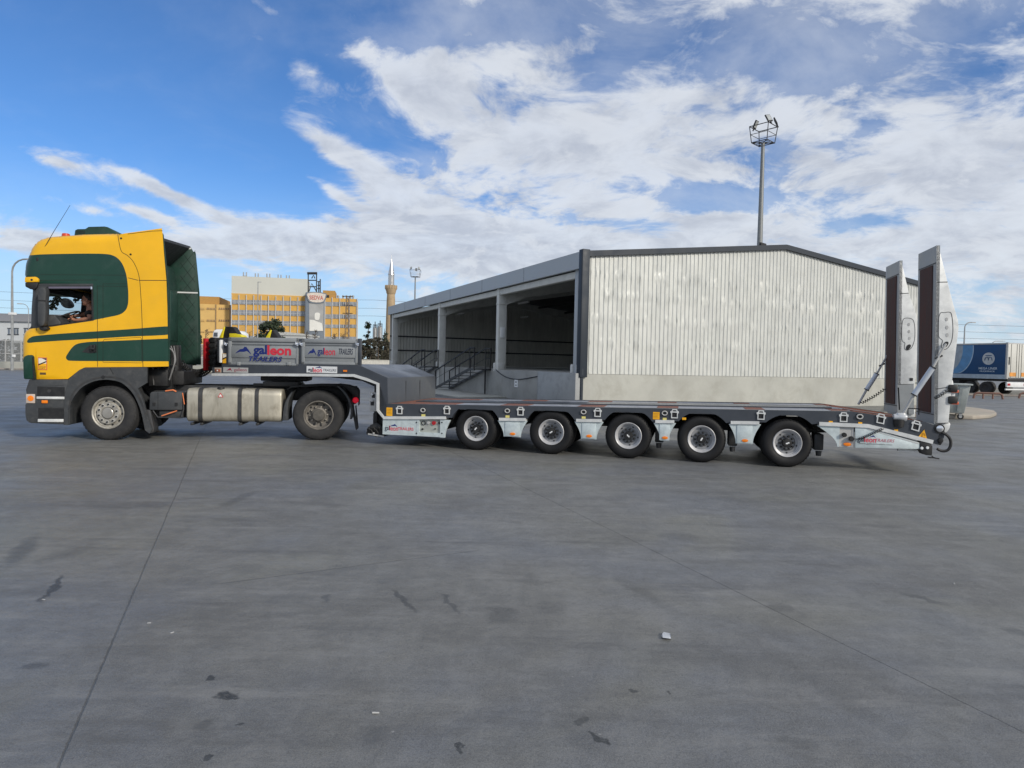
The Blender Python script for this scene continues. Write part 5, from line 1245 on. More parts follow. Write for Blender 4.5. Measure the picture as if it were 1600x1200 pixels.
        st = N.m('MAXIMUM', st, N.m('MULTIPLY', N.mapr(q, lo, hi, 1.0, 0.0), amt))
    for (px, py, w, h, amt, tilt) in STAINS:
        g = ground(px, py); D = g.y; rx = w / 2 * D / F; ry = max(.02, h / 2 * D * D / (F * H)); a = R(tilt)
        dx = N.m('SUBTRACT', wx, g.x); dy = N.m('SUBTRACT', wy, g.y)
        u = N.m('ADD', N.m('MULTIPLY', dx, math.cos(a) / rx), N.m('MULTIPLY', dy, math.sin(a) / rx)); v_ = N.m('ADD', N.m('MULTIPLY', dx, -math.sin(a) / ry), N.m('MULTIPLY', dy, math.cos(a) / ry))
        q = N.m('ADD', N.m('MULTIPLY', u, u), N.m('MULTIPLY', v_, v_))
        lo, hi = (.5, 1.2) if amt > .5 else (0.0, 1.6)
        st = N.m('MAXIMUM', st, N.m('MULTIPLY', N.mapr(q, lo, hi, 1.0, 0.0), amt))
    st = N.m('MULTIPLY', st, N.mapr(N.noise(P, 40, 4, .7), .2, .6, .45, 1.0))
    c = N.mix(st, c, (.022, .024, .024))
    spk = N.n('ShaderNodeTexVoronoi'); spk.inputs['Scale'].default_value = 3.2; N.t.links.new(P, spk.inputs['Vector'])
    c = N.mix(N.m('MULTIPLY', N.m('LESS_THAN', spk.outputs['Distance'], .022), .7), c, (.3, .3, .29))
    N.t.links.new(c, b.inputs['Base Color'])
    N.put(b.inputs['Roughness'], N.m('SUBTRACT', N.mapr(mid, .3, .7, .42, .62), N.m('MULTIPLY', st, .12))); b.inputs['Specular IOR Level'].default_value = .5
    bn = N.n('ShaderNodeBump'); bn.inputs['Distance'].default_value = .009; N.t.links.new(N.m('ADD', N.m('ADD', fine, N.m('MULTIPLY', gr, .35)), N.m('MULTIPLY', jm, -1.5)), bn.inputs['Height']); N.t.links.new(bn.outputs[0], b.inputs['Normal'])
    return m
GC = [(.115, .114, .105), (.185, .182, .168), (.115, .128, .155), (.168, .163, .125), (.08, .08, .079), (.235, .232, .222)]
STREAKS = [(66, 940, 98, 898, 13, .85), (14, 886, 56, 836, 34, .5), (60, 880, 150, 850, 40, .3), (612, 918, 650, 958, 12, .6), (688, 926, 724, 962, 12, .55), (345, 792, 398, 768, 22, .4), (1400, 924, 1482, 946, 16, .5), (270, 782, 330, 776, 16, .3), (960, 900, 1060, 960, 26, .25), (1250, 1050, 1400, 1150, 40, .2), (500, 900, 560, 880, 40, .15), (870, 1130, 960, 1180, 50, .2), (1100, 1000, 1180, 1060, 60, .15)]
STAINS = [(360, 1084, 46, 17, .95, 0), (328, 1059, 14, 8, .85, 0), (371, 1133, 15, 10, .75, 0), (325, 1186, 18, 12, .8, 0), (316, 1135, 34, 22, .4, 0), (55, 1041, 34, 16, .5, -20),
          (785, 962, 52, 30, .4, 0), (509, 935, 14, 10, .5, 0), (718, 1166, 9, 9, .9, 0), (937, 1151, 18, 16, .9, 30), (905, 1127, 26, 14, .6, 0), (994, 1080, 17, 9, .8, 10), (1042, 1081, 8, 5, .8, 0), (1060, 838, 60, 18, .35, 0),
          (580, 1150, 50, 40, .35, 0), (830, 905, 30, 20, .25, 0), (1222, 950, 40, 14, .4, 0), (1590, 988, 40, 16, .5, 0), (1180, 715, 240, 14, .25, 0), (860, 950, 60, 18, .3, 0), (1250, 1160, 60, 30, .3, 0), (445, 960, 60, 10, .25, 0), (210, 790, 120, 14, .25, 15), (1160, 780, 120, 10, .2, 0)]
GM = gmat()
b = B(); b.poly([(-2500, -300, 0), (2500, -300, 0), (2500, 4000, 0), (-2500, 4000, 0)], [(0, 1, 2, 3)]); struct(b.obj('yard_ground', GM))
SOIL = mat('dry_verge', (.2, .185, .15), .9, var=.25, scale=.8, dirt=(.1, .1, .06), dirt_amt=.5)
KERB = mat('kerb_stone', (.3, .28, .25), .8, var=.2, scale=2, dirt=(.4, .22, .18), dirt_amt=.3)

# ================================================================== warehouse
pW = ground(765, 618); dirW = math.atan2(-1, 0)
psi = math.atan((800 - 334) / F)      # the long side runs away to the left at this angle
yawW = -math.pi / 2 + psi + 0.0
W0 = Frame((pW.x, pW.y), yawW)
xc = W0.x(909, py=560); co = W0.o + W0.X * xc
Wf = Frame((co.x, co.y), yawW)
wh = thing('warehouse', 'long open-sided warehouse with a ribbed cream gable wall, grey fascia and dark trim', 'warehouse', **ft(Wf))
x_far = Wf.x(608, py=560); WL = -x_far; Z_E = Wf.loc(908, 396.5)[1]
yr, Z_R = Wf.locx(1226, 385); WB = 2 * yr
Z_F = Wf.loc(907, 420.5)[1]; Z_P = Wf.locx(1000, 585.8)[1]; Z_D = Z_P + .04
CREAM = mat('cream_ribbed_sheet', (.565, .572, .54), .42, .15, .05, 1.6, dirt=(.44, .44, .4), dirt_amt=.4, stretch=(1, 1, .45), bump=.012, bscale=4)
INSH = mat('inside_sheet', (.62, .61, .55), .6, 0, .12, 2, dirt=(.5, .48, .43), dirt_amt=.4, stretch=(1, 1, .2))
FASC = mat('fascia_grey', (.4, .425, .445), .5, .0, .05, .6)
TRIM = mat('dark_trim', (.016, .024, .036), .55, 0, .1, 2)
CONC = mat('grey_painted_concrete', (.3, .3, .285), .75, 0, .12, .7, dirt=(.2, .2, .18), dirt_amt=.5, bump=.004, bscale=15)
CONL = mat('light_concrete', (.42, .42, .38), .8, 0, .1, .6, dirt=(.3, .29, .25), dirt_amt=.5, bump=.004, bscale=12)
COLM = mat('column_concrete', (.62, .62, .58), .7, 0, .08, 2)
def ztop(y): return Z_E + (Z_R - Z_E) * (1 - abs(y - yr) / yr)
# corrugated sheets
def corrug(n0, n1, ztopf, z0, place, m, name, pitch=.2, depth=.028, dents=True):
    b = bmesh.new(); cols = []; y = n0
    rows = 34; purl = [1.15, 2.1, 3.0, 3.75]
    while y < n1:
        for dy, dd in ((0, 0), (.11, 0), (.135, depth), (.175, depth)):
            if y + dy > n1: break
            zt = ztopf(y + dy); col = []
            for r in range(rows + 1):
                z = z0 + (zt - z0) * r / rows
                e = 0
                if dents:
                    for q in purl:
                        if abs(z - z0 - q) < .09: e += rnd.choice((0, 0, 1)) * rnd.uniform(.01, .035)
                    e += rnd.uniform(-.002, .002)
                    if z - z0 < .5: e += rnd.uniform(-.006, .006)
                col.append(b.verts.new(place(y + dy, dd + e, z)))
            cols.append(col)
        y += pitch
    for a, c in zip(cols[:-1], cols[1:]):
        for r in range(rows): b.faces.new((a[r], c[r], c[r + 1], a[r + 1]))
    bmesh.ops.recalc_face_normals(b, faces=b.faces)
    me = bpy.data.meshes.new(name); b.to_mesh(me); b.free(); me.materials.append(m)
    me.polygons.foreach_set('use_smooth', [True] * len(me.polygons)); me.set_sharp_from_angle(angle=R(30))
    o = bpy.data.objects.new(name, me); COL.objects.link(o); o.parent = wh; return o
corrug(.16, WB, lambda y: ztop(y) - .1, Z_P + .01, lambda y, d, z: (d, y, z), CREAM, 'gable_wall')
corrug(.0, WB, lambda y: ztop(y) - .15, Z_D, lambda y, d, z: (x_far + .1 - d, y, z), INSH, 'end_wall', pitch=.25, dents=False)
corrug(x_far + .1, -.1, lambda y: Z_E - .1, Z_D, lambda y, d, z: (y, WB - .1 - d, z), INSH, 'back_wall', pitch=.25, dents=False)
b = B(); b.prism([(.12, Z_P), (WB, Z_P), (WB, ztop(WB) - .12), (yr, ztop(yr) - .12), (.12, ztop(.12) - .12)], -.1, -.05, axis='x'); b.obj('gable_lining', INSH, wh)
b = B(); b.box(-.25, .05, .0, WB, 0, Z_P); b.obj('plinth', CONL, wh)
b = B()
for a, c in (((-.05, Z_E + .02), (yr, Z_R + .02)), ((yr, Z_R + .02), (WB + .1, Z_E + .02))):
    b.prism([(a[0], a[1] - .17), (c[0], c[1] - .17), (c[0], c[1] + .04), (a[0], a[1] + .04)], .0, .14, axis='x')
b.obj('verge_trim', TRIM, wh)
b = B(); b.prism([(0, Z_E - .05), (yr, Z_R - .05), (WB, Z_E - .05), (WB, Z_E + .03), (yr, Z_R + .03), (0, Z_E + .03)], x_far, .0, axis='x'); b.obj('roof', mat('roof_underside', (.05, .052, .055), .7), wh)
b = B(); b.box(x_far - .05, .0, -.14, 0.0, Z_F, Z_E + .05); fa = b.obj('fascia', FASC, wh)
b = B()
for k in range(1, 6): b.box(x_far * k / 6 - .008, x_far * k / 6 + .008, -.145, -.139, Z_F, Z_E + .05)
b.obj('panel_joint', TRIM, fa)
b = B(); b.box(-.12, .17, -.16, .16, Z_P - .12, Z_E + .12, .02); b.obj('corner_trim', TRIM, wh)
b = B(); b.cyl((.06, -.04, 0), .08, 0.1, Z_P, 'z', 14); b.cyl((.06, -.04, 0), .12, Z_P - .05, Z_P + .2, 'z', 14); b.obj('downpipe', TRIM, wh)
# columns with haunches, lintels, roof beams
cols = [Wf.x(px, py=560) for px in (899, 776, 684.5, 611.8)]
cols = [cols[0] - .0, cols[1], cols[2], cols[3] + .1]
cw = .32
for i, x in enumerate(cols):
    b = B(); wd = cw if i else .16; b.box(x - wd / 2 - (0 if i else .1), x + wd / 2, .0, .42, 0.0, Z_F + .1, .015)
    co_ = b.obj('column', COLM if i else FASC, wh)
    if 0 < i < 3:
        b = B(); b.box(x - .2, x + .2, -.02, .45, Z_F - .75, Z_F - .7, .01); b.box(x - .19, x + .19, -.015, .44, Z_F - .28, Z_F - .22, .01); b.obj('column_band', COLM, co_)
    b = B(); b.box(x - cw / 2 - .16, x - cw / 2 + .04, -.06, .3, Z_D - .12, Z_D + .32, .05); b.box(x + cw / 2 - .04, x + cw / 2 + .16, -.06, .3, Z_D - .12, Z_D + .32, .05); b.obj('column_guard', mat('whitewash', (.6, .6, .57), .7), co_)
    b = B(); b.prism([(.42, Z_F - .15), (.42, Z_F - .75), (1.6, Z_F - .3), (yr, Z_R - .55), (WB - .1, Z_F - .3), (WB - .1, Z_E - .1), (yr, Z_R - .12), (.42, Z_E - .15)], x - .13, x + .13, axis='x'); b.obj('roof_beam', COLM, wh)
for i in range(3):
    a, c = cols[i + 1], cols[i]
    b = B(); b.box(a + cw / 2, c - cw / 2, .03, .25, Z_F - .3, Z_F - .04, .01); b.obj('lintel', COLM, wh)
for i in range(3):
    a, c = cols[i + 1], cols[i]
    for y in (3.5, 8.5, 13, 17):
        b = B(); b.box((a + c) / 2 - .7, (a + c) / 2 + .7, y, y + .08, Z_F - .18, Z_F - .08); b.obj('tube_lamp', LGREY, wh)
b = B()
for z in (Z_D + 1.1, Z_D + 2.2): b.box(x_far, 0, WB - .2, WB - .13, z, z + .1); b.box(x_far + .13, x_far + .2, 0, WB, z, z + .1)
for y in (2.5, 5, 7.5, 12.5, 15, 17.5): b.box(x_far, -.1, y - .05, y + .05, ztop(y) - .35, ztop(y) - .2)
for k in range(9): b.box(x_far * k / 8 - .09, x_far * k / 8 + .09, WB - .35, WB - .12, Z_D, Z_E - .1)
b.obj('purlin', STEEL, wh)
x, z = Wf.loc(784.4, 519.6, .2); b = B(); b.box(x - .1, x + .12, .1, .3, z - .25, z + .25, .01); b.obj('switch_box', WHT, wh)
# dock
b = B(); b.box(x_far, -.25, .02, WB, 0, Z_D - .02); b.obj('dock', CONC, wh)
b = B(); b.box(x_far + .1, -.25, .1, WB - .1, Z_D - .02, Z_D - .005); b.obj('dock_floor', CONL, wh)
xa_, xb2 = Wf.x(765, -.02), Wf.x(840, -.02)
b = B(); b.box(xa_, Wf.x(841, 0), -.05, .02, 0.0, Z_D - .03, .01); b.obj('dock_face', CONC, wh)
b = B(); b.box(Wf.x(839.6, -.3), Wf.x(899, -.3), -.3, .0, 0.0, Wf.loc(870, 581.8, -.3)[1], .01); b.obj('dock_block', mat('block_grey', (.34, .35, .35), .7, 0, .08, 1, dirt=(.17, .175, .17), dirt_amt=.5), wh)
b = B(); b.box(Wf.x(899.4, -.1), -.0, -.1, .0, 0.0, Wf.loc(905, 584)[1], .01); b.obj('corner_pier', CONL, wh)
b = B(); b.box(Wf.x(757, -.1), Wf.x(757, -.1) + .05, -.12, -.05, 0, Z_D); b.obj('cable_duct', STEEL, wh)
x, z = Wf.loc(806.8, 599, -.06); b = B(); b.box(x - .17, x + .17, -.08, -.05, z - .17, z + .17); sg = b.obj('sign_plate', WHT, wh)
b = B(); b.use(STEEL); b.box(x - .05, x + .05, -.084, -.08, z + .02, z + .1); b.box(x - .08, x + .08, -.084, -.08, z - .1, z - .06); b.obj('sign_mark', None, sg)
b = B(); b.tube(smooth([(Wf.loc(px, py, -.08)[0], -.08, Wf.loc(px, py, -.08)[1]) for px, py in ((775, 577.6), (782, 584), (792, 589.6), (806, 592.6), (818, 592), (840, 588))], 4), .02, 5); b.obj('hanging_cable', BLK, wh)
# apron of lighter concrete at the foot of the steps
g0 = Wf.loc(672, 614, -1.2)
b = B(); b.box(Wf.x(650, -1.5), Wf.x(768, -.8), -2.4, .0, 0, .06, .01)
ap = b.obj('dock_apron', CONL); ap.location = (Wf.o.x, Wf.o.y, 0); ap.rotation_euler = (0, 0, Wf.yaw); struct(ap)
# steps
def steps(px_bot, px_top, v, lab_, n=7):
    xb_ = Wf.loc(px_bot, 610, v)[0]; xt_ = Wf.loc(px_top, 580, v)[0]; zt_ = Z_D + .02; w_ = .85
    o_ = thing('metal_stairs', lab_, 'stairs', tuple(Wf.o + Wf.X * xb_ + Wf.Y * v), Wf.yaw, 'steel stairs up to the loading dock')
    lx = xt_ - xb_; b = B()
    for y in (0, w_): b.prism([(0, .06), (.12, .0 + .06), (lx + .05, zt_ - .1), (lx + .7, zt_ - .1), (lx + .7, zt_), (lx, zt_), (-.05, .16)], y, y + .05)
    b.obj('stringer', BLK, o_)
    for k in range(n):
        t = (k + .6) / n; b = B(); b.box(lx * t - .12, lx * t + .14, .05, w_, .06 + (zt_ - .06) * t, .09 + (zt_ - .06) * t); b.obj('tread', STEEL, o_)
    b = B(); b.box(lx, lx + .7, .05, w_, zt_ - .03, zt_); b.obj('landing', STEEL, o_)
    for y in (.02, w_ + .02):
        b = B(); rh = 1.0
        b.tube([(.05, y, .15), (.05, y, .12 + rh), (lx, y, zt_ + rh), (lx + .65, y, zt_ + rh), (lx + .65, y, zt_)], .035, 6)
        b.tube([(.05, y, .1 + rh * .55), (lx, y, zt_ + rh * .5), (lx + .65, y, zt_ + rh * .5)], .012, 5)
        for t in (.3, .62, 1.0): b.tube([(lx * t, y, .1 + (zt_ - .1) * t), (lx * t, y, .12 + (zt_ - .1) * t + rh)], .028, 5)
        b.obj('handrail', BLK, o_)
    return o_
steps(679, 733, -.95, 'dark steel stairs with handrails in the middle of the warehouse side')
steps(620, 658, -.95, 'dark steel stairs near the far end of the warehouse side')

# ================================================================== masts, lamps
def mast(px, py_top, dist, lab_, wbask=2.3, yaw=.4):
    o = frame_d(px, dist); zt = o.loc(px, py_top)[1]; px0 = px
    x0 = 0
    m = thing('floodlight_mast', lab_, 'light mast', (o.o.x, o.o.y, 0), yaw, 'floodlight masts')
    zb_ = zt - 2.6
    b = B(); b.tube([(0, 0, 0), (0, 0, zb_)], [.36, .16], 14); b.obj('pole', mat('mast_steel', (.22, .23, .23), .5, .3), m)
    h = 1.45 if px > 1000 else 1.85; w0, w1 = wbask * .38, wbask * .46
    r0 = [(sx * w0, sy * w0, zb_) for sx, sy in ((-1, -1), (1, -1), (1, 1), (-1, 1))]; r1 = [(sx * w1, sy * w1, zb_ + h) for sx, sy in ((-1, -1), (1, -1), (1, 1), (-1, 1))]
    rm = [tuple((Vector(a) + Vector(c)) / 2) for a, c in zip(r0, r1)]
    b = B()
    for rg, rr in ((r0, .045), (rm, .03), (r1, .045)): b.tube(rg, rr, 5, closed=True)
    for a, c in zip(r0, r1): b.tube([a, c], .04, 5)
    for k in range(5): t = -w0 + 2 * w0 * k / 4; b.tube([(t, -w0, zb_), (t, w0, zb_)], .03, 4)
    b.tube([r0[0], r0[2]], .05, 4); b.tube([r0[1], r0[3]], .05, 4); b.obj('basket', STEEL, m)
    for sx, sy in ((-1, -1), (1, -1), (.1, 1)):
        f_ = sub('floodlight', m, (sx * w1 * .75, sy * w1 * .9, zb_ + h + .42)); f_.rotation_euler = (R(-25 if sy < 0 else 25), R(12 * sx), R(20 * sx))
        b = B(); b.box(-.28, .28, -.06, .06, -.36, .36, .03); b.box(-.06, .06, -.03, .03, -.6, -.3); b.obj('housing', BLK, f_)
        b = B(); b.box(-.22, .22, -.075, -.06, -.28, .3); b.obj('lens', mat('lamp_glass', (.4, .42, .42), .15), f_)
    b = B(); b.box(-.5, .5, -.4, -.2, o.loc(px, 382)[1] - .3, o.loc(px, 382)[1] + .1, .02) if px > 1000 else b.box(-.1, .1, -.1, .1, 1, 2)
    b.obj('bracket', BLK, m)
    return m
mast(1180, 178, 62, 'tall floodlight mast with a square basket rising above the gable roof', 1.95, .75)
mast(646, 418, 190, 'distant floodlight mast behind the low end of the warehouse roof', 3.2, .05)
def street_lamp(px, py_base, px_top, py_top, dist, arm, lab_, r=.07, kind='curve'):
    fr_ = frame_d(px, dist); zt = fr_.loc(px, py_top)[1]
    o_ = thing('street_lamp', lab_, 'street lamp', (fr_.o.x, fr_.o.y, 0), 0)
    xe = fr_.loc(px_top, py_top)[0]; r_ = min(abs(xe) * .8, 1.6); s_ = 1 if xe > 0 else -1
    pts = [(0, 0, 0), (0, 0, zt * .5), (0, 0, zt - r_)] + [(s_ * (r_ - r_ * math.cos(R(a))), 0, zt - r_ + r_ * math.sin(R(a))) for a in (20, 40, 60, 80)] + [(xe, 0, zt + .02)]
    b = B(); b.tube(pts, [r, r * .85] + [r * .6] * 6, 8); b.obj('pole', mat('lamp_pole', (.33, .34, .34), .5, .3), o_)
    b = B(); b.box(xe - (.1 if s_ > 0 else .7), xe + (.7 if s_ > 0 else .1), -.14, .14, zt - .06, zt + .09, .04); b.obj('lamp_head', LGREY, o_)
    return o_
sl1 = street_lamp(18.6, 578, 44, 404.6, 62, 1, 'tall street lamp with a curved arm beside the truck cab', .13)
b = B(); fr_ = frame_d(18.6, 62); b.box(-.3, .35, -.12, .12, fr_.loc(18.6, 492)[1], fr_.loc(18.6, 490)[1] + .1, .02); b.box(.1, .4, -.2, -.1, fr_.loc(18.6, 558)[1], fr_.loc(18.6, 554)[1], .02); b.obj('pole_box', WHT, sl1)
street_lamp(44, 575, 33, 475, 125, 1, 'smaller street lamp seen just left of the windscreen', .1)
street_lamp(1503.6, 590, 1518, 503.6, 118, 1, 'curved street lamp standing beyond the blue curtain trailer', .16)
street_lamp(1546, 560, 1567, 532.6, 200, 1, 'low far street lamp arm just above the blue trailer roof', .2)
street_lamp(401.4, 560, 403.6, 440.6, 150, 1, 'thin dark lamp post in front of the yellow factory', .16)

# ================================================================== yellow factory
YW = mat('ochre_wall', (.62, .36, .09), .8, 0, .06, .3, dirt=(.45, .28, .1), dirt_amt=.35)
YW2 = mat('pale_ochre_wall', (.66, .43, .15), .8, 0, .05, .3)
PALE = mat('pale_cladding', (.56, .56, .5), .6, 0, .03, .1)
GLS = mat('factory_glass', (.1, .12, .15), .25, 0, .6, .35, spec=.6)
FRM = mat('window_frame_grey', (.5, .51, .52), .6)
def build_factory():
    FD = 262.0
    Fm = Frame((0, FD), R(12))
    a = Fm.loc(360, 560)[0]
    f = thing('factory', 'large yellow factory with rows of grey windows and a pale top storey', 'factory', (Fm.o.x, Fm.o.y, 0), Fm.yaw)
    G = lambda px, py: Fm.loc(px, py)
    x0 = G(361, 500)[0]; x1 = G(484, 500)[0]; x2 = G(558, 500)[0]
    zy = G(361, 459.4)[1]; zp = G(361, 430.6)[1]; zr = G(558, 466)[1]
    b = B(); b.box(x0, x2, 0, 12, 0, min(zy, zr)); b.obj('wall', YW, f)
    b = B(); b.box(x0, x1, .02, 12, zr, zy); b.obj('top_band', YW, f)
    b = B(); b.box(x0, x1 - 1, .4, 11, zy + .0, zp - 0); b.obj('upper_storey', PALE, f)
    rows = [(468.2, 475.6), (484, 492), (500, 507.6), (524, 534)]
    bays = [361.8 + (476.8 - 361.8) * k / 10 for k in range(11)]
    for (ya, yb) in rows:
        for k in range(10):
            A, Bp = bays[k] + .7, bays[k + 1] - .5
            xa, z1 = G(A, ya + (A - 361) * .02); xb_, z0 = G(Bp, yb + (A - 361) * .02)
            fr = sub('window', f)
            b = B(); b.box(xa, xb_, -.15, .05, z0, z1); w_ = b.obj('window', GLS, None); w_.parent = f; bpy.data.objects.remove(fr)
            b = B(); n = 5
            for q in range(n + 1): x = xa + (xb_ - xa) * q / n; b.box(x - .09, x + .09, -.22, -.15, z0, z1)
            b.box(xa, xb_, -.22, -.15, (z0 + z1) / 2 - .06, (z0 + z1) / 2 + .06); b.obj('frame', FRM, w_)
    b = B()
    for k in range(11): x = G(bays[k], 500)[0]; b.box(x - .13, x + .13, -.4, 0, 0, G(bays[k], 460 + (bays[k] - 361) * .04)[1])
    b.obj('pilaster', FRM, f)
    # right wing
    bays2 = [507.6, 518.6, 530.6, 545.4, 557.6]
    for (ya, yb) in ((471.6, 478.6), (491, 498), (507, 512.6), (526, 531)):
        for k in range(4):
            xa, z1 = G(bays2[k] + .9, ya); xb_, z0 = G(bays2[k + 1] - .6, yb)
            b = B(); b.box(xa, xb_, -.15, .05, z0, z1); w_ = b.obj('window', GLS, f); b = B()
            for q in range(6): x = xa + (xb_ - xa) * q / 5; b.box(x - .1, x + .1, -.22, -.15, z0, z1)
            b.obj('frame', FRM, w_)
    b = B()
    for px in bays2: x = G(px, 500)[0]; b.box(x - .13, x + .13, -.4, 0, 0, zr)
    b.obj('pilaster', FRM, f)
    # stair tower with mural and sign
    xa, xb_ = G(478, 500)[0], G(507, 500)[0]; zt = G(490, 458)[1]
    TW = mat('tower_grey', (.17, .2, .235), .7)
    b = B(); b.box(xa, xb_, -3, 10, 0, zt, .3); tw = b.obj('tower', TW, f)
    def g3(px, py): return Fm.loc(px, py, -3.2)
    b = B(); b.use(mat('mural_grey', (.36, .36, .35), .7, 0, .15, .2)).prism([g3(483, 474), g3(505.6, 474), g3(505, 517), g3(483, 517)], -3.1, -3.02)
    b.use(mat('mural_white', (.72, .71, .66), .7, 0, .05, .2)).prism([g3(*q) for q in ((483.6, 499.6), (490, 500), (496, 502.6), (503, 505), (504.6, 517), (483.6, 517))], -3.2, -3.12)
    b.prism([g3(*q) for q in smooth([(491.6, 491), (494, 488.6), (498, 488.8), (500, 491), (499, 498), (497, 500), (492, 499)], 2, closed=True)], -3.2, -3.12); b.obj('mural', None, tw)
    b = B(); b.prism([g3(*q) for q in smooth([(479, 457), (494, 456), (509, 458.4), (510.4, 462), (506, 472.6), (494, 474.4), (483, 472), (479.4, 464)], 2, closed=True)], -3.3, -3.05); bd = b.obj('sign_frame', TW, tw)
    b = B(); b.prism([g3(*q) for q in smooth([(480.6, 458.6), (494, 457.4), (508, 459.8), (508.6, 462), (505, 471), (494, 472.6), (484.6, 470.4), (481, 464)], 2, closed=True)], -3.4, -3.3); b.obj('sign_face', mat('sign_cream', (.66, .58, .5), .6), bd)
    t = text('sign_lettering', 'SEDVA', mat('faded_red', (.5, .17, .14), .6), bd, g3(483.6, 460)[0], g3(505.4, 460)[0], g3(490, 468.4)[1], g3(490, 461.6)[1], -3.45, bold=.03)
    # steel frame on the tower, roof house, vents
    b = B(); p4 = lambda px, py: (Fm.loc(px, py, 2)[0], 2, Fm.loc(px, py, 2)[1])
    for l in ([(481.6, 457), (481.6, 427)], [(494.6, 457), (494.6, 427)], [(481.6, 438), (494.6, 438)], [(483, 448), (494, 448)], [(483, 455), (487, 443), (495, 456)], [(498, 440), (498, 457)], [(500.4, 436), (500.4, 458)], [(496, 440), (501, 440)], [(496, 446), (501, 446)], [(496, 451), (501, 451)], [(487, 435), (490, 430), (492, 435)]):
        b.tube([p4(*q) for q in l], .22, 5)
    for y in (427,): b.tube([p4(480, y), p4(495.6, y)], .5, 6)
    b.obj('steel_frame', STEEL, f)
    b = B(); xa, z1 = G(504, 451); xb_, z0 = G(523, 467); b.box(xa, xb_, 2, 14, z0 - 2, z1 - .4); rh = b.obj('roof_house', mat('dark_ochre', (.42, .24, .07), .8), f)
    b = B(); x, z = G(511.6, 462.4); b.box(x - .5, x + .5, 1.9, 2, z - .6, z + .5); b.obj('opening', BLK, rh)
    for px, py in ((379.6, 430), (398.4, 432), (416.8, 432.4), (434.6, 434), (447.8, 435)):
        x, z = G(px, py); zb0 = zp - .3; b = B()
        b.cyl((x, 4, 0), .35, zb0, z + .3, 'z', 10); b.tube([(x - .5, 4, z), (x - .5, 4, z + 1.6)], .22, 6); b.tube([(x + .5, 4, z), (x + .5, 4, z + 1.6)], .22, 6); b.box(x - .7, x + .7, 3.6, 4.4, z - .2, z + .3); b.obj('roof_vent', mat('vent_metal', (.32, .33, .34), .5, .4), f)
    for px in (527.6, 535.6, 541, 547.4, 551.4):
        x, z = G(px, 462); b = B(); b.cyl((x, 4, 0), .3, zr - .2, z, 'z', 8); b.lathe([(0, -.3), (.5, 0), (.3, .5), (0, .6)], (x, 4, z), 'z', 8); b.obj('roof_vent', mat('vent_metal', (.32, .33, .34), .5, .4), f)
    # long lower wing on the left
    x3 = Fm.loc(225, 500, 4)[0]; x4 = x0 - .05
    za = Fm.loc(330, 475.4, 4)[1]; zc2 = Fm.loc(330, 463.4, 8)[1]
    b = B(); b.box(x3, x4, 4, 30, 0, za); lw = b.obj('low_wing', YW2, f)
    b = B(); b.box(x3, Fm.loc(342.6, 470, 8)[0], 8, 28, za, zc2); b.obj('low_wing_storey', mat('dark_ochre', (.42, .24, .07), .8), f)
    for (ya, yb) in ((480.6, 484.2), (499.2, 502.6), (517.2, 519.6)):
        for (pa, pb) in ((311, 319.6), (323, 336.6), (342, 358.8), (296, 307), (280, 292)):
            xa, z1 = Fm.loc(pa, ya, 4); xb_, z0 = Fm.loc(pb, yb, 4); b = B(); b.box(xa, xb_, 3.85, 4.05, z0, z1); w_ = b.obj('window', mat('brown_glass', (.2, .13, .09), .4, 0, .4, .5), f)
            b = B()
            for q in range(7): x = xa + (xb_ - xa) * q / 6; b.box(x - .1, x + .1, 3.78, 3.85, z0, z1)
            b.obj('frame', YW2, w_)
    b = B(); x = Fm.loc(337.4, 500, 4)[0]; b.box(x - .15, x + .15, 3.7, 4, 0, za); x = Fm.loc(360, 500, 4)[0]; b.box(x - .3, x + .0, 3.7, 4, 0, za); b.obj('gutter_pipe', mat('pipe_brown', (.3, .2, .1), .6), lw)
build_factory()
# lattice pylon in front of the factory
Fp = frame_d(541.4, 215)
py_ = thing('lattice_pylon', 'thin rusty lattice pylon in front of the right end of the yellow factory', 'pylon', (Fp.o.x, Fp.o.y, 0), 0)
b = B(); zt = Fp.loc(541.4, 463)[1]
for sx, sy in ((-1, -1), (1, -1), (1, 1), (-1, 1)): b.tube([(sx * .8, sy * .8, 0), (sx * .45, sy * .45, zt)], .07, 4)
for k in range(14):
    z = zt * k / 14; s_ = .8 - .35 * k / 14; z2 = zt * (k + 1) / 14
    for sy in (-1, 1): b.tube([(-s_, sy * s_, z), (s_, sy * s_, z2)], .045, 4); b.tube([(s_, sy * s_, z), (-s_, sy * s_, z2)], .045, 4)
    b.tube([(-s_, -s_, z), (-s_, s_, z2)], .045, 4)
b.obj('lattice', mat('rusty_lattice', (.2, .14, .09), .7), py_)
for z in (zt, zt - 2.8, zt - 5.4): b = B(); b.tube([(-1.6, 0, z), (1.6, 0, z)], .12, 4); b.obj('cross_arm', STEEL, py_)
# shed
Fs = frame_d(433, 190); x1 = Fs.loc(475.6, 520)[0]; zt = Fs.loc(433, 517)[1]
sd = thing('white_shed', 'low white ribbed shed roof showing above the trailer bin in front of the factory', 'shed', (Fs.o.x, Fs.o.y, 0), 0)
b = B(); b.box(0, x1, 0, 14, 0, zt - 1.2); 
for k in range(24): b.box(x1 * k / 24, x1 * k / 24 + .12, -.08, 0, 0, zt - 1.3)
b.obj('wall', mat('shed_white', (.55, .56, .55), .6), sd)
b = B(); b.prism([(-.3, zt - 1.2), (x1 + .3, zt - 1.2), (x1 + .3, zt - .7), (-.3, zt)], -.3, 14); b.obj('roof', mat('shed_roof', (.5, .5, .47), .6), sd)
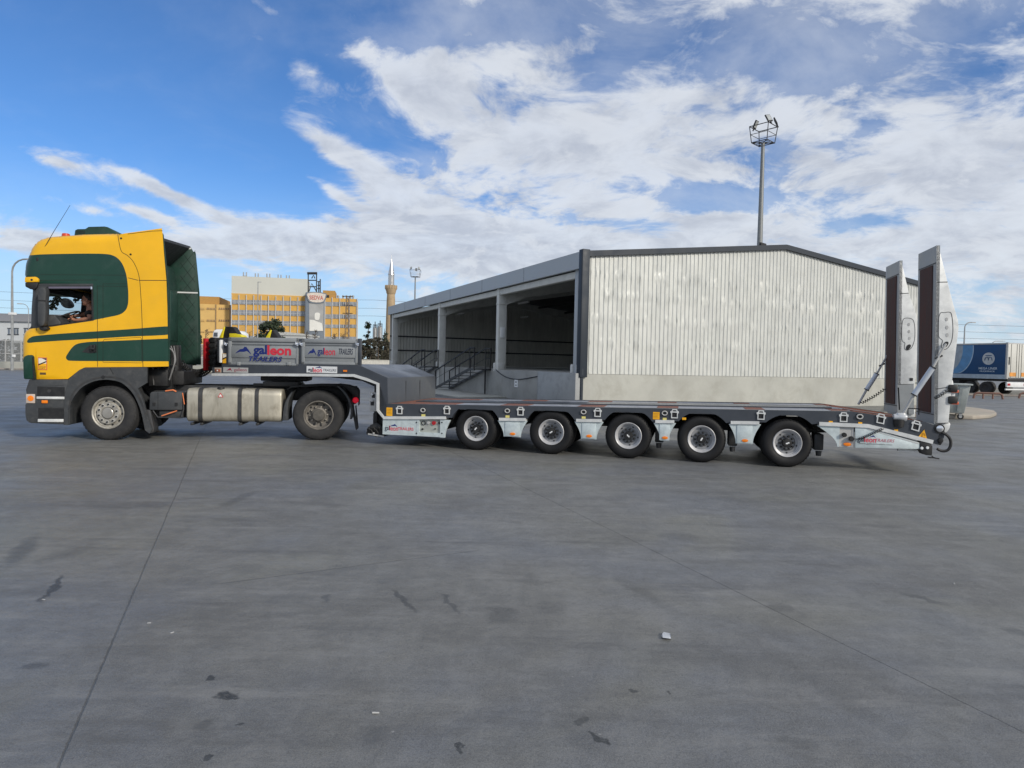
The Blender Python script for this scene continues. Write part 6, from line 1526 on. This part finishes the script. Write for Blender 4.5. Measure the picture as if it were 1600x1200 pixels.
# minaret
Fn = frame_d(608.6, 250); GN = lambda py: Fn.loc(608.6, py)[1]; un = 250 / F
mn = thing('minaret', 'slender tan stone minaret with a shining metal spire behind the warehouse', 'minaret', (Fn.o.x, Fn.o.y, 0), 0)
STN = mat('tan_stone', (.42, .31, .19), .85, 0, .12, .6, dirt=(.3, .22, .13), dirt_amt=.5)
b = B(); b.lathe([(8.2 * un, 0), (8 * un, GN(540)), (6.6 * un, GN(468)), (6.1 * un, GN(460))], seg=16, axis='z'); b.obj('shaft', STN, mn)
b = B(); b.lathe([(6.1 * un, GN(460)), (7.4 * un, GN(457.6)), (7.6 * un, GN(455)), (9.0 * un, GN(452)), (9.2 * un, GN(446.4)), (8.6 * un, GN(446.4)), (8.4 * un, GN(451)), (0, GN(451))], seg=16, axis='z')
for k in range(16): a = 2 * math.pi * k / 16; b.box(8.9 * un * math.cos(a) - .15, 8.9 * un * math.cos(a) + .15, 8.9 * un * math.sin(a) - .15, 8.9 * un * math.sin(a) + .15, GN(451.6), GN(445.8))
b.obj('balcony', STN, mn)
SPM = mat('spire_metal', (.55, .53, .5), .25, .9, .05, 1)
b = B(); b.lathe([(4.8 * un, GN(452)), (4.7 * un, GN(430)), (5.1 * un, GN(429.6)), (4.6 * un, GN(427)), (3.2 * un, GN(419)), (1.8 * un, GN(411.6)), (.8 * un, GN(407)), (.3 * un, GN(402)), (.12 * un, GN(397)), (0, GN(396.6))], seg=20, axis='z'); b.obj('spire', SPM, mn)
# silos
for px, w_, pt, l_ in ((584.6, 4.4, 509.6, 'left one of two grey silos beside the minaret'), (592.4, 5.0, 508, 'right one of two grey silos beside the minaret')):
    Fq = frame_d(px, 300); s_ = thing('silo', l_, 'silo', (Fq.o.x, Fq.o.y, 0), 0, 'grey silos'); r = w_ / 2 * 300 / F * 2 * .8; zt = Fq.loc(px, pt)[1]
    b = B(); b.lathe([(r, 0), (r, zt - 1), (r * .2, zt), (0, zt)], axis='z', seg=18); b.obj('tank', mat('silo_metal', (.4, .41, .41), .35, .6), s_)
    b = B(); ring = [(r * .9 * math.cos(2 * math.pi * k / 12), r * .9 * math.sin(2 * math.pi * k / 12), zt + .6) for k in range(12)]; b.tube(ring, .1, 4, closed=True); b.tube([(0, 0, zt), (0, 0, zt + 2)], .2, 5)
    for k in range(0, 12, 2): b.tube([ring[k], (ring[k][0], ring[k][1], zt - .9)], .08, 4)
    b.obj('top_rail', STEEL, s_)
# power lines
for k, (ya, yb) in enumerate(((470, 508), (483, 519), (495, 529))):
    Fl = Frame((0, 290), 0); za = Fl.loc(560, ya)[1]; zb_ = Fl.loc(1560, yb)[1]; xa, xb_ = Fl.x(560), Fl.x(1560); m_ = (zb_ - za) / (xb_ - xa)
    pts = []
    for i in range(61):
        x = -380 + 800 * i / 60; t = ((x + 380) % 160) / 160; pts.append((x, 0, za + m_ * .0 * (x - xa) + (m_ * (x - xa) if x > xa else 0) - 1.0 * 4 * t * (1 - t) + .6))
    b = B(); b.tube(pts, .05, 4); o_ = b.obj('power_line', STEEL); o_.location = (0, 290, 0)
    tag(o_, ('highest', 'middle', 'lowest')[k] + ' of the three thin power lines crossing the far sky', 'power line', 'power lines crossing the far sky')

# ================================================================== trees and shrubs
LEAF = mat('pine_green', (.035, .052, .026), .8, 0, .5, 1.5); LEAF2 = mat('dry_brown_shrub', (.045, .042, .027), .85, 0, .4, 1.5); BARK = mat('bark', (.09, .07, .05), .85)
def tree(px, py_top, dist, wpx, kind, lab_, name='pine_tree', group='trees beyond the yard', n=420, py_bot=None):
    fr_ = frame_d(px, dist); h = fr_.loc(px, py_top)[1]; w = wpx / F * dist / 2
    o_ = thing(name, lab_, 'tree' if kind != 'shrub' else 'shrub', (fr_.o.x, fr_.o.y, 0), rnd.uniform(0, 6), group)
    b = B(); b.tube([(0, 0, 0), (.02 * h, 0, h * .5), (0, .01 * h, h * .95)], [h * .03, h * .018, h * .004], 6)
    limbs = []
    for k in range(16 if kind != 'bare' else 34):
        z = h * rnd.uniform(.2, .92); a = rnd.uniform(0, 6.28); l = w * (1.1 - z / h if kind == 'cone' else math.sqrt(max(.05, 1 - ((z / h - .55) / .5) ** 2))) * rnd.uniform(.6, 1.0)
        tip = Vector((math.cos(a) * l, math.sin(a) * l, z + (l * .2 if kind == 'cone' else l * .7))); b.tube([(0, 0, z), tuple(tip * .5 + Vector((0, 0, z * .5))), tuple(tip)], [h * .008, h * .005, h * .002], 4); limbs.append((Vector((0, 0, z)), tip))
        if kind == 'bare':
            for q in range(7): s0 = Vector((0, 0, z)).lerp(tip, rnd.uniform(.3, 1)); b.tube([tuple(s0), tuple(s0 + Vector((rnd.gauss(0, 1), rnd.gauss(0, 1), abs(rnd.gauss(0, 1)) + .4)) * w * .22)], [h * .003, h * .001], 3)
    b.obj('trunk', BARK, o_)
    if kind != 'bare' or True:
        bm = bmesh.new(); cnt = n if kind != 'bare' else n // 4
        clumps = []
        for _ in range(26):
            z = rnd.uniform(.12, .97)
            rr = (1.05 - z) if kind == 'cone' else math.sqrt(max(.03, 1 - ((z - .52) / .5) ** 2))
            a = rnd.uniform(0, 6.28); q = rr * w * rnd.uniform(.35, 1.0); clumps.append((Vector((math.cos(a) * q, math.sin(a) * q, z * h)), w * rnd.uniform(.16, .34) * (1.25 - z * .6)))
        for i in range(cnt):
            c, s_ = clumps[i % len(clumps)]; p_ = c + Vector((rnd.gauss(0, s_ * .6), rnd.gauss(0, s_ * .6), rnd.gauss(0, s_ * .5)))
            if p_.z < .2: continue
            sz = max(w * rnd.uniform(.035, .085), rnd.uniform(.08, .16) if kind != 'bare' else .05) * (1 if kind != 'bare' else .5); u = Vector((rnd.gauss(0, 1), rnd.gauss(0, 1), rnd.gauss(0, .6))).normalized(); v_ = u.orthogonal().normalized()
            vs = [bm.verts.new(p_ + u * sz * 1.6), bm.verts.new(p_ + v_ * sz), bm.verts.new(p_ - u * sz * 1.3), bm.verts.new(p_ - v_ * sz * .8)]; bm.faces.new(vs)
        me = bpy.data.meshes.new('crown'); bm.to_mesh(me); bm.free(); me.materials.append(LEAF if kind == 'cone' or name == 'pine_tree' else LEAF2)
        c_ = bpy.data.objects.new('crown', me); COL.objects.link(c_); c_.parent = o_
    return o_
tree(424, 498, 170, 46, 'round', 'broad dark pine standing in front of the factory windows', n=4200)
tree(412, 502, 172, 26, 'round', 'lower dark pine crown on the left of the broad pine', n=1800)
tree(574, 500, 130, 24, 'cone', 'pointed dark spruce just right of the factory', 'spruce_tree', n=1800)
tree(600, 510, 125, 22, 'cone', 'dark ragged spruce between the silos and the minaret', 'spruce_tree', n=600)
tree(313, 522, 140, 8, 'cone', 'small dark tree squeezed between cab and trailer headboard', 'spruce_tree', n=400)
for k, (px, pt, w_) in enumerate(((565, 531, 17), (577, 527, 20), (589, 526, 20), (600, 529, 18), (607, 535, 12))):
    tree(px, pt, 112 + 2 * k, w_, 'shrub', ('brown shrub touching the corner of the trailer bin', 'tangled brown shrub below the pointed spruce', 'tall brown shrub below the silos', 'brown shrub left of the minaret foot', 'last brown shrub against the warehouse column')[k], 'shrub', 'brown shrubs behind the low wall', n=2200)
for k, (px, pt) in enumerate(((478, 515), (492, 513), (521, 518), (535, 519), (388, 516), (376, 519), (321, 513))):
    tree(px, pt, 160 + 3 * k, 13, 'bare', 'bare thin tree ' + ('at the left foot of the stair tower', 'in front of the mural', 'right of the mural', 'left of the lattice pylon', 'beside the thin lamp post', 'between the chock and the lamp post', 'at the left edge of the factory wing')[k], 'bare_tree', 'bare trees before the factory', n=500)
tree(10, 531, 96, 26, 'round', 'grey bush behind the fence at the left edge', 'bush', 'bushes behind the left fence', n=600)
tree(31, 534, 97, 20, 'round', 'grey bush behind the fence next to the cab front', 'bush', 'bushes behind the left fence', n=600)

# ================================================================== left background
Fa = frame_d(0, 150)
hb_ = thing('white_building', 'low white building with small paired windows and a grey roof at the left edge', 'building', (Fa.o.x, Fa.o.y, 0), 0)
ga = lambda px, py: Fa.loc(px, py)
xL, xR = ga(-120, 500)[0], ga(60, 500)[0]; ze = ga(20, 502.4)[1]
WB_ = mat('white_render', (.55, .57, .58), .8, 0, .05, .3)
b = B(); b.box(xL, xR, 0, 20, 0, ze); b.obj('wall', WB_, hb_)
b = B(); b.prism([(-.5, ze), (20.5, ze), (10, ga(20, 493)[1] + 1)], xL - .5, xR + .5, axis='x'); rf_ = b.obj('roof', mat('slate_roof', (.23, .225, .22), .8), hb_)
for px in (16.5, 25.6, -6, 42, -22):
    for q in (0, 1):
        xa, z1 = ga(px - 4 + 4.4 * q, 513.4); xb_, z0 = ga(px - 1 + 4.4 * q if q == 0 else px + 3.4, 522.4)
        b = B(); b.box(xa, xb_, -.06, .05, z0, z1); w_ = b.obj('window', GLS, hb_)
        b = B(); b.box(xa - .1, xb_ + .1, -.12, -.0, z1, z1 + .15); b.obj('lintel', STEEL, w_); b = B(); b.box(xa - .1, xb_ + .1, -.12, -.0, z0 - .15, z0); b.obj('sill', STEEL, w_)
b = B()
for px in (1, 5, 8.6, 12, 15): x, z = ga(px, 497); b.box(x - .5, x + .4, 8, 9, ze + 1, z + .8, .05)
b.obj('roof_unit', WHT, hb_)
b = B(); x, z = ga(34.6, 497.6); b.cyl((x, 5, 0), .25, ze, z + .5, 'z', 8); b.lathe([(0, -.4), (.9, 0), (0, .9)], (x, 5, z), 'z', 10); b.obj('roof_vent', STEEL, hb_)
# low wall + mesh fence + kerb on the left
Fk = frame_d(18, 66)
kx0, kx1 = Fk.x(-140), Fk.x(330)
b = B(); b.box(kx0, kx1, 0, .35, 0, .16, .03); kb_ = b.obj('kerb', KERB); kb_.location = (Fk.o.x, Fk.o.y - 2.2, 0); tag(kb_, 'long reddish kerb in front of the left fence', 'kerb')
b = B(); b.box(kx0, kx1, .35, 45, 0, .12); vg = b.obj('verge', SOIL); vg.location = (Fk.o.x, Fk.o.y - 2.2, 0); struct(vg)
fe = thing('mesh_fence', 'grey mesh fence on a low wall left of the cab', 'fence', (Fk.o.x, Fk.o.y, 0), 0)
def meshmat():
    m = bpy.data.materials.new('fence_mesh'); m.use_nodes = True; N = Nodes(m.node_tree); out = N.n('ShaderNodeOutputMaterial'); bs = N.n('ShaderNodeBsdfPrincipled'); bs.inputs['Base Color'].default_value = (.3, .31, .31, 1); bs.inputs['Roughness'].default_value = .6
    bs.inputs['Alpha'].default_value = .42; N.t.links.new(bs.outputs[0], out.inputs[0]); return m
zf = Fk.loc(18, 532)[1]
b = B(); b.box(kx0, kx1, 0, .2, 0, .75); b.obj('base_wall', CONL, fe)
b = B(); b.box(kx0, kx1, .08, .085, .75, zf); b.obj('wire_mesh', meshmat(), fe)
x = kx0
while x < kx1:
    b = B(); b.box(x - .05, x + .05, .03, .13, 0, zf + .1); b.obj('post', LGREY, fe); x += 1.55
b = B(); b.box(kx0, kx1, .05, .11, zf - .05, zf + .03); b.box(kx0, kx1, .05, .11, 1.5, 1.56); b.obj('rail', LGREY, fe)
# low pale wall behind neck, centre
Fc_ = frame_d(580, 108); b = B(); b.box(Fc_.x(308), Fc_.x(640), 0, .3, 0, Fc_.loc(580, 563)[1], .02); b.box(Fc_.x(308), Fc_.x(640), -.05, .35, Fc_.loc(580, 563)[1], Fc_.loc(580, 562)[1], .02)
lw_ = b.obj('low_wall', mat('pale_wall', (.55, .53, .47), .8)); lw_.location = (Fc_.o.x, Fc_.o.y, 0); tag(lw_, 'low pale boundary wall in front of the brown shrubs', 'wall')
# parked white truck far behind the bin
Fv = frame_d(340, 92); v = thing('white_lorry', 'white lorry parked far behind the trailer headboard', 'lorry', (Fv.o.x, Fv.o.y, 0), 0)
gv = lambda px, py: Fv.loc(px, py)
b = B(); b.prism([gv(332, 570), gv(332, 522), gv(334, 516), gv(338, 514.6), (gv(350, 514.6)), gv(353, 517), gv(353, 570)], 0, 2.4, .12); b.obj('cab', WHT, v)
b = B(); b.prism([gv(333.6, 526), gv(334.4, 519.6), gv(340, 519.4), gv(340, 526)], -.03, .02); b.obj('side_window', GLS, v)
b = B(); b.prism([gv(354, 568), gv(354, 521), gv(372, 516.6), gv(378, 521), gv(380, 568)], .1, 2.4, .1); b.obj('body', WHT, v)
for px in (338, 372):
    x = gv(px, 560)[0]; b = B(); b.lathe([(0, .0), (.28, .0), (.3, .04), (.5, .0), (.5, .3), (0, .3)], (x, 0, .5), seg=24); b.obj('wheel', RUB, v)

# ================================================================== right background
Fr = frame2((1500, 618.5), (1572, 620.5)); Fr = Frame(((1572 - 800) / F * 52, 52), R(-70))
def rloc(px, py, v=0): return Fr.loc(px, py, v)
box_t = thing('curtain_trailer', 'blue curtain-sided trailer with a white rear beyond the ramps', 'trailer', (Fr.o.x, Fr.o.y, 0), Fr.yaw)
xb_ = rloc(1573, 570)[0]; xa = xb_ - 13.6; zt = rloc(1572, 537.4)[1]; zb_ = rloc(1572, 590)[1]
BLU = mat('blue_tarpaulin', (.003, .05, .15), .6, 0, .1, 1.2, bump=.01, bscale=2)
b = B(); b.box(xa, xb_, 0, 2.5, zb_, zt, .03); bt = b.obj('curtain', BLU, box_t)
b = B(); b.box(xa, xb_ + .02, -.02, 2.52, zt - .02, zt + .1, .02); b.obj('roof_rail', LGREY, bt)
b = B(); b.box(xa, xb_, -.025, 0, zb_ - .12, zb_ + .22); b.obj('side_rail', mat('blue_grey_rail', (.33, .4, .47), .5), bt)
b = B(); b.box(xb_ - .09, xb_ + .06, -.03, .1, zb_ - .1, zt + .12); b.obj('corner_post', LGREY, bt)
def arcpts(cx, cz, r, a0, a1, n=16): return arc(cx, cz, r, a0, a1, n)
cz = zt + .2; cx = rloc(1494, 550)[0]
ru = rloc(1521.5, 550)[0] - cx
def clipz(pts): return [(x, max(zb_ + .25, min(zt - .05, z))) for x, z in pts]
b = B(); b.prism(clipz([(cx - 2.4, zt - .05)] + [(cx + ru * math.cos(R(a)), zt - .4 + (ru * 1.35) * math.sin(R(a))) for a in range(15, -86, -6)] + [(cx - 2.4, zb_ + .25)]), -.012, -.002); b.obj('white_arc', mat('pale_blue_print', (.35, .47, .6), .5), bt)
b = B(); b.prism(clipz([(cx - 2.4, zt - .05)] + [(cx - .07 + ru * math.cos(R(a)), zt - .4 + (ru * 1.33) * math.sin(R(a))) for a in range(15, -86, -6)] + [(cx - 2.4, zb_ + .25)]), -.018, -.012); b.obj('blue_arc', mat('mid_blue_print', (.09, .24, .45), .5), bt)
b = B(); b.prism(clipz([(cx - 2.4, zt - .05)] + [(cx - .9 + ru * math.cos(R(a)), zt - .4 + (ru * 1.3) * math.sin(R(a))) for a in range(15, -70, -6)] + [(cx - 2.4, zb_ + .6)]), -.024, -.018); b.obj('grey_arc', mat('grey_print', (.3, .35, .4), .5), bt)
x, z = rloc(1544.6, 560.4); r = rloc(1554.4, 560)[0] - x
b = B(); b.use(mat('emblem_grey', (.45, .48, .5), .5)).prism([(x + r * math.cos(R(a)), z + r * math.sin(R(a))) for a in range(0, 360, 15)], -.012, -.004)
b.use(BLU).tube([(x - r * .6, -.014, z - r * .3), (x - r * .5, -.014, z + r * .15), (x - r * .1, -.014, z + r * .25), (x, -.014, z - r * .3), (x + r * .1, -.014, z + r * .25), (x + r * .5, -.014, z + r * .15), (x + r * .6, -.014, z - r * .3)], .035, 4); b.box(x - r * .5, x + r * .5, -.016, -.01, z + r * .42, z + r * .55)
em = b.obj('emblem', None, bt)
text('lettering', 'MEGA LINER', mat('pale_print', (.5, .58, .65), .5), bt, rloc(1529.6, 570)[0], rloc(1558.6, 570)[0], rloc(1544, 577.4)[1], rloc(1544, 573.8)[1], -.01, bold=.01)
text('lettering', 'HUCKEPACK', mat('pale_print', (.5, .58, .65), .5), bt, rloc(1531.4, 570)[0], rloc(1555, 570)[0], rloc(1544, 581.2)[1], rloc(1544, 579)[1], -.01, bold=.02)
b = B(); b.box(xb_ + .02, xb_ + .06, .05, 2.48, zb_, zt, .01); rd = b.obj('rear_door', mat('cream_door', (.6, .59, .54), .5, 0, .04, 1, bump=.006, bscale=4), box_t)
b = B()
for y in (.35, 1.0, 1.27, 1.55, 2.2): b.box(xb_ + .06, xb_ + .08, y - .012, y + .012, zb_, zt)
b.box(xb_ + .06, xb_ + .1, .12, .2, (zt + zb_) / 2 - .3, (zt + zb_) / 2 + .3); b.obj('lock_bar', STEEL, rd)
b = B(); b.use(mat('orange_board', (.7, .3, .06), .5)); b.box(xb_ + .06, xb_ + .08, .25, .95, zb_ + .1, zb_ + .4); b.box(xb_ + .06, xb_ + .08, 1.6, 2.3, zb_ + .1, zb_ + .4); b.obj('marker_board', None, rd)
b = B(); b.use(WHT).box(xb_ - .1, xb_ + .02, .1, 2.4, zb_ - .75, zb_ - .35, .02); b.use(RED).box(xb_ + .02, xb_ + .04, .15, .45, zb_ - .62, zb_ - .45); b.use(RED).box(xb_ + .02, xb_ + .04, 2.0, 2.3, zb_ - .62, zb_ - .45); b.use(BLK).box(xb_ - .2, xb_ + .03, .1, 2.4, zb_ - .3, zb_ - .05, .01); b.use(WHT).box(xb_ - .15, xb_ - .05, .1, 2.4, zb_ - .98, zb_ - .86, .02); b.obj('rear_bumper', None, box_t)
b = B(); b.box(xa, xb_ - .2, .3, 2.2, zb_ - .3, zb_ - .1); b.box(xa, xb_ - 3.8, .1, 2.3, .35, zb_ - .3, .05); b.obj('under_frame', BLK, box_t)
for k in range(3):
    x = xb_ - 1.6 - 1.31 * k
    for y in (0.02, 2.2): b = B(); b.lathe([(0, .05), (.2, .05), (.28, .02), (.3, .0), (.48, .0), (.5, .05), (.5, .28), (0, .28)], (x, y, .5), seg=28); b.obj('wheel', RUB, box_t)
# galvanised waste container
gb = ground(1503, 656); Fb = Frame((gb.x, gb.y), R(-25))
d = thing('waste_container', 'grey galvanised waste container on castors behind the near ramp', 'waste container', (gb.x, gb.y, 0), Fb.yaw)
zr_ = Fb.loc(1500, 600.4)[1]; z0 = .22
DG = mat('bin_galvanised', (.36, .39, .38), .5, .3, .15, 3, dirt=(.25, .28, .27), dirt_amt=.6)
vs = [(-1.18, 0 + .1, z0), (.08, .1, z0), (.08, .8, z0), (-1.18, .8, z0), (-1.3, -.05, zr_), (.22, -.05, zr_), (.22, .95, zr_), (-1.3, .95, zr_)]
b = B(); b.poly(vs, [(0, 1, 2, 3), (0, 1, 5, 4), (1, 2, 6, 5), (2, 3, 7, 6), (3, 0, 4, 7), (4, 5, 6, 7)], .03); bd_ = b.obj('body', DG, d)
b = B(); b.box(-1.34, .27, -.1, 1.0, zr_ - .04, zr_ + .02, .015); b.obj('rim', DG, bd_)
b = B()
for k in range(4): 
    x0_, x1_ = -1.05 + .3 * k, -1.12 + .335 * k
    b.poly([(x0_, .06, z0 + .08), (x0_ + .08, .06, z0 + .08), (x1_ + .1, -.08, zr_ - .12), (x1_, -.08, zr_ - .12), (x0_, .2, z0 + .08), (x0_ + .08, .2, z0 + .08), (x1_ + .1, .1, zr_ - .12), (x1_, .1, zr_ - .12)], [(0, 1, 2, 3), (4, 5, 6, 7), (0, 1, 5, 4), (1, 2, 6, 5), (2, 3, 7, 6), (3, 0, 4, 7)])
b.obj('rib', DG, bd_)
for x, y in ((-1.0, .2), (-.02, .2), (-1.0, .75), (-.02, .75)):
    b = B(); b.lathe([(0, -.03), (.1, -.025), (.1, .025), (0, .03)], (x, y, .1), 'y', 16); cs = b.obj('castor', BLK, d); b = B(); b.box(x - .05, x + .05, y - .05, y + .05, .14, z0 + .01); b.lathe([(0, -.032), (.05, -.032)], (x, y, .1), 'y', 10); b.obj('fork', LGREY, cs)
# kerbed island under it
gi = ground(1500, 658)
isl = [ground(px, py) for px, py in ((1380, 650), (1470, 654), (1520, 655.6), (1548, 653.4), (1557, 650), (1553, 646.6), (1530, 642.6), (1512, 640.6), (1480, 639), (1390, 637))]
b = B(); o0 = isl[0]; b.prism([(p_.x - o0.x, p_.y - o0.y) for p_ in isl], 0, .14, .03, axis='z'); io = b.obj('traffic_island', mat('island_concrete', (.34, .31, .26), .85, 0, .15, 1, dirt=(.42, .25, .2), dirt_amt=.3)); io.location = (o0.x, o0.y, 0); struct(io)
d.location.z = 0.0
# low bump rails
for k, (pa, pb, l_) in enumerate(((1521, 1567, 'brown low guard rail in front of the blue trailer wheels'), (1592, 1640, 'brown low guard rail at the right edge of the picture'))):
    A = ground(pa, 622.4); C = ground(pb, 624); dd = C - A; yaw_ = math.atan2(dd.y, dd.x); ln = dd.length
    o_ = thing('guard_rail', l_, 'guard rail', (A.x, A.y, 0), yaw_, 'low guard rails'); b = B(); b.tube([(0, 0, 0), (.05, 0, .28), (.2, 0, .36), (ln - .2, 0, .36), (ln - .05, 0, .28), (ln, 0, 0)], .07, 8); b.obj('rail', mat('rusty_rail', (.22, .12, .09), .7), o_)
    b = B()
    for t in (.33, .66): b.tube([(ln * t, 0, 0), (ln * t, 0, .34)], .06, 6)
    b.obj('post', mat('rusty_rail', (.22, .12, .09), .7), o_)
gk = ground(1500, 617.4); b = B(); b.box(-8, 60, 0, .3, 0, .12, .03); kr = b.obj('kerb', KERB); kr.location = (gk.x, gk.y, 0); kr.rotation_euler = (0, 0, R(-8)); tag(kr, 'pale kerb running past the wheels of the blue trailer', 'kerb')
b = B(); b.box(-8, 60, .3, 30, 0, .06); kr = b.obj('far_pavement', SOIL); kr.location = (gk.x, gk.y, 0); kr.rotation_euler = (0, 0, R(-8)); struct(kr)
# litter
g = ground(1042, 996); b = B(); bm = b.bm
pts = [Vector((rnd.uniform(-.032, .032) , rnd.uniform(-.045, .045), rnd.uniform(0, .012))) for _ in range(26)]
for p_ in pts: bm.verts.new(p_)
bmesh.ops.convex_hull(bm, input=bm.verts)
for v_ in bm.verts: v_.co += Vector((rnd.gauss(0, .004), rnd.gauss(0, .004), abs(rnd.gauss(0, .004))))
lt = b.obj('plastic_bag', mat('thin_plastic', (.5, .52, .55), .3, bump=.003, bscale=80), None); lt.location = g; tag(lt, 'small crumpled clear plastic bag lying alone on the concrete', 'litter')
for k, (px, py, a, l_) in enumerate(((587, 1115, 0, 'white cigarette butt near the bottom centre'), (233, 973.6, 12, 'white paper scrap left of centre on the concrete'), (269, 988.6, 60, 'tiny white scrap just right of the longer paper scrap'), (68, 937, -10, 'tiny white scrap beside the dark curved stain'), (1491, 912, 70, 'small white scrap on the right of the yard'))):
    g = ground(px, py); ln = .032 if k == 0 else .022; b = B(); b.tube([(-ln / 2, 0, .004), (ln / 2, 0, .004)], .004, 8) if k == 0 else b.box(-ln / 2, ln / 2, -.004, .004, 0, .003, .001)
    o_ = b.obj('paper_scrap', LGREY); o_.location = g; o_.rotation_euler = (0, 0, R(a)); tag(o_, l_, 'litter')
